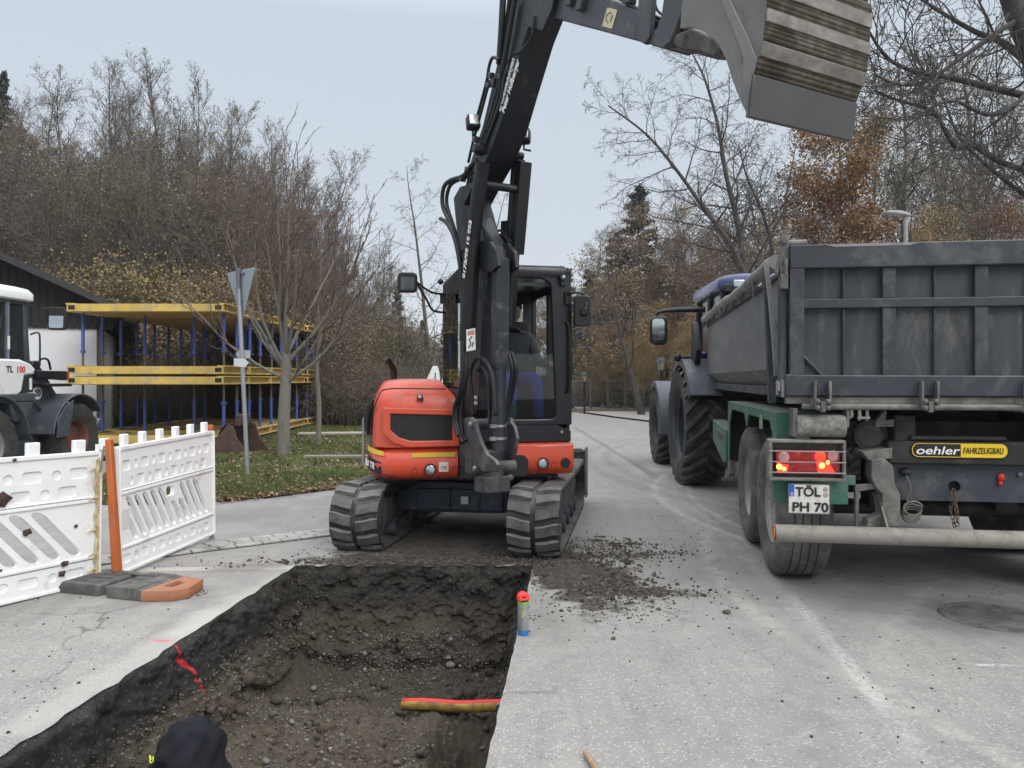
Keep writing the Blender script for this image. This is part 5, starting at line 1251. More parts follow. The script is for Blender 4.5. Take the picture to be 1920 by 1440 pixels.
b = MB(); b.prism([(X(1540), zt - .001), (X(1560), zt - .02), (X(1700), zt - .02), (X(1720), zt - .001)], 'y', -.078, -.074); b.build('scraped_patch', m_light_steel, tr)
for k, px in enumerate((1535, 1732, 1925)):              # hinge brackets under the tailgate
    x = X(px)
    if x > WX - .05: continue
    b = MB()
    for s_ in (-1, 1):
        b.box((x + s_ * .048, -.10, Zt(px, 738)), (.016, .05, .17)); b.sphere((x + s_ * .033, -.125, Zt(px, 752)), .018, 6); b.sphere((x + s_ * .033, -.125, Zt(px, 764)), .018, 6)
    b.cyl((x - .055, -.11, Zt(px, 762)), (x + .055, -.11, Zt(px, 762)), .016, n=10); b.box((x, -.11, Zt(px, 762)), (.03, .05, .07)); b.build('tailgate_hinge', m_dirty_steel, tr, bevel=.004)
zsub = Zt(1560, 748); zsl = Zt(1560, 757); 
b = MB(); b.bx(xl0 - .02, WX, -.05, .02, zsl, zb - .004); b.build('bed_sill', m_dirty_steel, tr, bevel=.004)
b = MB(); b.cyl((X(1500), -.06, Zt(1560, 762)), (WX, -.06, Zt(1560, 762)), .020, n=14); b.build('locking_bar', m_dirty_steel, tr)
b = MB()
for px in (1592, 1607, 1621): x = X(px); b.tube([(x, -.05, Zt(px, 760)), (x, -.06, Zt(px, 780)), (x - (.03 if px == 1592 else 0), -.05, Zt(px, 787))], .011, 6)
b.cyl((X(1603), -.06, Zt(1603, 783)), (X(1626), -.06, Zt(1626, 783)), .009); b.build('locking_hook', m_dirty_steel, tr)
# left corner: swing post, latch, pale edge strip
b = MB(); b.bx(xl0 - .055, xl0 - .012, -.03, .06, Zt(1470, 745), Zt(1470, 500)); b.build('corner_post', m_box, tr, bevel=.005)
ylp = .20
def S(px, py, x=0): return TF.onX(px, py, x)
b = MB(); pts = [(1432, 498), (1440, 492), (1450, 570), (1462, 572), (1466, 700), (1451, 706), (1447, 640), (1440, 560)]
poly = [TF.onY(px, py, .16) for px, py in pts]; b.prism(poly, 'y', .145, .175); b.build('edge_strip', m_light_steel, tr, bevel=.003)
b = MB(); pts = [(1430, 500), (1442, 498), (1456, 700), (1455, 755), (1441, 757), (1437, 640)]; poly = [TF.onY(px, py, .22) for px, py in pts]; b.prism(poly, 'y', .20, .26); b.build('rear_side_post', m_box, tr, bevel=.004)
b = MB(); pts = [(1465, 436), (1471, 432), (1475, 438), (1477, 470), (1476, 520), (1474, 540), (1462, 540), (1459, 500), (1456, 520), (1452, 510), (1460, 480)]; poly = [TF.onY(px, py, 0) for px, py in pts]; b.prism(poly, 'y', -.05, .02)
z = Zt(1470, 457); b.cyl((X(1474), -.02, z), (X(1511), -.02, z), .022, n=14); b.cyl((X(1468), -.07, Zt(1468, 452)), (X(1468), .04, Zt(1468, 452)), .028, n=12); b.box((X(1467), -.05, Zt(1467, 530)), (.05, .05, .10)); b.box((X(1470), -.06, Zt(1467, 505)), (.02, .04, .12)); b.build('tailgate_pivot', m_dirty_steel, tr, bevel=.004)
b = MB(); b.box((X(1457), .0, Zt(1457, 727)), (.012, .03, .10)); b.box((X(1466), -.03, Zt(1466, 728)), (.02, .03, .12)); b.cyl((X(1459), -.03, Zt(1459, 733)), (X(1459), -.03, Zt(1459, 715)), .01); b.build('side_latch', m_light_steel, tr, bevel=.002)
# side wall, seen in steep perspective (outer face at x = 0)
LB = 5.65; y0s = .24
z_top = 2.28; z_low = 1.62; z_bot = 1.48
b = MB(); b.bx(-.004, .03, y0s, LB, z_low, z_top); b.build('side_sheet', m_side, tr)
b = MB(); b.prism([(0, z_low), (.03, z_low), (.16, z_bot), (.13, z_bot)], 'y', y0s, LB); b.build('side_bevel', mat('dusty_bevel', (.15, .145, .135), .6, var=.2, dirt=(.25, .235, .21), da=.5, ds=3), tr)
b = MB(); b.bx(.06, .14, y0s - .02, LB, z_bot - .07, z_bot + .005); b.build('side_sill', m_box, tr, bevel=.005)
b = MB(); b.bx(-.03, .035, y0s, LB, z_top, z_top + .035); b.build('side_rim', m_box, tr, bevel=.006)
for k in range(9):
    y = .5 + k * .62; b = MB(); b.tube([(-.045, y, z_top + .08), (-.05, y + .22, z_top + .0), (-.042, y + .26, z_top + .05)], .010, 5, 3); b.build('tarp_strap', m_black, tr)
b = MB(); P = [(-.025, y, z_top + .115 + .012 * math.sin(y * 2.1)) for y in np.linspace(.3, LB + .1, 24)]; b.tube(P, [.055 + .006 * math.sin(i * 1.7) for i in range(24)], 16); b.build('rolled_tarpaulin', mat('grey_tarpaulin', (.20, .195, .185), .6, var=.2, vs=3, dirt=(.30, .285, .26), da=.4, ds=4, bs=25, ba=.4), tr)
for y in (1.15, 3.6): MB().bx(-.065, -.05, y - .018, y + .018, z_top - .05, z_top + .20).build('tarp_holder', m_dirty_steel, tr, bevel=.004)
MB().bx(-.0075, -.0045, LB - .16, LB - .02, z_low + .1, z_top - .05).build('red_marker', mat('faded_red_marker', (.40, .07, .05), .5), tr)
b = MB(); b.bx(.03, WX, LB, LB + .05, z_bot, z_top + .1); b.bx(.10, WX - .06, .03, LB, z_bot - .06, z_bot); b.bx(WX - .04, WX, .03, LB, z_bot, z_top + .035); b.build('box_body', m_box, tr, bevel=.005)
b = MB(); b.bx(.14, WX - .1, .3, LB - .1, z_top - .28, z_top - .2); b.build('load', mat('loaded_rubble', (.16, .15, .13), .95, var=.4, vs=8, bs=8, ba=1), tr)
# chassis
b = MB(); b.bx(.72, .86, .1, 5.2, 1.02, 1.30); b.bx(1.67, 1.81, .1, 5.2, 1.02, 1.30); b.bx(.3, 2.2, .35, .55, 1.05, 1.25); b.bx(.3, 2.2, 2.9, 3.05, 1.02, 1.2); b.bx(.9, 1.6, .6, 1.0, 1.1, 1.38); b.prism([(.86, 5.2), (1.67, 5.2), (1.35, 7.2), (1.18, 7.2)], 'z', .85, 1.0); b.build('chassis', m_dark, tr, bevel=.01)
def yb(px, py, y): return TF.onY(px, py, y)
xA, zA = yb(1665, 826, .06); xB, zB = yb(1925, 872, .06)
b = MB(); b.bx(xA, min(WX - .35, 2.16), .06, .20, zB - .01, zA); b.build('crossbeam', m_dark, tr, bevel=.015)
(x0, z0), (x1, z1) = yb(1712, 853, .05), yb(1886, 836, .05)
hh = (z1 - z0) / 2 + .008; zc_ = (z0 + z1) / 2
Mq = axes((0, .052, 0), (1, 0, 0), (0, 0, 1)); xm = yb(1801, 845, .05)[0]
link('sign_plate', plate_mesh('sign_plate', [rrect(x0 - .012, x1 + .012, zc_ - hh - .008, zc_ + hh + .008, hh * .9, 8)], .006, m_black_letter, Mq), tr)
m_yel = mat('sign_yellow', (.80, .55, .02), .45, var=.05, ba=0)
rr_ = rrect(x0 - .005, x1 + .005, zc_ - hh, zc_ + hh, hh * .95, 8)
ylp_ = [(max(x, xm), z) for x, z in rr_]
link('sign_field', plate_mesh('sign_field', [ylp_], .003, m_yel, axes((0, .046, 0), (1, 0, 0), (0, 0, 1))), tr)
ol = [rrect(x0 - .008, x1 + .008, zc_ - hh - .004, zc_ + hh + .004, hh, 8), rrect(x0 - .004, x1 + .004, zc_ - hh, zc_ + hh, hh * .95, 8)]
link('sign_outline', plate_mesh('sign_outline', ol, .003, m_yel, axes((0, .0462, 0), (1, 0, 0), (0, 0, 1))), tr)
def fit(name, body, xa, xb, z, size, mt, par, y, shear=0, bold=0.0):
    cu = bpy.data.curves.new('t', 'FONT'); cu.body = body; cu.size = size; cu.offset = bold; cu.shear = shear; ob = bpy.data.objects.new('t', cu); me = bpy.data.meshes.new_from_object(ob); L = max(v.co.x for v in me.vertices) - min(v.co.x for v in me.vertices); bpy.data.objects.remove(ob); bpy.data.meshes.remove(me)
    return text(name, body, size, mt, par, axes((xa, y, z), (1, 0, 0), (0, 0, 1)), shear=shear, bold=bold, sx=(xb - xa) / L)
fit('sign_lettering', 'oehler', x0 + .012, xm - .012, zc_ - hh * .62, hh * 1.75, m_white_letter, tr, .0415, .2, .0009)
fit('sign_lettering', 'FAHRZEUGBAU', xm + .012, x1 - .02, zc_ - hh * .48, hh * 1.4, m_black_letter, tr, .0415, .12, 0.0)
b = MB(); b.box(((x0 + x1) / 2, .08, zA + .02), ((x1 - x0) + .02, .05, .03)); b.build('pallet_edge', m_dark, tr, bevel=.01)
# perforated tow beam with hole
xA, zA2 = yb(1672, 870, .14); xB, zB2 = yb(1925, 942, .14); xh, zh = yb(1788, 912, .14)
holes = [circ(xh, zh, .042, n=24)] + [circ(xh + dx, zh + dz, .006, n=8) for dx in (-.08, .08) for dz in (-.07, .06)]
link('rear_crossmember', plate_mesh('rear_crossmember', [[(xA, zB2 + .02), (xA + .03, zB2), (2.16, zB2), (2.16, zA2), (xA, zA2)]] + holes, .02, mat('navy_crossmember', (.030, .037, .052), .55, var=.2, dirt=(.10, .098, .09), da=.3, ds=4), axes((0, .14, 0), (1, 0, 0), (0, 0, 1)), .003), tr)
b = MB(); b.bx(xA + .02, 2.1, .18, .30, zB2 + .03, zA2 - .03); b.build('beam_core', m_dark, tr)
b = MB(); q = yb(1877, 895, .12); b.sphere((q[0], .12, q[1]), .028, 8, (.9, .6, 1)); b.sphere((q[0] - .01, .11, q[1] - .04), .016, 6); b.build('red_air_coupling', mat('red_coupling_cap', (.5, .02, .02), .4), tr)
b = MB(); q = yb(1912, 890, .12); b.sphere((q[0], .12, q[1]), .016, 6); b.build('grey_socket', m_dirty_steel, tr)
# chain hanging from the hole
def chain(pts, n, r=.011, par=None, name='chain_link'):
    P = spline([Vector(p) for p in pts], 12); d = np.r_[0, np.cumsum([(P[i + 1] - P[i]).length for i in range(len(P) - 1)])]; A = np.array(P)
    proto = None
    for i in range(n):
        t = (i + .5) / n * d[-1]; c = Vector([np.interp(t, d, A[:, k]) for k in range(3)]); t2 = Vector([np.interp(min(d[-1], t + .01), d, A[:, k]) for k in range(3)]); dv = (t2 - c)
        q = (dv if dv.length > 1e-6 else Vector((0, 0, -1))).to_track_quat('Z', 'Y').to_matrix().to_4x4()
        if proto is None:
            b = MB(); lp = [(r * 1.0 * math.cos(a), 0, r * 1.7 * math.sin(a)) for a in np.linspace(0, 2 * math.pi, 11)[:-1]]; lp.append(lp[0]); b.tube(lp, r * .32, 5); proto = b.mesh(name, m_rusty)
        o = link(name, proto, par); o.matrix_local = Matrix.Translation(c) @ q @ Matrix.Rotation(R(90) * (i % 2), 4, 'Z')
m_rusty = mat('rusty_chain', (.13, .085, .055), .7, metal=.2, var=.3, dirt=(.22, .2, .17), da=.3)
def T3(px, py, y): x, z = yb(px, py, y); return (x, y, z)
chain([T3(1788, 918, .10), T3(1790, 935, .08), T3(1794, 960, .06), T3(1795, 985, .05)], 11, par=tr); chain([T3(1785, 945, .09), T3(1782, 955, .08), T3(1787, 975, .07), T3(1790, 988, .06)], 6, par=tr)
# coiled cable
b = MB(); c = Vector(T3(1709, 963, .06)); pts = [Vector(T3(1697, 888, .10)), Vector(T3(1705, 905, .08)), Vector(T3(1708, 920, .06)), Vector(T3(1700, 938, .06))]
for i in range(50): a = i / 50 * 2 * math.pi * 4.2; pts.append(c + Vector((.058 * math.cos(a), -.03 + .05 * i / 50, .042 * math.sin(a) + .05 - .08 * i / 50)))
b.tube(pts, .006, 6, 2); b.build('coiled_cable', m_dirty_steel, tr, smooth=180)
MB().sphere(T3(1698, 885, .11), .04, 8, (1, .8, .7)).build('socket', m_dark, tr)
# support leg bracket
b = MB(); b.prism([yb(px, py, .10) for px, py in [(1628, 860), (1650, 856), (1668, 872), (1671, 905), (1681, 925), (1681, 984), (1618, 984), (1622, 972), (1645, 962), (1648, 925), (1636, 912), (1626, 890)]], 'y', .02, .16); b.build('leg_bracket', m_dirty_steel, tr, bevel=.008)
b = MB(); b.prism([yb(px, py, .10) for px, py in [(1600, 908), (1640, 905), (1640, 915), (1608, 920), (1607, 985), (1601, 985)]], 'y', .06, .10); b.build('bracket_arm', m_dirty_steel, tr, bevel=.005); b = MB(); b.prism([yb(px, py, .10) for px, py in [(1612, 846), (1668, 838), (1668, 858), (1625, 862)]], 'y', .04, .2); b.build('bracket_arm', m_dirty_steel, tr, bevel=.005)
# tipping roller and air cylinder behind
q0, q1 = yb(1492, 797, -.02), yb(1583, 800, -.02)
b = MB(); b.lathe([(0, 0), (.072, 0), (.078, .006), (.078, q1[0] - q0[0] - .006), (.072, q1[0] - q0[0]), (0, q1[0] - q0[0])], (q0[0], -.02, (q0[1] + q1[1]) / 2), (1, 0, 0), 36); b.build('support_roller', mat('gritty_roller', (.24, .23, .21), .9, var=.3, vs=25, dirt=(.08, .075, .07), da=.5, ds=22, bs=60, ba=.8), tr)
b = MB(); b.bx(X(1484), X(1492), -.06, .08, Zt(1488, 818), Zt(1488, 765)); b.bx(X(1583), X(1588), -.06, .08, Zt(1588, 800), Zt(1588, 768)); b.build('roller_bracket', m_dirty_steel, tr, bevel=.004)
b = MB(); q = yb(1625, 815, .35); b.lathe([(0, 0), (.075, 0), (.11, .03), (.12, .08), (.10, .16), (.07, .2), (0, .2)], (q[0], .25, q[1]), (.35, 1, 0), 28); b.build('brake_cylinder', m_dirty_steel, tr)
b = MB(); b.prism([yb(px, py, .1) for px, py in [(1640, 790), (1656, 770), (1662, 770), (1658, 788), (1676, 786), (1674, 800), (1640, 800)]], 'y', .08, .14); b.build('small_bracket', m_dirty_steel, tr, bevel=.003)
# underrun bar
(xa, za), (xb_, zb2) = yb(1453, 999, -.12), yb(1920, 997, -.12)
b = MB(); b.lathe([(0, 0), (.055, 0), (.0575, .004), (.0575, 2.45), (0, 2.45)], (xa, -.12, za), (1, 0, 0), 32); b.build('underrun_bar', mat('dusty_underrun_tube', (.29, .27, .235), .7, var=.25, vs=3, dirt=(.14, .13, .115), da=.35, ds=6, bs=50, ba=.2), tr)
MB().lathe([(0, 0), (.045, 0), (.05, .01)], (xa - .003, -.12, za), (-1, 0, 0), 24).build('bar_cap', mat('dull_orange_cap', (.42, .16, .07), .6, dirt=(.3, .27, .22), da=.3), tr)
b = MB()
for x in (xa + .72, xa + 1.75): b.prism([(-.10, za - .03), (-.10, za + .05), (.1, .75), (.22, .75), (.02, za - .03)], 'x', x, x + .012)
b.build('underrun_bracket', m_dirty_steel, tr)
# green mudguard, tail light box, number plate
yl = -.10
z_gt = Zt(1460, 778, .3)
b = MB(); b.bx(-.06, .46, .10, 2.78, 1.295, 1.315); b.bx(-.065, -.05, .10, 2.78, 1.24, 1.315); b.build('mudguard_top', m_green, tr, bevel=.004)
(xg0, zg0), (xg1, zg1) = yb(1447, 930, .10), yb(1590, 806, .10)
b = MB(); b.prism([(-.065, 1.315), (.40, 1.315), (.40, 1.19), (.02, 1.12), (-.02, 1.05), (.0, .84), (xg0 + .06, zg0 - .06), (xg0 + .02, zg0), (-.065, .95)], 'y', .085, .10); b.build('mudguard_rear', m_green, tr, bevel=.003)
b = MB(); b.prism([(-.065, .10), (-.065, .23), (-.065, .32)] if 0 else [(.10, 1.24), (.10, 1.05), (.17, 1.05), (.26, 1.17), (.36, 1.24)], 'x', -.064, -.052); b.prism([(2.78, 1.24), (2.78, .72), (2.72, .72), (2.66, 1.1), (2.5, 1.24)], 'x', -.064, -.052); b.prism([(1.38, 1.24), (1.50, 1.12), (1.62, 1.24)], 'x', -.064, -.052); b.build('mudguard_edge', m_green, tr)
b = MB(); b.bx(-.05, .45, 2.76, 2.78, .70, 1.3); b.build('front_guard', m_dark, tr)
(x0, z0), (x1, z1) = yb(1450, 940, -.0), yb(1590, 902, -.0)
b = MB(); b.bx(x0, x1, -.005, .01, z0 - .01, z1); b.bx(x0, yb(1605, 900, 0)[0], .01, .04, Zt(1600, 910), Zt(1600, 892)); b.build('plate_carrier', m_green, tr, bevel=.003)
b = MB(); b.bx(-.075, -.067, .62, .74, 1.16, 1.27); b.build('yellow_tag', mat('faded_tag', (.20, .30, .18), .6), tr)
(xa, za), (xb, zb3) = yb(1441, 900, yl), yb(1585, 826, yl)
t = .018
b = MB()
for c_ in ((xa, xb, za, za + t), (xa, xb, zb3 - t, zb3), (xa, xa + t + .004, za + t, zb3 - t), (xb - t, xb, za + t, zb3 - t)): b.bx(c_[0], c_[1], yl - .02, yl + .10, c_[2], c_[3])
b.bx(xa, xb, yl + .085, yl + .10, za, zb3); b.build('light_guard', m_dirty_steel, tr, bevel=.003)
b = MB()
for py in (846, 866, 886):
    z = yb(1510, py, yl)[1]; b.cyl((xa, yl - .02, z), (xb, yl - .02, z), .0045, n=8)
b.build('guard_bar', m_light_steel, tr)
(la, lz0), (lb_, lz1) = yb(1455, 888, yl + .01), yb(1576, 845, yl + .01)
m_redlens = mat('red_lens', (.30, .012, .014), .15, var=.3, vs=30, spec=.8); b = MB(); b.bx(la, lb_, yl + .015, yl + .08, lz0, lz1); b.build('tail_light', m_redlens, tr, bevel=.006)
e_hot = emit('lit_amber_filament', (1, .42, .06), 5.0); e_red = emit('lit_red_lamp', (1, .03, .012), 2.0); e_clear = emit('lit_clear_lens', (.75, .35, .33), .25)
def lampd(px, py, r, m_, nm='lamp_lens', sc=1): x, z = yb(px, py, yl + .012); b = MB(); b.lathe([(0, .006), (r * .7, .005), (r, 0)], (x, yl + .0145, z), (0, -1, 0), 22); return b.build(nm, m_, tr)
m_clear_pink = mat('clear_ribbed_lens', (.55, .28, .27), .15, var=.3, vs=60); m_dred = mat('dark_red_lens', (.38, .015, .015), .15, var=.3)
lampd(1470, 857, .036, m_clear_pink); lampd(1493, 857, .034, m_dred); lampd(1538, 856, .036, e_red); lampd(1563, 855, .036, m_clear_pink); lampd(1490, 877, .016, m_dred)
def tri(pts, m_, nm): return MB().prism([yb(px, py, yl + .012) for px, py in pts], 'y', yl + .009, yl + .0148).build(nm, m_, tr)
tri([(1501, 862), (1517, 862), (1509, 849)], m_dred, 'reflector'); tri([(1457, 866), (1466, 870), (1478, 872), (1476, 884), (1458, 886)], e_red, 'lamp_glow'); tri([(1531, 868), (1552, 866), (1559, 876), (1565, 886), (1534, 885)], e_red, 'lamp_glow')
b = MB()
for px, py, s_ in ((1461, 875, .020), (1470, 879, .014), (1541, 873, .020), (1552, 867, .014)):
    x, z = yb(px, py, yl + .012); b.lathe([(0, .007), (s_ * .6, .005), (s_, 0)], (x, yl + .009, z), (0, -1, 0), 7)
b.build('lit_bulb', e_hot, tr)
(xa2, za2), (xb2, zb4) = yb(1478, 962, yl), yb(1556, 908, yl)
b = MB(); b.bx(xa2, xb2, yl - .003, yl + .003, za2, zb4); b.build('number_plate', mat('dirty_plate_white', (.62, .61, .57), .5, var=.1, dirt=(.35, .33, .29), da=.35, ds=12), tr, bevel=.002)
b = MB(); b.bx(xa2 + .004, xa2 + .038, yl - .0045, yl - .0032, zb4 - .085, zb4 - .006); b.build('plate_blue_band', mat('plate_blue', (.02, .09, .45), .5), tr)
fit('plate_country_letter', 'D', xa2 + .014, xa2 + .029, zb4 - .08, .03, m_white_letter, tr, yl - .0065)
fit('plate_lettering', 'TÖL', xa2 + .046, xb2 - .060, zb4 - .082, .085, m_black_letter, tr, yl - .006, 0, .0022)
fit('plate_lettering', 'PH 70', xa2 + .022, xb2 - .014, za2 + .016, .085, m_black_letter, tr, yl - .006, 0, .0022)
b = MB()
for dz in (.035, .072): b.lathe([(0, .002), (.015, .002), (.0155, 0)], (xb2 - .028, yl - .004, zb4 - dz), (0, -1, 0), 18)
b.build('plate_seal', mat('plate_seal', (.30, .27, .23), .6, var=.4, vs=60), tr)
o_ = [rrect(xa2 - .001, xb2 + .001, za2 - .001, zb4 + .001, .008), rrect(xa2 + .004, xb2 - .004, za2 + .004, zb4 - .004, .006)]
link('plate_rim', plate_mesh('plate_rim', o_, .003, m_dirty_steel, axes((0, yl - .004, 0), (1, 0, 0), (0, 0, 1))), tr)
b = MB(); xq, zq = yb(1510, 823, yl + .05); b.lathe([(0, .0), (.062, .0), (.064, -.004)], (xq, yl + .125, zq - .045), (0, -1, 0), 28); b.build('speed_disc', m_white, tr); fit('speed_lettering', '40', xq - .032, xq + .034, zq - .060, .07, m_black_letter, tr, yl + .119, 0, .002)
# wheels
for y in (.88, 2.08):
    add_wheel(tr, (.20, y, .545), (-1, 0, 0), .545, .40, .30, [m_trailer_tyre], m_rim_cream, grooves=4, dish=.10); add_wheel(tr, (WX - .20, y, .545), (1, 0, 0), .545, .40, .30, [m_trailer_tyre], m_rim_cream, grooves=4, dish=.10)
b = MB()
for y in (.88, 2.08): b.cyl((.3, y, .545), (WX - .3, y, .545), .06, n=14); b.bx(.75, .9, y - .12, y + .12, .55, 1.0); b.bx(1.65, 1.8, y - .12, y + .12, .55, 1.0)
b.build('axle', m_dark, tr)
# green side board ahead of the wheels and grey strut
(ya, za), (yb_, zb5) = S(1355, 900, -.05), S(1326, 812, -.05)
y1_, y2_ = 2.95, 4.1
z = lambda px, py, y: CH + (HY - py) / F * TF.depth(-.05, y)
b = MB(); b.prism([(3.02, .66), (3.02, 1.0), (4.35, 1.04), (4.35, .78), (3.3, .62)], 'x', -.06, .10); b.build('side_board', m_green, tr, bevel=.01)
MB().prism([(3.3, .85), (3.3, .92), (3.8, .93), (3.8, .87)], 'x', -.0635, -.0605).build('board_print', m_black_letter, tr)
MB().prism([(2.85, .55), (2.95, .5), (3.02, 1.22), (2.9, 1.22)], 'x', -.04, .02).build('grey_strut', m_dirty_steel, tr, bevel=.006)

# ================================================================ TRACTOR
KF = Frame(3.72, 11.35, -2.5)
tk = thingF('tractor', 'blue tractor with huge lugged tyres hitched ahead of the grey tipping trailer', 'tractor', KF)
m_fender = mat('grey_fender', (.085, .095, .115), .45, var=.1, dirt=(.2, .195, .18), da=.2); m_tblue = mat('tractor_blue', (.008, .022, .11), .3, var=.08, coat=.4, ba=.01)
for s_ in (-1, 1):
    add_wheel(tk, (s_ * .98, 0, .86), (s_, 0, 0), .87, .62, .50, [m_tractor_tyre, m_tractor_lug], m_dark_rim, lugs=-1.25, nl=22, lug_h=.05, dish=.22)
    add_wheel(tk, (s_ * .98, 2.75, .69), (s_, 0, 0), .70, .52, .37, [m_tractor_tyre, m_tractor_lug], m_dark_rim, lugs=-1.25, nl=20, lug_h=.045, dish=.12)
def fender(par, cx, cy, cz, r, w, a0, a1, m_, t=.03, n=16, name='fender', M=None, drop=0):
    b = MB(M); P = []
    for i in range(n + 1):
        a = R(a0 + (a1 - a0) * i / n); P.append((cy + r * math.cos(a), cz + r * math.sin(a)))
    Q = []
    for i in range(n + 1):
        a = R(a0 + (a1 - a0) * i / n); Q.append((cy + (r - t) * math.cos(a), cz + (r - t) * math.sin(a)))
    b.prism(P + Q[::-1], 'x', cx - w / 2, cx + w / 2); b.prism([(p[0] * 1, p[1]) for p in P] + [((cy + (q[0] - cy) * .93), cz + (q[1] - cz) * .93) for q in Q[::-1]], 'x', cx - w / 2, cx - w / 2 + .02)
    return b.build(name, m_, par, bevel=.012, smooth=45)
for s_ in (-1, 1):
    fender(tk, s_ * 1.02, 0, .86, .99, .46, 55, 152, m_fender); fender(tk, s_ * 1.06, 2.75, .69, .82, .36, 60, 188, m_fender)
b = MB(); b.bx(-.5, .5, -.7, 3.6, .62, 1.2); b.bx(-.35, .35, -.3, .4, .4, .9); b.cyl((-.9, 0, .86), (.9, 0, .86), .15); b.cyl((-.9, 2.75, .69), (.9, 2.75, .69), .1); b.bx(-.3, .3, -.95, -.6, .75, .95); b.build('tractor_chassis', m_dark, tk, bevel=.02)
b = MB(); loft(b, [[(x, y, z) for x, z in rrect(-.42, .42, 1.15, zt_, .12, 4)] for y, zt_ in ((1.2, 2.0), (2.2, 1.95), (3.1, 1.85), (3.6, 1.65), (3.7, 1.5))]); b.build('bonnet', m_tblue, tk, smooth=50)
b = MB(); b.prism([(-.62, 1.2), (-.78, 1.7), (-.72, 2.75), (1.05, 2.75), (1.2, 1.9), (1.1, 1.2)], 'x', -.02, .02)
b = MB()
for x in (-.78, .78):
    for p in ([(-.74, 1.55), (-.66, 2.78)], [(1.2, 1.3), (.98, 2.78)], [(.15, 1.3), (.15, 2.78)]): b.tube([(x, p[0][0], p[0][1]), (x * .96, p[1][0], p[1][1])], .045, 6)
b.bx(-.8, .8, -.75, 1.2, 1.2, 1.5); b.build('cab_frame', m_black, tk, bevel=.01)
MB().prism([(-.72, 1.5), (-.64, 2.76), (.96, 2.76), (1.18, 1.5)], 'x', -.74, .74).build('cab_glass', mat('dark_tractor_glass', (.012, .016, .018), .08, var=.2, spec=.8, ba=0), tk)
b = MB(); secs = [[(x, y, z) for x, y in rrect(-.84 + o, .84 - o, -.95 + o, 1.25 - o, .22, 5)] for z, o in ((2.76, .05), (2.80, 0), (2.90, 0), (2.96, .04), (3.0, .16), (3.02, .3))]; loft(b, secs); b.build('cab_roof', m_tblue, tk, smooth=50)
b = MB(); b.bx(-.80, .80, -.96, -.90, 2.72, 2.84); b.build('roof_visor', m_black, tk, bevel=.02)
b = MB()
for x in (-.6, -.38, .38, .6): b.box((x, -.975, 2.84), (.15, .03, .10))
b.build('roof_work_light', m_lens, tk, bevel=.02)
b = MB(); b.prism([(-.85, -.05), (-.82, .05)], 'z', 2, 2.1) if 0 else None
b.tube([(-.80, .30, 2.60), (-1.15, .30, 2.60), (-1.48, .30, 2.57), (-1.52, .30, 2.50)], [.045, .04, .025, .018], 8, 4); b.build('mirror_arm', m_black, tk)
link('mirror', plate_mesh('mirror', [rrect(-.11, .11, -.20, .20, .06, 4)], .08, m_black, Matrix.Translation((-1.50, .32, 2.28)) @ Matrix.Rotation(R(8), 4, 'Z') @ Matrix.Rotation(R(90), 4, 'X'), .02), tk)
link('mirror_glass', plate_mesh('mirror_glass', [rrect(-.095, .095, -.15, .18, .05, 4)], .006, m_mirror, Matrix.Translation((-1.51, .255, 2.28)) @ Matrix.Rotation(R(8), 4, 'Z') @ Matrix.Rotation(R(90), 4, 'X')), tk)
b = MB(); b.prism([(-.45, 1.75), (-.60, 1.95), (-.35, 2.35), (-.2, 2.38), (-.12, 1.8)], 'x', -1.10, -1.02); b.sphere((-1.28, -.1, 1.86), .06, 8); b.tube([(-1.28, -.1, 1.86), (-1.1, -.1, 1.86)], .02); b.build('door_handle_bar', m_black, tk, bevel=.01)
b = MB(); b.bx(-.95, -.75, -.1, .9, 1.75, 1.95); b.build('side_body', m_tblue, tk, bevel=.04)

# ================================================================ WHEEL LOADER
LF = Frame(-8.34, 12.1, -3)
ld = thingF('wheel_loader', 'compact wheel loader with white engine cover and dark grey front parked on the left', 'wheel loader', LF)
m_loader_tyre = mat('loader_tyre', (.028, .027, .026), .85, var=.3, dirt=(.075, .068, .06), da=.4, ds=4); m_loader_rim = mat('grey_loader_rim', (.20, .21, .22), .5, var=.15, dirt=(.12, .11, .1), da=.3)
m_rust_rim = mat('rusty_rim', (.16, .055, .035), .6, var=.3, dirt=(.12, .11, .10), da=.4)
for s_ in (-1, 1):
    add_wheel(ld, (s_ * .76, 1.0, .56), (s_, 0, 0), .58, .40, .30, [m_loader_tyre, m_loader_tyre], m_rust_rim if s_ > 0 else m_loader_rim, lugs=-.8, nl=18, lug_h=.03, dish=.16)
    add_wheel(ld, (s_ * .76, -1.05, .56), (s_, 0, 0), .58, .40, .30, [m_loader_tyre, m_loader_tyre], m_loader_rim, lugs=-.8, nl=18, lug_h=.03, dish=.10)
fender(ld, .80, .94, .56, .74, .44, 35, 172, m_dgrey, name='front_fender'); fender(ld, -.80, .94, .56, .74, .44, 35, 172, m_dgrey, name='front_fender')
MB().prism([(.32, .60), (.34, .9), (.52, 1.1), (.74, 1.2), (.70, .95), (.60, .60)], 'x', .985, 1.02).build('fender_side', m_dgrey, ld, bevel=.01)
fender(ld, .80, -1.05, .60, .72, .46, 10, 150, m_dgrey, name='rear_fender')
b = MB(); b.bx(.45, .96, -1.9, .14, 1.20, 1.33); b.prism([(.14, 1.2), (-.05, .95), (-.30, .9), (-.4, 1.2)], 'x', .5, .95); b.build('lower_side_panel', m_dgrey, ld, bevel=.02)
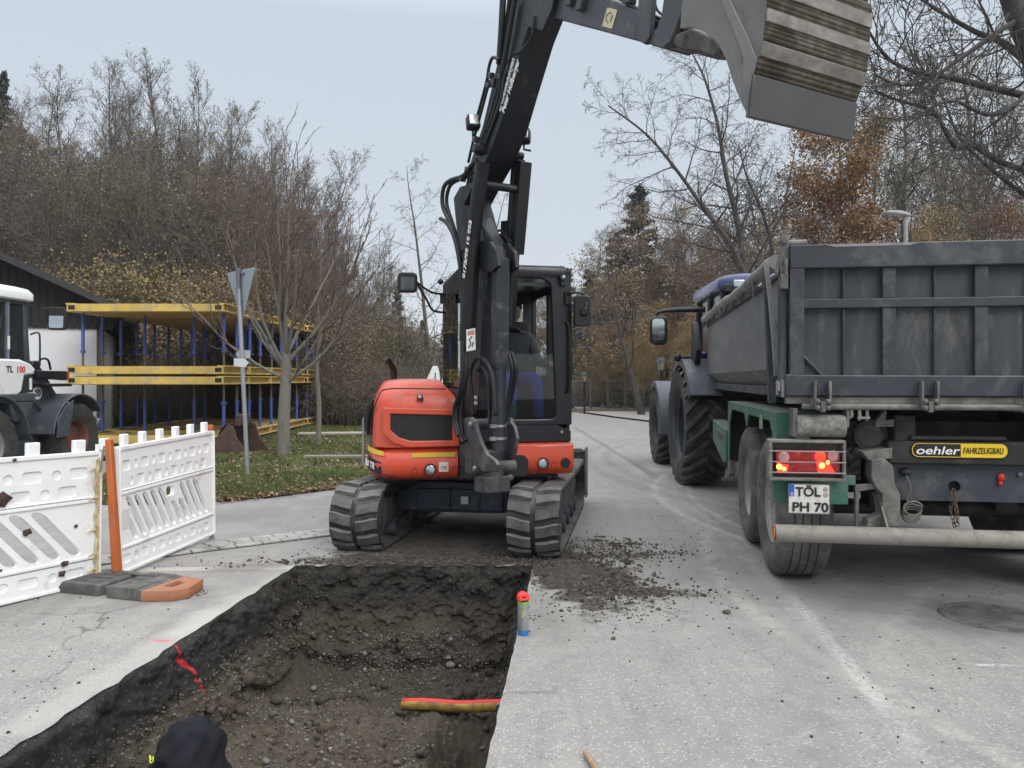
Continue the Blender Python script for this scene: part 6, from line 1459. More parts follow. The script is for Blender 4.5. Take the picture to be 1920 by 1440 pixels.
b = MB(); b.prism([(-2.1, 1.30), (-2.1, 1.84), (-.2, 1.84), (.02, 1.78), (.13, 1.70), (.14, 1.62), (-.12, 1.60), (-.18, 1.35), (-.28, 1.30)], 'x', .40, .97); b.bx(-.9, .5, -2.1, -.9, 1.0, 1.84); b.build('engine_cover', m_white, ld, bevel=.03)
MB().prism([(-.15, 1.34), (-.10, 1.585), (.12, 1.585), (.12, 1.34)], 'x', .45, .94).build('tank_panel', mat('dark_green_panel', (.018, .03, .028), .35), ld, bevel=.01)
MB().bx(.9405, .944, .02, .08, 1.38, 1.56).build('side_sticker', m_white, ld)
def sidetext(body, y, z, size, m_, sx=1, bold=.003): return text('cover_lettering', body, size, m_, ld, axes((.974, y, z), (0, 1, 0), (0, 0, 1)), bold=bold, sx=sx)
sidetext('TL', -.52, 1.645, .13, m_black_letter); sidetext('100', -.31, 1.645, .13, mat('red_lettering', (.65, .02, .02), .5))
b = MB()
for k in range(9): b.bx(.968, .975, -.80, -.72, 1.36 + k * .032, 1.374 + k * .032)
b.build('vent_slots', m_dgrey, ld)
b = MB(); b.tube([(.97, .10, 1.66), (1.02, .10, 1.66), (1.02, .22, 1.66)], .022, 8); b.build('cover_knob', m_black, ld)
# cab
b = MB()
for y0_, y1_ in ((-1.25, -1.15), (-.42, -.36), (.02, .10)): b.prism([(y0_, 1.80), (y1_ + .02, 1.80), (y1_ - (.06 if y1_ > 0 else 0), 2.75), (y0_ - (.06 if y1_ > 0 else 0), 2.75)], 'x', .62, .70)
b.bx(-.68, .70, -1.25, .1, 2.70, 2.78); b.bx(-.68, .68, -1.2, .1, 1.3, 1.82); b.bx(-.70, -.62, .0, .08, 1.8, 2.75); b.build('cab_frame', m_dgrey, ld, bevel=.012)
b = MB(); b.prism([(-1.15, 1.83), (.03, 1.83), (-.02, 2.72), (-1.15, 2.72)], 'x', .652, .668); b.build('side_glass', mat('tinted_loader_glass', (.016, .024, .023), .06, var=.3, vs=3, spec=.9, ba=0), ld)
MB().bx(-.62, .62, .02, .035, 1.85, 2.72).build('front_glass', m_glass_dark, ld)
MB().prism([(-.41, 1.83), (-.37, 1.83), (-.37, 2.72), (-.41, 2.72)], 'x', .70, .715).build('door_pillar', mat('pale_pillar', (.17, .20, .24), .4), ld)
MB().bx(.716, .72, -.415, -.365, 2.0, 2.2).build('pillar_sticker', m_white, ld)
b = MB(); secs = [[(x, y, z) for x, y in rrect(-.78 + o, .78 - o, -1.35 + o, .20 - o, .18, 5)] for z, o in ((2.76, .04), (2.78, 0), (2.88, 0), (2.95, .05), (2.98, .16))]; loft(b, secs); b.build('cab_roof', m_white, ld, smooth=50)
b = MB(); b.tube([(.70, .10, 2.62), (.9, .16, 2.66), (1.12, .16, 2.66), (1.14, .16, 2.6)], .014, 6, 3); b.build('mirror_arm', m_black, ld)
link('mirror', plate_mesh('mirror', [rrect(-.12, .12, -.17, .17, .04, 4)], .04, m_black, Matrix.Translation((1.12, .15, 2.50)) @ Matrix.Rotation(R(20), 4, 'Z') @ Matrix.Rotation(R(90), 4, 'X'), .01), ld)
link('mirror_glass', plate_mesh('mirror_glass', [rrect(-.10, .10, -.15, .15, .03, 4)], .004, m_mirror, Matrix.Translation((1.125, .117, 2.50)) @ Matrix.Rotation(R(20), 4, 'Z') @ Matrix.Rotation(R(84), 4, 'X')), ld)
b = MB(); b.tube([(.70, .12, 2.25), (.80, .14, 2.28), (.84, .14, 2.2), (.84, .14, 1.75)], .014, 6, 4); b.build('grab_rail', m_black, ld)
# front frame, arms, hose
b = MB(); b.prism([(.14, .75), (.16, 1.78), (.42, 1.80), (.62, 1.62), (.95, 1.2), (1.1, .9), (1.1, .6), (.3, .55)], 'x', -.3, .62); b.build('front_frame', m_dgrey, ld, bevel=.02)
b = MB(); b.prism([(.30, 1.70), (.42, 1.80), (.70, 1.60), (1.35, .95), (2.2, .42), (2.3, .30), (2.15, .26), (1.2, .78), (.60, 1.38)], 'x', .42, .54); b.prism([(.30, 1.70), (.42, 1.80), (.70, 1.60), (1.35, .95), (2.2, .42), (2.3, .30), (2.15, .26), (1.2, .78), (.60, 1.38)], 'x', -.54, -.42); b.build('lift_arm', m_dgrey, ld, bevel=.01)
b = MB(); b.cyl((.70, .26, 1.74), (.55, .26, 1.74), .10, n=20); b.prism([(.28, 1.56), (.30, 1.68), (1.05, 1.68), (1.05, 1.52)], 'x', .58, .70); b.bx(.50, .85, .30, .95, 1.42, 1.47); b.build('arm_pivot', m_black, ld, bevel=.01)
MB().bx(.60, .68, 1.05, 1.13, 1.53, 1.67).build('indicator_lamp', mat('red_marker_lamp', (.45, .06, .03), .3), ld)
b = MB(); b.tube([(.64, .34, 1.70), (.66, .42, 1.86), (.66, .60, 1.86), (.64, .70, 1.70)], .018, 8, 5); b.tube([(.58, .2, 1.3), (.7, .4, 1.0), (.62, .5, .8)], .02, 8, 4); b.build('loader_hose', m_hose, ld)
b = MB(); b.lathe([(0, .004), (.105, .004), (.11, 0)], (.625, .40, 1.32), (1, 0, 0), 28); b.build('speed_disc', m_white, ld)
text('speed_lettering', '20', .15, m_black_letter, ld, axes((.635, .31, 1.265), (0, 1, 0), (0, 0, 1)), bold=.003)
b = MB(); b.lathe([(0, .004), (.07, .004), (.075, 0)], (.63, .235, 1.30), (1, 0, .2), 20); b.build('round_reflector', m_white, ld)
# loader bucket on the ground in front
b = MB(); b.prism([(2.1, .05), (2.9, .03), (2.92, .06), (2.2, .12), (2.12, .5), (2.3, .78), (2.26, .82), (2.05, .6), (2.02, .2)], 'x', -.95, .55); b.build('loader_bucket', m_dgrey, ld, bevel=.01)

for o in list(scene.objects):                          # engine cover and its trim sit a little further back
    if o.parent is ld and o.name.split('.')[0] in ('engine_cover', 'tank_panel', 'side_sticker', 'cover_lettering', 'vent_slots', 'cover_knob', 'lower_side_panel'): o.location.y = -.27
# ================================================================ BARRIER PANELS
m_barrier = mat('white_barrier_plastic', (.84, .85, .845), .45, var=.04, dirt=(.46, .44, .40), da=.17, ds=3.5, bs=30, ba=.05)
m_orange = mat('orange_plastic', (.50, .12, .022), .5, var=.2, dirt=(.30, .15, .09), da=.35, ds=9)
def barrier(name, label, p0, p1, z0a, z0b, nslot, mirror_=False, yellow=False):
    """panel from p0 (x,y) to p1; bottom edge at z0a / z0b; 1 m high"""
    p0, p1 = Vector((*p0, z0a)), Vector((*p1, z0b)); L = 2.0; d = p1 - p0; sx = d.length / L
    root = thing(name, label, 'barrier', p0)
    n = d.cross(Vector((0, 0, 1))).normalized()
    M = axes((0, 0, 0), d, (0, 0, 1)) @ Matrix.Diagonal((sx, 1, 1, 1))
    slots = []; pitch = .150; xb = .13; sl = .88
    while xb < 1.87:
        zt2 = min(.600, .235 + (xb - .05) / sl)
        if .84 < xb - sl * (zt2 - .235) + .05 < 1.13: zt2 = .455
        if zt2 > .33: slots.append([(a - sl * (z_ - .235), z_) for a, z_ in rrect(xb, xb + .094, .235, zt2, .045, 4)])
        xb += pitch
    handle = rrect(.90, 1.07, .50, .585, .03, 3)
    hs = [h_ for h_ in slots]
    rec = []
    for z_, ph in ((.845, 0), (.715, 1)):
        x = .08 + (.12 if ph else 0); k = ph
        while x < 1.86:
            if k % 2 == 0: rec.append(rrect(x, x + .135, z_ - .042, z_ + .042, .02, 3)); x += .20
            else: rec.append(circ(x + .04, z_, .036, n=14)); x += .135
            k += 1
    x = .06; k = 0
    while x < 1.86:
        if k % 2 == 0: rec.append(rrect(x, x + .135, .075, .145, .02, 3)); x += .20
        else: rec.append(circ(x + .04, .11, .034, n=14)); x += .135
        k += 1
    outer = [(0, 0), (L, 0), (L, 1), (0, 1)]
    sl2 = hs
    ok = sl2
    holes = ok + [handle]
    T = lambda off: M @ Matrix.Translation((0, 0, off))
    link('panel', plate_mesh('panel', [outer] + holes, .022, m_barrier, T(0), .0), root, .003)
    link('panel_relief', plate_mesh('panel_relief', [[(.02, .19), (.02, .99), (1.98, .99), (1.98, .19)]] + holes + [r for r in rec if r[0][1] > .4], .014, m_barrier, T(.0183)), root, .003)
    link('panel_relief', plate_mesh('panel_relief', [[(.02, .02), (.02, .185), (1.98, .185), (1.98, .02)]] + [r for r in rec if r[0][1] < .4], .014, m_barrier, T(.0183)), root, .003)
    b = MB(M)
    for z_, h_ in ((.985, .035), (.63, .026), (.655, .012), (.205, .026), (.012, .026)): b.box((L / 2, z_, .030), (L - .01, h_, .016))
    b.box((.012, .5, .02), (.024, .99, .05)); b.box((L - .012, .5, .02), (.024, .99, .05)); b.build('panel_rib', m_barrier, root, bevel=.006)
    proto = MB(M @ Matrix.Translation((0, 0, 0))).box((0, 0, 0), (.085, .12, .045)).mesh('tab', m_barrier)
    for i in range(6):
        o = link('tab', proto, root, .006); o.location = M.to_3x3() @ Vector((.16 + i * .335, 1.03, 0))
    return root, M, d
B0, B1, B2 = Vector((-3.10, 5.93)), Vector((-2.90, 7.45)), Vector((-4.08, 4.10))
r1, M1, _ = barrier('safety_barrier', 'white plastic barrier panel nearest the camera, running out of frame on the left', (-4.10, 4.08), (-3.16, 5.86), .03, .0, 0)
r2, M2, _ = barrier('safety_barrier', 'white plastic barrier panel right of the orange post, farther from the camera', (-3.08, 5.98), (-2.90, 7.42), .02, .05, 0)
b = MB(M1)                                              # yellow grime along the hinge edge of the near panel
for (x0_, x1_, z0_, z1_) in ((1.955, 1.975, .05, .95),): b.box(((x0_ + x1_) / 2, (z0_ + z1_) / 2, .0475), (x1_ - x0_, z1_ - z0_, .004))
zz_ = np.linspace(.04, .94, 40); b.tube([(1.955 + .008 * math.sin(z * 23) + .006 * math.sin(z * 57), z, .044) for z in zz_], [.004 + .006 * abs(math.sin(z * 11 + 1)) + .004 * random.random() for z in zz_], 6)
for z0_ in (.86, .64, .40, .22, .10): b.tube([(1.955, z0_, .046), (1.93, z0_ + .015, .047), (1.90 - .02 * random.random(), z0_ - .005, .047)], [.010, .008, .003], 5)
b.build('yellow_grime', mat('yellow_stain', (.48, .36, .15), .7, var=.3, vs=20, dirt=(.7, .65, .5), da=.5, ds=20), r1, bevel=.002)
for M_, r_ in ((M1, r1), (M2, r2)):
    pass
b = MB(M1); b.cyl((1.985, -.0, .01), (1.985, 1.05, .01), .022, n=14); b.build('end_tube', m_barrier, r1)
b = MB(M2); b.cyl((2.0, -.10, .0), (2.0, 1.02, .0), .018, n=12); b.build('end_tube', m_orange, r2); MB(M2).box((2.0, 1.03, 0), (.06, .05, .05)).build('orange_cap', m_orange, r2, bevel=.01); MB(M2).cyl((2.0, -.05, 0), (2.0, -.02, 0), .03, n=12).build('foot_peg', m_galv, r2)
MB(M2).box((.12, .42, .0265), (.14, .16, .002)).build('faint_sticker', mat('faint_sticker', (.66, .65, .64), .5, var=.1, vs=40), r2)
pst = thing('barrier_post', 'orange tilted barrier post standing between the two white panels', 'barrier post', (-3.02, 5.86, .06))
b = MB(); b.prism([(-.02, 0), (.04, 0), (-.03, 1.03), (-.075, 1.03)] if 1 else [], 'y', -.03, .03); b.build('post', m_orange, pst, bevel=.008)
MB().box((-.085, -.035, .88), (.012, .006, .2), (0, R(8), 0)).build('reflective_strip', mat('grey_strip', (.2, .19, .17), .6), pst)
MB().box((-.09, 0, .99), (.05, .07, .09), (0, R(-3), 0)).build('post_bracket', m_barrier, pst, bevel=.01)
# foot block
ft = thing('rubber_base_block', 'flat grey recycled rubber foot with orange end under the barrier post', 'barrier foot', (-2.90, 5.66, 0), R(-17)); ft.scale = (1, 1, .78)
m_foot = mat('grey_recycled_rubber', (.085, .083, .08), .85, var=.2, dirt=(.19, .185, .17), da=.4, ds=6, bs=60, ba=.4)
b = MB()
def slab(x0_, x1_, y0_, y1_, h_, ch=.05): 
    b.prism([(x0_, 0), (x0_, .03), (x0_ + ch, h_), (x1_ - ch * .3, h_), (x1_, h_ - .01), (x1_, 0)], 'y', y0_, y1_)
slab(-.36, .02, -.20, .20, .105); b.prism([(.02, .0), (.02, .075), (.10, .075), (.10, .0)], 'y', -.15, .2)
b.prism([(.10, 0), (.10, .10), (.14, .112), (.36, .112), (.36, 0)], 'y', -.21, .20)
for y_ in (-.12, -.02, .08): b.box((-.12, y_, .108), (.16, .035, .014)); b.box((.2, y_ + .03, .115), (.12, .03, .012))
b.box((-.02, .12, .11), (.3, .03, .02)); b.build('rubber_block', m_foot, ft, bevel=.012)
b = MB(); b.bx(.36, .41, -.21, .20, 0, .108); b.build('rubber_block', m_foot, ft, bevel=.012)
lo = [[(.412, -.21), (.60, -.14), (.66, -.05), (.60, .17), (.412, .20)], [(.45, -.08), (.45, .09), (.55, .07), (.55, -.07)]]
link('orange_end', plate_mesh('orange_end', lo, .085, m_orange2 if 'm_orange2' in globals() else mat('worn_orange_rubber', (.34, .14, .07), .7, var=.15, dirt=(.33, .2, .14), da=.35, ds=7), Matrix.Translation((0, 0, .051)), .006), ft)
MB().bx(.44, .56, -.09, .10, .003, .02).build('socket_floor', m_dark, ft)
# leaves stuck to the near panel: single leaves
lm = mat('wet_brown_leaf', (.055, .028, .022), .5, var=.4, vs=30)
for k, (x_, z_, s_) in enumerate(((1.28, .72, .075), (1.45, .47, .04), (1.80, .46, .02), (1.72, .20, .035), (1.70, .13, .035), (1.36, .98, .02), (1.28, .24, .015), (1.72, .02, .025))):
    vv = []; nn = 9; a0_ = random.uniform(0, 6)
    for i in range(nn): a = 2 * math.pi * i / nn; r_ = s_ * (1 if i % 2 else .72) * (1.2 if i == 0 else 1); vv.append((r_ * math.cos(a + a0_), r_ * .75 * math.sin(a + a0_), .004 * math.sin(3 * a)))
    b = MB(); b._add(vv + [(0, 0, .010)], [(i, (i + 1) % nn, nn) for i in range(nn)]); o = b.build('wet_leaf', lm, None, smooth=0)
    o.matrix_world = Matrix.Translation(r1.location) @ M1.normalized() @ Matrix.Translation((x_ * (M1.to_3x3() @ Vector((1, 0, 0))).length, z_, .040))
    tag(o, 'largest dark brown leaf stuck high on the near barrier panel' if k == 0 else 'small dark brown leaf stuck to the near barrier panel', 'leaf', 'leaves stuck to the near barrier panel')

# ================================================================ SPRAY CAN, STICK, PIPE
cx_, cy_ = G(977.5, 1193); sc_ = thing('spray_can', 'marking spray can with red cap standing on the right trench edge', 'spray can', (cx_ + .012, cy_ + .03, .0))
r = .0335
b = MB(); b.lathe([(0, .002), (r - .003, .0), (r, .004), (r, .034)], (0, 0, 0), (0, 0, 1), 28); b.build('can_base', mat('can_blue', (.02, .16, .42), .35, var=.1), sc_)
b = MB(); b.lathe([(r - .0002, .034), (r, .035), (r, .187), (r - .0002, .188)], (0, 0, 0), (0, 0, 1), 28); b.build('can_body', mat('can_silver', (.36, .38, .38), .35, metal=.5, var=.25, vs=25), sc_)
b = MB(); b.lathe([(r, .188), (r, .198), (r - .004, .203), (r - .008, .205)], (0, 0, 0), (0, 0, 1), 28); b.build('can_band', mat('can_green', (.16, .42, .03), .4), sc_)
b = MB(); b.bx(-.012, .004, -r - .0012, -r + .004, .11, .17); b.build('can_print', mat('can_print', (.35, .30, .12), .5, var=.6, vs=50), sc_)
b = MB(); b.lathe([(r * .9, .203), (r * .97, .206), (r * .97, .212), (r * .9, .214)], (0, 0, 0), (0, 0, 1), 28); b.build('cap_ring', m_black_letter, sc_)
mc = mat('fluorescent_red_cap', (.86, .06, .05), .4, var=.04, ba=0)
hl = [(-.030, 0), (.030, 0)] + [(.030 * math.cos(R(a)) , .012 + .030 * math.sin(R(a))) for a in range(0, 181, 15)]
link('cap', plate_mesh('cap', [hl, [( .014 * math.cos(R(a)) - .004, .018 + .010 * math.sin(R(a))) for a in range(0, 360, 20)]], .045, mc, Matrix.Translation((0, 0, .213)) @ Matrix.Rotation(R(20), 4, 'Z') @ Matrix.Rotation(R(90), 4, 'X'), .004), sc_)
p0, p1 = W(1099, 1415, 3.15), Vector((*G(1122, 1462), .0))
a_ = Vector((*G(1097, 1418), .016)); c_ = Vector((*G(1135, 1475), .016))
wh = thing('tool_handle', 'pale wooden tool handle lying on the asphalt at the bottom edge', 'tool handle', a_)
b = MB(); b.tube([(0, 0, 0), (c_ - a_) * .5, (c_ - a_), (c_ - a_) * 1.5], [.011, .0135, .015, .016], 12); b.build('shaft', mat('worn_wood', (.34, .23, .14), .6, var=.25, vs=20, stretch=(2, 12, 2)), wh)
pp = thing('buried_pipe', 'yellow pipe with fluorescent red top crossing the trench floor', 'pipe', W(755, 1322, 5.2))
pw0, pw1 = W(750, 1330, 5.22), W(960, 1334, 5.02); d = pw1 - pw0
b = MB(); P = [d * t + Vector((0, 0, .006 * math.sin(t * 9))) for t in np.linspace(0, 1.2, 16)]; b.tube(P, .036, 16); b.build('pipe_wall', mat('muddy_yellow_pipe', (.62, .38, .04), .5, var=.15, dirt=(.06, .048, .035), da=.95, ds=7, bs=30, ba=.3), pp, smooth=180)
b = MB(); b.tube([p + Vector((0, 0, .021)) for p in P], [.0215] * 16, 10); b.build('red_paint_stripe', mat('fluorescent_red_paint', (.80, .045, .04), .6, var=.1, vs=30), pp, smooth=180)

# ================================================================ TRAFFIC SIGN SEEN FROM BEHIND
sx_, sy_ = G(465, 893); sg = thing('road_sign', 'back of a triangular give way sign on a leaning grey post in the grass', 'road sign', (sx_, sy_, 0))
top = W(446, 512, sy_) - Vector((sx_, sy_, 0)); top.z = W(446, 508, sy_).z
b = MB(); b.tube([(0, 0, -.1), (top.x, 0, top.z)], .034, 14); b.build('post', m_galv, sg)
ax_ = Vector((top.x, 0, top.z)).normalized(); Ms = axes((top.x * .93, .0, top.z * .93), (.71, -.70, 0), ax_) 
tri_ = [(-.44, .20), (-.46, .235), (-.44, .26), (.44, .26), (.46, .235), (.44, .20), (.03, -.50), (0, -.52), (-.03, -.50)]
o = link('sign_panel', plate_mesh('sign_panel', [tri_], .004, mat('grey_sign_back', (.33, .37, .41), .5, metal=.2, var=.06), Ms @ Matrix.Translation((0, -.02, -.045)), .004), sg)
b = MB(Ms); b.box((0, .18, -.035), (.3, .03, .03)); b.box((0, -.25, -.035), (.1, .03, .03)); b.cyl((0, -.45, 0), (0, .27, 0), .036, n=12); b.build('clamp', mat('dark_clamp', (.12, .13, .15), .5), sg, bevel=.004)
b = MB(Ms); b.box((.30, .19, .045 - .088), (.06, .06, .003)); b.build('white_sticker', m_white, sg)
c1 = W(452, 664, sy_) - Vector((sx_, sy_, 0)); b = MB(axes(c1, (1, -.2, 0), (0, 0, 1)))
b.prism([(-.12, 0), (-.06, .075), (.13, .06), (.13, -.06), (-.06, -.075)], 'z', -.05, -.045); b.build('arrow_plate', mat('pale_grey_arrow', (.42, .45, .48), .5), sg)
b = MB(axes(c1 + Vector((0, 0, -.14)), (1, .6, 0), (0, 0, 1))); b.prism([(-.12, .07), (.05, .07), (.11, 0), (.05, -.07), (-.12, -.05)], 'z', .045, .05); b.build('arrow_plate', mat('pale_arrow', (.5, .53, .55), .5), sg)

# ================================================================ FORMWORK STACKS
m_ply = mat('weathered_ply_deck', (.40, .27, .08), .7, var=.25, vs=2, dirt=(.28, .2, .09), da=.4, ds=2)
YF, XL, XR, PIT = 17.3, -9.95, -6.55, 1.80
def tray_mesh():
    w, d = (XR - XL) / 2 + .06, .80
    b = MB(); t = .20
    for s_ in (-1, 1): b.bx(-w, w, s_ * d - .03, s_ * d + .03, 0, .17)
    for x in (-w, w):                                  # open box ends like fork pockets
        for zz in (.0, .165): b.box((x * .97, 0, zz + .01), (.20, 2 * d, .025))
        b.box((x * .94, 0, .09), (.02, 2 * d, .16))
    for k in range(9): x = -w + .25 + k * (2 * w - .5) / 8; b.bx(x - .03, x + .03, -d, d, .02, .15)
    b.mi = 1
    for x in (-w + .11, w - .11): b.box((x, -d - .031, .088), (.15, .004, .10))  # dark squares laid on the face, painting the shade inside open pockets
    return b.mesh('frame', [m_yellow, m_dark])
def deck_mesh():
    w, d = (XR - XL) / 2 + .06, .83; b = MB(); b.bx(-w + .02, w - .02, -d + .04, d - .04, -.012, .012); return b.mesh('deck', m_ply)
tray_me, deck_me = tray_mesh(), deck_mesh()
def prop_mesh(h, flip):
    b = MB(); z0, z1 = (0, h * .62) if not flip else (h * .27, h)
    b.cyl((0, 0, z0), (0, 0, z1), .038, n=12); b.mi = 1
    c0, c1_ = (z1, h) if not flip else (0, z0)
    b.cyl((0, 0, c0), (0, 0, c1_), .028, n=10); b.mi = 0
    zc = z1 if not flip else z0; b.cyl((0, 0, zc - .03), (0, 0, zc + .03), .055, n=12); b.box((0, 0, zc), (.17, .03, .02)); b.mi = 1
    b.box((0, 0, .004), (.12, .12, .01)); b.box((0, 0, h - .004), (.12, .12, .01))
    return b.mesh('prop', [m_blue_prop, mat('bare_prop_tube', (.16, .12, .095), .6, metal=.3, var=.3)])
H1, H2 = 1.14, 1.22
prop_lo, prop_hi = prop_mesh(H1, False), prop_mesh(H2, True)
ords = ['nearest', 'second', 'third', 'fourth', 'fifth', 'farthest']
xc = (XL + XR) / 2
for k in range(6):
    y = YF + .80 + k * PIT; jx = 0 if k == 0 else random.uniform(-.08, .08)
    for tier in (0, 1):
        zb0 = 0.10 if tier == 0 else 1.66
        t = thing('formwork_unit', f'{ords[k]} yellow formwork frame on blue props, {"lower" if tier == 0 else "upper"} tier of the stacks', 'formwork frame', (xc + jx, y, zb0), R(random.uniform(-1.2, 1.2)) if k else 0, 'stacked yellow formwork frames on blue props')
        h = H1 if tier == 0 else H2; pm = prop_lo if tier == 0 else prop_hi; w = (XR - XL) / 2
        link('base_frame', tray_me, t, .006)
        o = link('top_frame', tray_me, t, .006, (0, 0, .185 + h))
        link('deck', deck_me, t, 0, (0, 0, .185 + h - (.0 if tier else .0)))
        for sx1 in (-1, 1):
            for sy1 in (-1, 1): o = link('prop', pm, t, 0, (sx1 * (w - .08), sy1 * (.42) , .185)); o.rotation_euler[2] = random.uniform(0, 6)
        if k % 2 == 0:
            for sx1 in (-.35, .35): link('prop', pm, t, 0, (sx1 * w, .42, .185))
b = thing('timber_plank', 'long pale weathered plank lying on the grass beside the excavator', 'plank', (*G(640, 862), .03), R(3)); MB().box((0, 0, .03), (1.4, .22, .05)).build('board', mat('grey_wood', (.24, .21, .18), .8, var=.25, vs=6, stretch=(1, 10, 4)), b, bevel=.004)
b = thing('timber_plank', 'farther pale plank lying on bare soil near the formwork stacks', 'plank', (*G(645, 817), .03), R(8)); MB().box((0, 0, .04), (2.4, .5, .05)).build('board', mat('pale_wood', (.36, .33, .28), .8, var=.2, vs=6, stretch=(1, 10, 4)), b, bevel=.004)
# excavator bucket left on the grass
bx_, by_ = G(455, 850); bq = thing('digging_bucket', 'rusty brown digging bucket lying on the grass behind the sign post', 'bucket', (bx_, by_, 0), R(-20))
m_rust = mat('rusty_bucket_steel', (.085, .052, .038), .75, var=.35, vs=4, dirt=(.16, .10, .07), da=.35, ds=6)
prof = [(-.38, .05), (-.30, .02), (.05, .0), (.42, .02), (.40, .05), (.22, .12), (.08, .3), (.02, .55), (-.10, .62), (-.30, .45), (-.40, .25)]
b = MB(); b.prism([(-.42, .10), (-.30, .0), (.0, .0), (.42, .02), (.30, .16), (.14, .35), (.05, .60), (-.08, .62), (-.26, .50), (-.38, .30)], 'y', -.36, -.34); b.prism([(-.42, .10), (-.30, .0), (.0, .0), (.42, .02), (.30, .16), (.14, .35), (.05, .60), (-.08, .62), (-.26, .50), (-.38, .30)], 'y', .34, .36); b.build('bucket_side', m_rust, bq, bevel=.004)
P = [(.45, .02), (.0, .0), (-.30, .0), (-.42, .10), (-.38, .30), (-.26, .50), (-.08, .62)]; b = MB(); b.prism(P + [(x * .95, z + .025) for x, z in P[::-1]], 'y', -.36, .36); b.build('bucket_shell', m_rust, bq)
b = MB(); b.prism([(-.10, .58), (-.05, .80), (.02, .84), (.08, .80), (.06, .58)], 'y', -.14, -.11); b.prism([(-.10, .58), (-.05, .80), (.02, .84), (.08, .80), (.06, .58)], 'y', .11, .14); b.cyl((0, -.16, .78), (0, .16, .78), .03); b.build('bucket_ear', m_rust, bq, bevel=.004)

# ================================================================ HOUSE, FENCE, LAMPS, SMALL THINGS FAR AWAY
hs = thing('barn', 'white rendered barn with dark timber gable behind the wheel loader', 'barn', (-10.38 - 5.62 * math.cos(R(24)), 19.2 - 5.62 * math.sin(R(24)), 0), R(24))
m_render = mat('white_render', (.72, .73, .75), .9, var=.04, vs=2, bs=40, ba=.3); m_dwood = mat('dark_stained_boards', (.010, .0095, .010), .75, var=.4, vs=8, stretch=(6, 1, .6))
xr, zr0 = 5.62, 2.90; ridge = 5.95
MB().bx(-6, xr, 0, 9, 0, zr0).build('wall', m_render, hs)
def zroof(x): return 3.42 + (ridge - 3.42) * (1 - abs(x) / 5.6)
x = -6
gw = .16; protos = None
while x < xr + .3:
    if x > 0:
        z1_ = zroof(min(x + gw, 5.6)); b = MB().bx(x + .006, x + gw - .006, -.05 - .012 * random.random(), 0, zr0 - .12, max(zr0, z1_ + .1)); b.build('board', m_dwood, hs)
    x += gw
MB().prism([(-6, zr0), (xr + .25, zr0), (xr + .25, 3.42), (0, ridge), (-6, 3.2)], 'y', -.02, .0).build('gable', m_dwood, hs)
b = MB(); b.prism([(0, ridge + .10), (0, ridge + .28), (6.4, 3.42 - .20), (6.4, 3.42 - .36)], 'y', -.7, 9.3); b.prism([(0, ridge + .10), (0, ridge + .28), (-6.6, 3.1), (-6.6, 2.95)], 'y', -.7, 9.3); b.build('roof', mat('dark_grey_roof', (.022, .023, .027), .6, var=.2), hs)
MB().bx(xr + .25, xr + .62, -.5, -.35, 3.0, 3.15).build('purlin_end', m_dwood, hs)
MB().bx(3.2, 3.35, -.03, .02, 0, 2.3).build('door_trim', mat('pale_grey_trim', (.45, .46, .48), .7), hs)
def pole_lamp(px, pyt, Y, label):
    x = (px - CX) / F * Y; zt_ = CH + (HY - pyt) / F * Y; L_ = thing('park_lantern', label, 'lantern', (x, Y, 0))
    MB().cyl((0, 0, 0), (0, 0, zt_ - .35), .045, n=10).build('pole', m_black, L_)
    b = MB(); b.lathe([(.10, 0), (.17, .28)], (0, 0, zt_ - .32), (0, 0, 1), 6); b.build('lantern_glass', mat('milky_lantern_glass', (.30, .28, .20), .3), L_)
    b = MB(); b.lathe([(.23, 0), (.16, .08), (.05, .14), (.02, .2), (0, .21)], (0, 0, zt_ - .04), (0, 0, 1), 6)
    for i in range(6): a = 2 * math.pi * i / 6; b.cyl((.10 * math.cos(a), .10 * math.sin(a), zt_ - .33), (.175 * math.cos(a), .175 * math.sin(a), zt_ - .04), .012, n=4)
    b.lathe([(0, 0), (.12, .01), (.10, .03)], (0, 0, zt_ - .35), (0, 0, 1), 6); b.build('lantern_cage', m_black, L_, smooth=0)
pole_lamp(1240, 676, 26, 'black park lantern on a pole left of the tractor mirror'); pole_lamp(1096, 702, 34, 'small black park lantern farthest away, just right of the excavator cab')
Y = 17; xp = (1698 - CX) / F * Y; zt_ = CH + (HY - 402) / F * Y
sl = thing('street_lamp', 'grey street lamp with flat head rising behind the tipping trailer', 'street lamp', (xp, Y, 0))
MB().cyl((0, 0, 0), (0, 0, zt_ - .05), .06, .045, 14).build('pole', m_galv, sl)
b = MB(); b.lathe([(.05, 0), (.055, .2)], (0, 0, zt_ - .25), (0, 0, 1), 12); b.prism([(.06, zt_ - .06), (.06, zt_), (-.12, zt_ + .06), (-.40, zt_ + .07), (-.50, zt_ + .04), (-.44, zt_ + .01), (-.12, zt_ - .02)], 'y', -.12, .12); b.build('lamp_head', mat('pale_grey_lamp_head', (.36, .37, .38), .4), sl, bevel=.02)
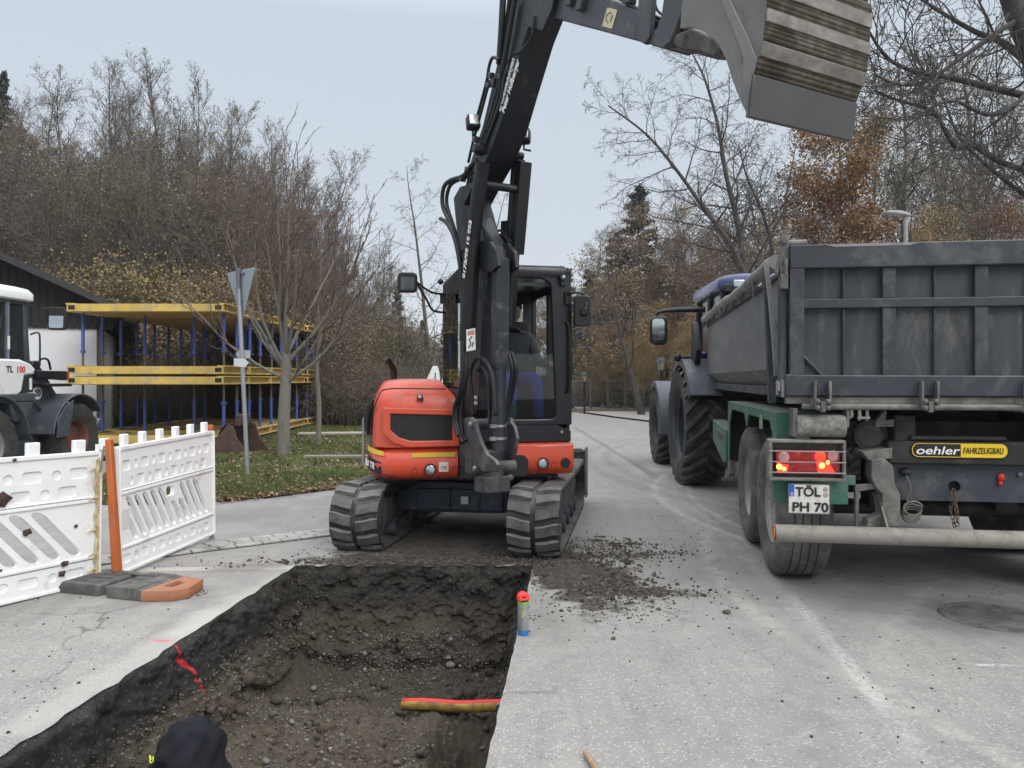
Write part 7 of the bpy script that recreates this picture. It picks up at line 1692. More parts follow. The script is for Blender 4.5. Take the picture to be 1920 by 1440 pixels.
# far fence across the end of the road
def fence(label, x0_, y0_, x1_, y1_, n_, h_, mt):
    f = thing('wire_fence', label, 'fence', (x0_, y0_, 0)); d_ = Vector((x1_ - x0_, y1_ - y0_, 0)); L_ = d_.length; u = d_ / L_
    pr = MB().cyl((0, 0, -.1), (0, 0, h_), .05, n=8).mesh('post', mt)
    for i in range(n_ + 1): o = link('post', pr, f, 0, u * L_ * i / n_)
    b = MB(); 
    for zz in (.15, .45, .8, 1.1, h_ - .1): b.tube([(0, 0, zz), u * L_ + Vector((0, 0, zz))], .012, 5)
    b.build('wires', mt, f)
    pk = MB().box((0, 0, h_ * .48), (.05, .02, h_ * .86)).mesh('slat', mt); m_ = int(L_ / .25)
    for i in range(0): o = link('slat', pk, f, 0, u * (L_ * (i + .5) / m_)); o.rotation_euler[2] = math.atan2(u.y, u.x)
m_fence = mat('weathered_fence_wood', (.10, .095, .088), .9, var=.4, vs=5)
fence('grey post and wire fence behind the far end of the road', 3.9, 38.2, 10.6, 36.0, 8, 1.55, m_fence)
hw = thing('garden_wall', 'low grey concrete wall far behind the excavator cab', 'wall', (0.6, 43, 0)); MB().bx(0, 4.2, 0, .3, -.1, 1.35).build('wall_body', mat('grey_concrete', (.20, .20, .20), .9, var=.2), hw, bevel=.02); MB().bx(-.05, 4.25, -.05, .35, 1.35, 1.45).build('coping', mat('concrete_coping', (.28, .28, .28), .9), hw)
# white car behind the wall
def car(label, x_, y_, rz):
    c = thing('parked_car', label, 'car', (x_, y_, 0), rz); m_c = m_white
    b = MB(); b.prism([(-2.1, .35), (-2.15, .75), (-1.95, .95), (-1.0, 1.02), (-.45, 1.42), (.95, 1.46), (1.75, 1.05), (2.15, .95), (2.15, .35)], 'y', -.86, .86); b.build('body', m_c, c, bevel=.08)
    b = MB(); b.prism([(-.95, 1.03), (-.42, 1.38), (.9, 1.41), (1.55, 1.06)], 'y', -.875, .875); b.build('window', mat('car_glass', (.02, .03, .035), .1, spec=.8, ba=0), c, bevel=.02)
    b = MB()
    for xx in (-1.35, 1.35):
        for yy in (-.80, .80): b.lathe([(.0, .1), (.2, .1), (.22, .11), (.32, .1), (.33, 0), (.32, -.1)], (xx, yy, .33), (0, 1 if yy > 0 else -1, 0), 20)
    b.build('wheel', m_rubber, c)
car('white car parked far away behind the grey garden wall', 3.2, 46, R(25))
# white machine arms peeping over the red hood
wm = thing('white_attachment', 'upright white implement frame standing behind the red engine hood', 'implement', (W(815, 700, 13.5).x, 13.5, 0))
b = MB()
o_ = [(-.13, 0), (-.12, 1.55), (-.05, 1.70), (-.02, 1.76), (.04, 1.76), (.07, 1.66), (.08, 1.45), (.09, 0)]
h_ = [(-.02, 1.50), (.0, 1.66), (.035, 1.66), (.03, 1.50)]
link('frame_plate', plate_mesh('frame_plate', [o_, h_], .08, m_white, Matrix.Rotation(R(90), 4, 'X'), .01), wm)
o_ = [(.12, 0), (.13, 1.5), (.19, 1.62), (.24, 1.66), (.40, 1.67), (.40, 1.6), (.27, 1.58), (.25, 1.3), (.25, 0)]
link('frame_plate', plate_mesh('frame_plate', [o_], .10, m_white, Matrix.Rotation(R(90), 4, 'X'), .01), wm)
MB().bx(.26, .45, -.03, .05, .2, 1.56).build('dark_core', m_black, wm); MB().bx(-.3, .6, -.1, .3, 0, .3).build('base', m_dgrey, wm, bevel=.02)
# ================================================================ TREES
m_bark = mat('grey_brown_bark', (.115, .104, .086), .95, var=.35, vs=4, bs=25, ba=.5, stretch=(3, 3, .6), dirt=(.13, .125, .10), da=.3, ds=3)
m_twig = mat('brown_twig', (.145, .124, .098), .9, var=.3, ba=0); m_twig_grey = mat('grey_twig', (.16, .152, .136), .9, var=.3, ba=0); m_birch_twig = mat('dark_birch_twig', (.080, .070, .064), .9, var=.3, ba=0)
m_red_twig = mat('maple_twig', (.115, .078, .062), .8, var=.2, ba=0); m_maple_bark = mat('lichen_grey_bark', (.19, .178, .15), .9, var=.25, vs=5, dirt=(.08, .075, .06), da=.4, ds=5, bs=30, ba=.4, stretch=(3, 3, .5))
def leafm(n, c): return mat(n, c, .75, var=.4, vs=1.2, ba=0)
L_rust = leafm('russet_leaf', (.22, .10, .040)); L_orange = leafm('orange_oak_leaf', (.31, .165, .055)); L_yel = leafm('ochre_leaf', (.27, .195, .075)); L_brown = leafm('brown_leaf', (.165, .118, .080)); L_tan = leafm('tan_leaf', (.26, .195, .12)); L_olive = leafm('olive_leaf', (.13, .13, .060)); L_red = leafm('dull_red_leaf', (.17, .065, .042)); L_green = leafm('grey_green_leaf', (.055, .075, .042))
m_needle = leafm('conifer_needle', (.036, .056, .040))
class Tree:
    def __init__(s, seed): s.r = random.Random(seed); s.V = []; s.F = []; s.n = 0; s.k = []; s.tips = []; s.tipd = []
    def tube(s, P, Rr, n, lv):
        P = np.array(P); m = len(P); T = np.gradient(P, axis=0); T /= np.linalg.norm(T, axis=1)[:, None] + 1e-9
        up = np.array([0.3, .2, 1.]) if abs(T[0, 2]) < .9 else np.array([1., .3, 0]); A = np.cross(T, up); A /= np.linalg.norm(A, axis=1)[:, None] + 1e-9; B = np.cross(A, T)
        an = np.arange(n) * 2 * math.pi / n; ca, sa = np.cos(an), np.sin(an)
        V = P[:, None] + (A[:, None] * ca[None, :, None] + B[:, None] * sa[None, :, None]) * np.array(Rr)[:, None, None]
        s.V.append(V.reshape(-1, 3)); i = np.arange(m - 1)[:, None] * n; k = np.arange(n)[None]; k2 = (k + 1) % n
        Fq = np.stack([i + k, i + k2, i + n + k2, i + n + k], -1).reshape(-1, 4) + s.n; s.F.append(Fq); s.k.append(np.full(len(Fq), lv)); s.n += m * n
    def grow(s, p, d, L, r, lv, spec):
        c = spec[lv]; r_ = s.r; m = c.get('seg', 5); P = [p.copy()]; q = p.copy(); d = d.normalized(); up = c.get('up', 0); wob = c.get('wob', .1)
        for i in range(m):
            d = (d + Vector((r_.gauss(0, wob), r_.gauss(0, wob), r_.gauss(0, wob) + up / m))).normalized(); q = q + d * (L / m); P.append(q.copy())
        te = c.get('taper', .25); Rr = [max(c.get('rmin', .004), r * (1 - (1 - te) * (i / m) ** c.get('tp', 1))) for i in range(m + 1)]
        s.tube([tuple(x) for x in P], Rr, c.get('n', 4), lv)
        if lv + 1 < len(spec):
            cn = spec[lv + 1]; N_ = c['kids']; N_ = N_ if isinstance(N_, int) else r_.randint(*N_)
            t0, t1 = c.get('t0', .25), c.get('t1', 1.0)
            for k in range(N_):
                t = t0 + (t1 - t0) * ((k + r_.random()) / N_); f = t * m; i = min(int(f), m - 1); pp = P[i].lerp(P[i + 1], f - i); dd = (P[i + 1] - P[i]).normalized()
                a = cn.get('ang', 50) + r_.gauss(0, cn.get('angv', 8)); ax = dd.orthogonal().normalized(); ax.rotate(Matrix.Rotation(k * 2.4 + r_.uniform(-.5, .5), 3, dd)); nd = dd.copy(); nd.rotate(Matrix.Rotation(R(a), 3, ax))
                l2 = L * cn.get('len', .5) * (1 - cn.get('fall', .5) * (t - t0) / max(.01, t1 - t0)) * r_.uniform(.75, 1.2)
                if 'abs' in cn: l2 = cn['abs'] * (1 - cn.get('fall', .5) * (t - t0) / max(.01, t1 - t0)) * r_.uniform(.7, 1.2)
                s.grow(pp, nd, l2, max(.004, Rr[i] * cn.get('rr', .5)), lv + 1, spec)
        else:
            for i in range(1, m + 1): s.tips.append(tuple(P[i]))
    def meshes(s, split, mt, mw, rmin=0):
        V = np.concatenate(s.V); Fq = np.concatenate(s.F); K = np.concatenate(s.k); out = []
        for sel_, nm, mm in ((K < split, 'trunk', mt), (K >= split, 'crown', mw)):
            f = Fq[sel_]; u, inv = np.unique(f, return_inverse=True); out.append(np_mesh(nm, V[u], inv.reshape(-1, 4), mm, True))
        return out
    def leaves(s, n, size, mats, spread=.12, keep=None, sv=.4):
        T = np.array(s.tips)
        if keep is not None: T = T[keep(T)]
        idx = rng.integers(0, len(T), n); P = T[idx] + rng.normal(0, spread, (n, 3)); V, Fq = quads(P, size * rng.uniform(1 - sv, 1 + sv, n), .65)
        c = np.array([noise.noise(Vector(p) * .55) for p in P]); mi = np.clip(((c + .35 + rng.normal(0, .15, n)) * len(mats) / .7).astype(int), 0, len(mats) - 1)
        return np_mesh('foliage', V, Fq, mats, False, mi)
def bare(seed, H, kind='ash'):
    t = Tree(seed)
    if kind == 'ash': spec = [dict(seg=10, wob=.05, up=.25, n=7, kids=26, t0=.18, taper=.12, tp=.9), dict(abs=H * .26, fall=.65, ang=42, angv=12, up=.65, wob=.11, n=5, seg=7, kids=9, rr=.42, t0=.2, taper=.2), dict(len=.42, fall=.4, ang=38, up=.35, wob=.14, n=3, seg=5, kids=6, rr=.5, rmin=.007, taper=.4), dict(len=.50, fall=.3, ang=40, up=.2, wob=.18, n=3, seg=3, rr=.7, rmin=.0055, taper=.6)]
    elif kind == 'multi': spec = [dict(seg=8, wob=.07, up=.3, n=6, kids=18, t0=.12, taper=.12), dict(abs=H * .30, fall=.6, ang=32, angv=10, up=.9, wob=.10, n=4, seg=6, kids=10, rr=.5, t0=.15, taper=.2), dict(len=.45, fall=.4, ang=35, up=.5, wob=.14, n=3, seg=5, kids=6, rr=.5, rmin=.007, taper=.4), dict(len=.5, fall=.3, ang=42, up=.2, wob=.2, n=3, seg=3, rr=.7, rmin=.0055, taper=.6)]
    elif kind == 'birch': spec = [dict(seg=14, wob=.035, up=.10, n=7, kids=22, t0=.22, taper=.08), dict(abs=H * .24, fall=.55, ang=58, angv=12, up=.25, wob=.12, n=4, seg=7, kids=9, rr=.34, t0=.15, taper=.25), dict(len=.38, fall=.4, ang=42, up=-.35, wob=.16, n=3, seg=5, kids=5, rr=.5, rmin=.0055, taper=.5), dict(len=.42, fall=.3, ang=38, up=-.7, wob=.2, n=3, seg=4, rr=.7, rmin=.0045, taper=.7)]
    elif kind == 'oak': spec = [dict(seg=9, wob=.07, up=.2, n=7, kids=20, t0=.22, taper=.15), dict(abs=H * .30, fall=.55, ang=58, angv=12, up=.35, wob=.18, n=5, seg=7, kids=8, rr=.5, t0=.2, taper=.25), dict(len=.45, fall=.4, ang=45, up=.1, wob=.22, n=3, seg=5, kids=6, rr=.5, rmin=.008, taper=.4), dict(len=.45, fall=.3, ang=45, up=.0, wob=.25, n=3, seg=4, rr=.7, rmin=.006, taper=.6)]
    nst = 1 if kind != 'multi' else 4
    for q in range(nst):
        a = q * 1.7 + seed; lean = .05 if nst == 1 else .22
        t.grow(Vector((.15 * math.cos(a) * (nst > 1), .15 * math.sin(a) * (nst > 1), -.2)), Vector((lean * math.cos(a), lean * math.sin(a), 1)), H * (1 if nst == 1 else .95 - .08 * q), H * (.012 if nst == 1 else .008), 0, spec)
    return t
def proto(name, t, mt, mw, foliage=None, split=2):
    a, b_ = t.meshes(split, mt, mw); return dict(name=name, trunk=a, crown=b_, fol=foliage)
P_ = {}
t = bare(11, 12, 'ash'); P_['ash'] = proto('bare_tree', t, m_bark, m_twig, t.leaves(900, .07, [L_brown, L_tan], .1))
t = bare(12, 12, 'ash'); P_['ash2'] = proto('bare_tree', t, m_bark, m_twig_grey)
t = bare(13, 10, 'multi'); P_['multi'] = proto('bare_tree', t, m_bark, m_twig, t.leaves(2600, .075, [L_brown, L_tan, L_brown], .12))
t = bare(14, 10, 'multi'); P_['multi2'] = proto('bare_tree', t, m_bark, m_twig, t.leaves(1100, .07, [L_brown, L_rust, L_tan], .12))
t = bare(15, 12, 'birch'); P_['birch'] = proto('birch_tree', t, m_bark, m_birch_twig, t.leaves(350, .05, [L_brown], .08))
t = bare(16, 11, 'oak'); P_['oak'] = proto('oak_tree', t, m_bark, m_twig, t.leaves(34000, .095, [L_rust, L_orange, L_tan, L_orange, L_tan], .22))
t = bare(17, 11, 'oak'); P_['brownoak'] = proto('brown_leaf_tree', t, m_bark, m_twig, t.leaves(13000, .075, [L_brown, L_brown, L_rust, L_tan], .2))
t = bare(18, 9, 'oak'); P_['redtree'] = proto('red_leaf_tree', t, m_bark, m_twig, t.leaves(6500, .075, [L_red, L_brown, L_rust], .2))
t = bare(19, 9, 'oak'); P_['yellowtree'] = proto('yellow_leaf_tree', t, m_bark, m_twig, t.leaves(15000, .08, [L_yel, L_orange, L_tan, L_yel], .25))
t = bare(26, 12, 'oak'); P_['greytree'] = proto('grey_green_tree', t, m_bark, m_twig_grey, t.leaves(6000, .065, [L_green, L_olive, L_tan], .2))
# shrubs: many thin stems full of leaves
def shrub(seed, H, nst, spec=None):
    t = Tree(seed); sp = [dict(seg=6, wob=.12, up=.1, n=3, kids=9, t0=.1, taper=.3, rmin=.008), dict(len=.42, fall=.4, ang=45, up=.25, wob=.18, n=3, seg=4, kids=5, rr=.6, rmin=.006), dict(len=.45, fall=.3, ang=45, wob=.22, n=3, seg=3, rr=.7, rmin=.005)]
    for k in range(nst):
        a = t.r.uniform(0, 6.28); q = t.r.uniform(0, .8); t.grow(Vector((q * math.cos(a), q * math.sin(a), -.1)), Vector((.7 * q * math.cos(a), .7 * q * math.sin(a), 1)), H * t.r.uniform(.6, 1), .02, 0, sp)
    return t
t = shrub(31, 3.2, 16); P_['shrub_y'] = proto('yellow_shrub', t, m_twig, m_twig, t.leaves(14000, .052, [L_yel, L_tan, L_yel, L_olive], .14), 1)
t = shrub(32, 3.4, 18); P_['shrub_b'] = proto('brown_shrub', t, m_twig, m_twig, t.leaves(8500, .048, [L_brown, L_tan, L_brown], .14), 1)
t = shrub(33, 3.0, 20); P_['shrub_bare'] = proto('bare_shrub', t, m_twig, m_twig, t.leaves(2200, .042, [L_brown, L_olive], .14), 1)
t = shrub(34, 3.0, 16); P_['shrub_o'] = proto('olive_shrub', t, m_twig, m_twig, t.leaves(9500, .05, [L_olive, L_yel, L_olive, L_brown], .14), 1)
def conifer(seed, H):
    t = Tree(seed); sp = [dict(seg=12, wob=.015, up=.1, n=7, kids=90, t0=.10, taper=.06), dict(abs=H * .20, fall=.9, ang=82, angv=7, up=-.12, wob=.05, n=3, seg=5, kids=9, rr=.25, rmin=.007, t0=.1), dict(len=.32, fall=.6, ang=50, up=-.15, wob=.1, n=3, seg=3, rr=.7, rmin=.005)]
    t.grow(Vector((0, 0, -.2)), Vector((0, 0, 1)), H, H * .013, 0, sp); return t
t = conifer(41, 11); P_['conifer'] = proto('conifer', t, m_bark, m_twig, t.leaves(15000, .12, [m_needle, m_needle, L_green], .07), 1)

def where_left(px):
    return 'above the white barn' if px < 120 else 'above the formwork' if px < 300 else 'above the leaning road sign' if px < 470 else 'behind the young maple' if px < 640 else 'left of the excavator mirror'
desc = {'ash': 'thin bare tree', 'ash2': 'grey thin bare tree', 'multi': 'bushy brown leaved tree', 'multi2': 'many stemmed bare tree', 'shrub_b': 'brown leafy shrub', 'shrub_bare': 'leafless shrub', 'shrub_o': 'olive shrub', 'shrub_y': 'yellow leaved shrub'}
def where_right(px):
    return 'beside the excavator cab' if px < 1130 else 'left of the tractor' if px < 1270 else 'above the tractor' if px < 1440 else 'above the left corner of the trailer' if px < 1620 else 'above the middle of the trailer' if px < 1800 else 'above the right end of the trailer'
placed = {}
def plant(kind, px, pyt, Y, label, group=None, cat='tree', rz=None, base=None, wide=1.0):
    """stand a tree whose trunk is at column px and whose top reaches row pyt"""
    p = P_[kind]; x = (px - CX) / F * Y; z0 = hill_z(x, Y) if base is None else base
    zt = CH + (HY - pyt) / F * Y
    if kind not in placed:
        placed[kind] = max(max(v.co.z for v in p['crown'].vertices), max(v.co.z for v in p['trunk'].vertices))
    s = (zt - z0) / placed[kind]
    o = thing(p['name'], label, cat, (x, Y, z0 - .05), rng.uniform(0, 6.28) if rz is None else rz, group); o.scale = (s * wide, s * wide, s)
    for nm, me in (('trunk', p['trunk']), ('crown', p['crown']), ('foliage', p['fol'])):
        if me is not None: link(nm, me, o)
    return o
sky_l = [(-60, 150), (0, 150), (40, 170), (75, 165), (110, 200), (150, 150), (190, 110), (230, 90), (262, 85), (300, 105), (340, 110), (380, 150), (420, 170), (480, 205), (540, 235), (600, 290), (650, 380), (690, 440), (740, 545), (800, 600)]
def skyl(px): return float(np.interp(px, [a for a, _ in sky_l], [b_ for _, b_ in sky_l]))
rr = random.Random(5)
gL = 'bare trees of the wood on the left hillside'
# skyline row on the slope, then denser rows below and in front
for i, px in enumerate(range(-90, 740, 40)):
    Y = 38 + rr.uniform(-3, 3); k = ['ash', 'multi', 'ash2', 'ash', 'multi2'][i % 5]
    plant(k, px + rr.uniform(-8, 8), skyl(px) + rr.uniform(-4, 22), Y, desc[k] + ' on the left skyline ' + where_left(px), gL, wide=1.0)
for i, px in enumerate(range(-90, 740, 38)):
    Y = 31 + rr.uniform(-2, 2); k = ['multi', 'ash', 'multi2', 'multi'][i % 4]
    plant(k, px + rr.uniform(-10, 10), skyl(px) + rr.uniform(70, 150), Y, desc[k] + ' halfway up the left wood ' + where_left(px), gL, wide=1.15)
for i, px in enumerate(range(-60, 760, 60)):
    Y = 45 + rr.uniform(-2, 2); plant(['multi', 'multi2'][i % 2], px, max(skyl(px) + 60, 260), Y, desc[['multi', 'multi2'][i % 2]] + ' deep in the left wood ' + where_left(px), gL, wide=1.3)
plant('conifer', 8, 138, 40, 'dark spruce at the far left of the hillside wood', rz=0, wide=.8)
plant('greytree', 75, 165, 43, 'pale green leaved tree beside the spruce on the hillside')
gS = 'shrubs at the foot of the left wood'
for i in range(26):
    px = -60 + i * 32; Y = 27.5 + rr.uniform(-1, 1.5)
    k = 'shrub_y' if 215 < px < 430 else ['shrub_b', 'shrub_bare', 'shrub_b', 'shrub_o'][i % 4]
    top = 500 if 215 < px < 430 else 560 + rr.uniform(-30, 30)
    plant(k, px, top, Y, ['tall', 'low', 'wide', 'ragged', 'dense', 'thin', 'round', 'pale'][i % 8] + ' yellow leaved shrub behind the formwork' if k == 'shrub_y' else desc[k] + ' at the left wood foot ' + where_left(px), 'yellow shrubs behind the formwork' if k == 'shrub_y' else gS, 'shrub', wide=1.1)
for i, (px, top) in enumerate([(300, 470), (355, 505), (270, 520)]): plant('shrub_y', px, top, 29, ['tallest yellow shrub above the formwork roof', 'yellow shrub above the near corner of the formwork roof', 'yellow shrub above the barn side of the formwork roof'][i], 'yellow shrubs behind the formwork', 'shrub', wide=.9)
for i in range(22):
    px = -40 + i * 38; plant(['shrub_bare', 'shrub_b', 'shrub_bare'][i % 3], px, 655 + rr.uniform(-30, 30), 25.6 + rr.uniform(-.5, .8), desc[['shrub_bare', 'shrub_b', 'shrub_bare'][i % 3]] + ' in the front thicket ' + where_left(px), gS, 'shrub', wide=1.0)
# middle distance, left of the excavator
for i, (k, px, top, Y) in enumerate([('conifer', 745, 535, 46), ('conifer', 790, 600, 50), ('conifer', 835, 590, 52), ('greytree', 715, 520, 40), ('greytree', 770, 600, 44)]):
    plant(k, px, top, Y, 'dark conifer in the gap left of the excavator' if k == 'conifer' else 'dark leafy tree in the gap left of the excavator', 'dark trees in the gap left of the excavator')
plant('birch', 812, 300, 30, 'slender drooping birch rising behind the excavator cab', rz=.4)
plant('birch', 905, 350, 36, 'thin birch partly hidden behind the excavator boom', rz=2.2)
for i in range(9): plant(['shrub_bare', 'shrub_b', 'shrub_o'][i % 3], 700 + i * 42, 690 + rr.uniform(-20, 25), 42 + rr.uniform(-2, 4), 'low thicket beyond the bend of the road', 'thickets beyond the bend of the road', 'shrub', wide=1.5)
# right of the excavator
gR = 'trees behind the far end of the road'
for i, (k, px, top, Y) in enumerate([('conifer', 1205, 352, 47), ('conifer', 1105, 505, 55), ('greytree', 1165, 440, 50), ('brownoak', 1250, 385, 44), ('brownoak', 1330, 370, 40), ('brownoak', 1165, 520, 42), ('ash', 1100, 420, 60), ('ash2', 1130, 470, 58),
      ('yellowtree', 1290, 560, 34), ('yellowtree', 1225, 620, 36), ('yellowtree', 1150, 640, 40), ('brownoak', 1400, 400, 36), ('yellowtree', 1095, 650, 44), ('ash', 1290, 330, 50), ('ash2', 1450, 300, 44), ('birch', 1470, 250, 40), ('birch', 1500, 330, 44), ('brownoak', 1460, 440, 34), ('yellowtree', 1400, 560, 30), ('multi', 1210, 500, 48), ('multi', 1330, 430, 46)]):
    lab = {'conifer': 'dark conifer behind the road end', 'greytree': 'grey green tree behind the road end', 'brownoak': 'brown leaved tree behind the road end', 'yellowtree': 'low yellow tree behind the road end', 'ash': 'bare tree behind the road end', 'ash2': 'bare tree behind the road end', 'multi': 'bare tree behind the road end', 'birch': 'thin birch behind the road end'}[k]
    plant(k, px, top, Y, lab + ', ' + where_right(px), gR, wide=1.45 if k == 'conifer' else 1.1)
for i in range(16): plant(['shrub_bare', 'shrub_b', 'shrub_o', 'shrub_bare'][i % 4], 1075 + i * 40, 690 + rr.uniform(-15, 25), 41 + rr.uniform(-1, 3) - .0 * i, desc[['shrub_bare', 'shrub_b', 'shrub_o', 'shrub_bare'][i % 4]] + ' in the far undergrowth ' + where_right(1075 + i * 40), 'undergrowth behind the wire fence', 'shrub', wide=1.7)
for i, (k, px, top, Y) in enumerate([('greytree', 900, 560, 50), ('brownoak', 960, 530, 48), ('greytree', 1010, 520, 50), ('brownoak', 1050, 540, 46), ('conifer', 1060, 500, 56), ('multi', 1090, 520, 50), ('greytree', 1130, 500, 46), ('multi', 1170, 470, 52), ('brownoak', 1210, 450, 44), ('conifer', 1160, 440, 52), ('greytree', 1250, 430, 48), ('multi2', 1290, 400, 46), ('brownoak', 1290, 420, 40), ('greytree', 1370, 400, 42), ('brownoak', 1360, 470, 36), ('multi', 1420, 400, 42), ('brownoak', 1500, 430, 38), ('greytree', 1520, 400, 42), ('yellowtree', 1250, 570, 38), ('yellowtree', 1330, 600, 32), ('brownoak', 1120, 600, 42), ('yellowtree', 1190, 590, 40)]):
    plant(k, px, top, Y, {'conifer': 'dark conifer', 'greytree': 'grey green tree', 'brownoak': 'brown leaved tree', 'yellowtree': 'yellow ochre tree'}.get(k, desc.get(k)) + ' in the dense wood ' + where_right(px), gR, wide=1.45 if k == 'conifer' else 1.25)
# the orange oak and its neighbours behind the trailer
plant('oak', 1610, 215, 25, 'orange brown oak standing above the tipping trailer', rz=.3, wide=1.1)
plant('yellowtree', 1690, 395, 26, 'yellow tree low behind the street lamp', wide=.8)
for i, (k, px, top, Y) in enumerate([('greytree', 1700, 90, 31), ('ash', 1790, 60, 30), ('greytree', 1860, 40, 33), ('ash2', 1930, 20, 30), ('multi', 1740, 150, 34), ('multi2', 1850, 180, 28), ('brownoak', 1560, 400, 33), ('ash', 1640, 120, 36), ('greytree', 1790, 260, 27), ('multi', 1920, 200, 26), ('ash2', 1560, 330, 38), ('greytree', 1980, 100, 30)]):
    plant(k, px, top, Y, {'greytree': 'grey green leaved tree', 'brownoak': 'brown leaved tree'}.get(k, desc.get(k)) + ' standing tall ' + where_right(px), 'trees in the stand above the tipping trailer')
for px, top, Y in ((1850, 370, 22), (1930, 360, 21)): plant('redtree', px, top, Y, 'dull red leaved tree just above the trailer tailgate', 'red leaved trees above the trailer')
for i in range(10): plant(['shrub_b', 'shrub_o'][i % 2], 1500 + i * 50, 440 + rr.uniform(-30, 20), 24 + rr.uniform(-1, 2), desc[['shrub_b', 'shrub_o'][i % 2]] + ' in the undergrowth ' + where_right(1500 + i * 50), 'undergrowth behind the tipping trailer', 'shrub', wide=.9)
# thin trees with their own traced trunks
def traced(name, label, trunk_px, Y, r0, spec, mt, mw, seed, leaves=None, split=1, cat='tree', dY=None):
    t = Tree(seed); P = [W(px, py, Y + (dY[i] if dY else 0)) for i, (px, py) in enumerate(trunk_px)]; o0 = P[0].copy(); P = [p - o0 for p in P]; P = spline(P, 4); m = len(P)
    Rr = [r0 * (1 - .9 * (i / (m - 1)) ** .9) + .006 for i in range(m)]; t.tube([tuple(p) for p in P], Rr, 7, 0)
    c = spec[0]; N_ = c['kids']; Lt = sum((P[i + 1] - P[i]).length for i in range(m - 1))
    for k in range(N_):
        tt = c['t0'] + (1 - c['t0']) * ((k + t.r.random()) / N_); f = tt * (m - 1); i = min(int(f), m - 2); pp = P[i].lerp(P[i + 1], f - i); dd = (P[i + 1] - P[i]).normalized(); cn = spec[1]
        ax = dd.orthogonal().normalized(); ax.rotate(Matrix.Rotation(k * 2.4 + t.r.uniform(-.4, .4), 3, dd)); nd = dd.copy(); nd.rotate(Matrix.Rotation(R(cn['ang'] + t.r.gauss(0, 8)), 3, ax))
        t.grow(pp, nd, cn['abs'] * (1 - cn['fall'] * (tt - c['t0']) / (1 - c['t0'])) * t.r.uniform(.7, 1.2), Rr[i] * cn['rr'], 1, spec)
    root = thing(name, label, cat, o0); a, b_ = t.meshes(split, mt, mw); link('trunk', a, root); link('crown', b_, root)
    if leaves: link('foliage', t.leaves(*leaves), root)
    return t
bsp = [dict(kids=26, t0=.28), dict(abs=2.9, fall=.6, ang=58, up=.1, wob=.13, n=4, seg=8, kids=10, rr=.42, t0=.12, taper=.2), dict(len=.36, fall=.4, ang=42, up=-.3, wob=.18, n=3, seg=5, kids=6, rr=.5, rmin=.005, taper=.5), dict(len=.42, fall=.3, ang=40, up=-.6, wob=.22, n=3, seg=4, rr=.7, rmin=.004, taper=.7)]
traced('birch_tree', 'tall bare birch whose tip reaches up to the excavator bucket', [(1418, 760), (1412, 640), (1400, 540), (1385, 430), (1362, 330), (1345, 230), (1322, 150), (1298, 100)], 21, .12, bsp, m_birch_twig, m_birch_twig, 51, (260, .045, [L_brown], .06))
traced('birch_tree', 'leaning bare birch reaching left towards the excavator cab', [(1440, 760), (1425, 640), (1405, 540), (1370, 460), (1320, 390), (1262, 310), (1210, 250), (1140, 198)], 20, .11, bsp, m_birch_twig, m_birch_twig, 52, (260, .045, [L_brown], .06))
traced('birch_tree', 'short bare birch leaning right between the two tall birches', [(1450, 760), (1455, 600), (1450, 480), (1430, 400), (1400, 330), (1385, 270)], 22, .09, bsp, m_birch_twig, m_birch_twig, 53, (300, .05, [L_brown], .08))
traced('leaning_tree', 'dark leaning trunk beside the far wire fence', [(1203, 778), (1192, 735), (1180, 690), (1165, 630), (1150, 560), (1140, 500)], 33, .17, [dict(kids=16, t0=.35), dict(abs=3.2, fall=.5, ang=55, up=.3, wob=.15, n=4, seg=6, kids=8, rr=.4), dict(len=.4, fall=.4, ang=45, wob=.2, n=3, seg=4, kids=5, rr=.5, rmin=.007), dict(len=.4, fall=.3, ang=45, wob=.2, n=3, seg=3, rr=.7, rmin=.006)], m_birch_twig, m_birch_twig, 54, (2600, .09, [L_yel, L_brown, L_tan], .2))
# near maple by the sign
mx, my = G(532, 855)
t = Tree(61)
msp = [dict(kids=0), dict(seg=8, wob=.07, up=.75, n=6, kids=7, t0=.15, taper=.18, rmin=.012), dict(len=.62, fall=.45, ang=38, angv=9, up=.9, wob=.09, n=4, seg=6, kids=4, rr=.52, t0=.15, taper=.3, rmin=.008), dict(len=.55, fall=.35, ang=40, up=.8, wob=.09, n=3, seg=4, kids=2, rr=.6, rmin=.006, taper=.5), dict(len=.4, fall=.3, ang=45, up=.5, wob=.12, n=3, seg=3, rr=.7, rmin=.0045)]
P = [Vector(p) for p in ((0, 0, -.1), (.0, .0, .6), (.03, 0, 1.3), (.05, 0, 1.75), (.04, 0, 2.1))]; t.tube([tuple(p) for p in spline(P, 4)], list(np.linspace(.13, .09, 17)), 12, 0)
for k, (dx, dy, dz, z0_, L_, r_) in enumerate([(.05, .1, 1, 2.0, 4.6, .075), (-1.0, .1, 1, 1.75, 4.6, .05), (1.15, .1, 1, 1.85, 4.5, .055), (-.25, .5, 1, 1.9, 4.2, .05), (.4, -.5, 1, 1.95, 4.2, .05), (-1.9, -.1, 1, 1.55, 3.9, .042), (2.0, .2, 1, 1.5, 4.0, .045), (-1.0, .7, 1, 1.7, 3.6, .04), (1.1, -.5, .9, 1.4, 3.2, .04), (.35, .6, 1, 2.0, 4.4, .05), (-.5, -.6, 1, 1.8, 4.0, .045), (.05, -.1, 1, 2.1, 5.0, .06), (-.15, .0, 1, 2.1, 4.4, .05)]):
    t.grow(Vector((.03, 0, z0_)), Vector((dx, dy, dz)), L_ * .68, r_ * .9, 1, msp)
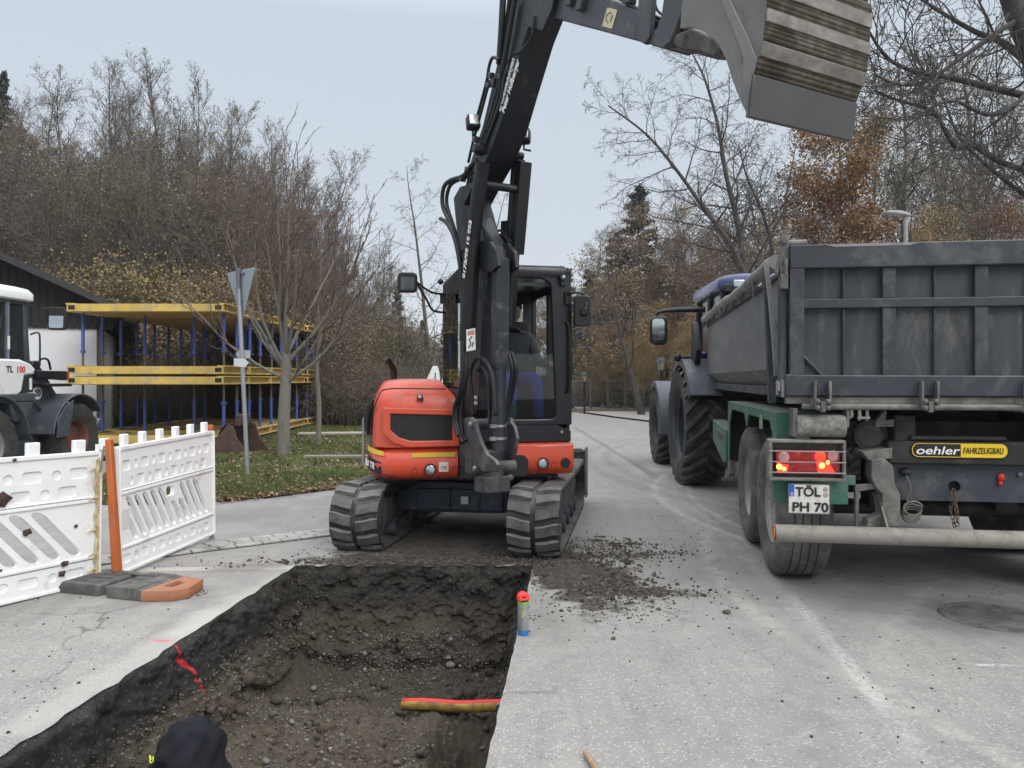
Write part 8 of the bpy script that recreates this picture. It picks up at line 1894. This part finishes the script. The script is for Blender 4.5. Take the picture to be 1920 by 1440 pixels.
root = thing('maple_tree', 'bare young maple with upright shoots growing just right of the road sign', 'tree', (mx, my, 0)); a, b_ = t.meshes(2, m_maple_bark, m_red_twig); link('trunk', a, root); link('crown', b_, root)
link('foliage', t.leaves(260, .04, [L_tan, L_brown], .04), root)
traced('young_tree', 'thin young trunk between the maple and the end of the formwork', [(597, 832), (598, 760), (594, 690), (600, 630), (596, 570), (602, 500), (598, 430)], 17.4, .06, [dict(kids=12, t0=.35), dict(abs=1.8, fall=.4, ang=38, up=.8, wob=.1, n=4, seg=6, kids=6, rr=.5), dict(len=.4, fall=.4, ang=40, up=.6, wob=.12, n=3, seg=4, kids=3, rr=.5, rmin=.006), dict(len=.5, fall=.3, ang=40, up=.4, wob=.15, n=3, seg=3, rr=.7, rmin=.005)], m_maple_bark, m_red_twig, 62)
# big bare tree at the right edge, limbs sweeping left
t = Tree(71); Y = 12.5; base = Vector(((2010 - CX) / F * Y, Y, 0))
lsp = [dict(kids=0), dict(kids=0), dict(abs=1.9, fall=.45, ang=48, angv=14, up=.35, wob=.17, n=4, seg=8, kids=7, rr=.42, t0=.12, taper=.2, rmin=.008), dict(len=.42, fall=.4, ang=45, angv=12, up=.35, wob=.2, n=3, seg=5, kids=4, rr=.5, rmin=.006), dict(len=.45, fall=.3, ang=48, up=.5, wob=.25, n=3, seg=4, rr=.7, rmin=.0045)]
P = [W(px, py, Y) - base for px, py in [(2010, 890), (2000, 600), (1985, 350), (1950, 150), (1905, 30), (1870, -80), (1850, -200)]]; t.tube([tuple(p) for p in spline(P, 4)], list(np.linspace(.24, .10, 25)), 12, 0)
for k, (pts, r0, yy) in enumerate([([(1960, 190), (1905, 175), (1840, 160), (1780, 145), (1720, 135), (1665, 110), (1630, 60)], .07, [0, -.2, -.5, -.8, -1, -1.2, -1.4]), ([(1985, 330), (1940, 325), (1870, 300), (1820, 270), (1790, 275), (1750, 210), (1690, 190), (1640, 170)], .06, [0, -.2, -.3, -.5, -.7, -.8, -1, -1.2]),
      ([(1930, 120), (1880, 80), (1830, 60), (1760, 20), (1700, -20)], .07, [0, .3, .5, .8, 1]), ([(1990, 400), (1950, 385), (1900, 350), (1850, 310), (1800, 260), (1770, 190), (1740, 130)], .05, [0, .3, .5, .7, .9, 1.2, 1.4]), ([(1905, 40), (1870, 60), (1800, 110), (1740, 150), (1690, 160), (1640, 140)], .05, [0, -.4, -.7, -1.0, -1.3, -1.5]), ([(1945, 150), (1900, 200), (1850, 215), (1790, 190), (1740, 205), (1700, 240)], .045, [0, -.5, -.9, -1.3, -1.5, -1.6]), ([(1960, 200), (2000, 100), (2040, 0), (2080, -90)], .08, [0, 0, 0, 0]), ([(1985, 300), (2060, 220), (2130, 180)], .06, [0, 0, 0])]):
    P = spline([W(px, py, Y + dy) - base for (px, py), dy in zip(pts, yy)], 4); m = len(P); Rr = [r0 * (1 - .75 * i / (m - 1)) for i in range(m)]; t.tube([tuple(p) for p in P], Rr, 7, 1)
    Nk = 13
    for j in range(Nk):
        tt = .1 + .9 * (j + t.r.random()) / Nk; f = tt * (m - 1); i = min(int(f), m - 2); pp = P[i].lerp(P[i + 1], f - i); dd = (P[i + 1] - P[i]).normalized(); ax = dd.orthogonal().normalized(); ax.rotate(Matrix.Rotation(j * 2.4, 3, dd)); nd = dd.copy(); nd.rotate(Matrix.Rotation(R(50 + t.r.gauss(0, 12)), 3, ax))
        t.grow(pp, nd, 2.0 * (1 - .4 * tt) * t.r.uniform(.6, 1.2), Rr[i] * .42, 2, lsp)
root = thing('bare_tree', 'large bare tree at the right edge with limbs sweeping left over the trailer', 'tree', base); a, b_ = t.meshes(2, mat('dark_wet_bark', (.05, .045, .04), .95, var=.4, vs=4, bs=25, ba=.5, stretch=(3, 3, .6)), m_birch_twig); link('trunk', a, root); link('crown', b_, root)

# ---------------------------------------------------------------- thin autumn haze over the site
hz = MB().bx(-95, 95, -8, 140, -6.5, 30).build('haze', None if 0 else m_black, None, smooth=0)
hm = bpy.data.materials.new('thin_haze'); hm.use_nodes = True; nt = hm.node_tree; nt.nodes.clear()
o_ = nt.nodes.new('ShaderNodeOutputMaterial'); v_ = nt.nodes.new('ShaderNodeVolumePrincipled'); v_.inputs['Color'].default_value = (.9, .93, .97, 1); v_.inputs['Density'].default_value = .0005
nt.links.new(v_.outputs[0], o_.inputs['Volume']); hz.data.materials.clear(); hz.data.materials.append(hm); tag(hz, kind='stuff')
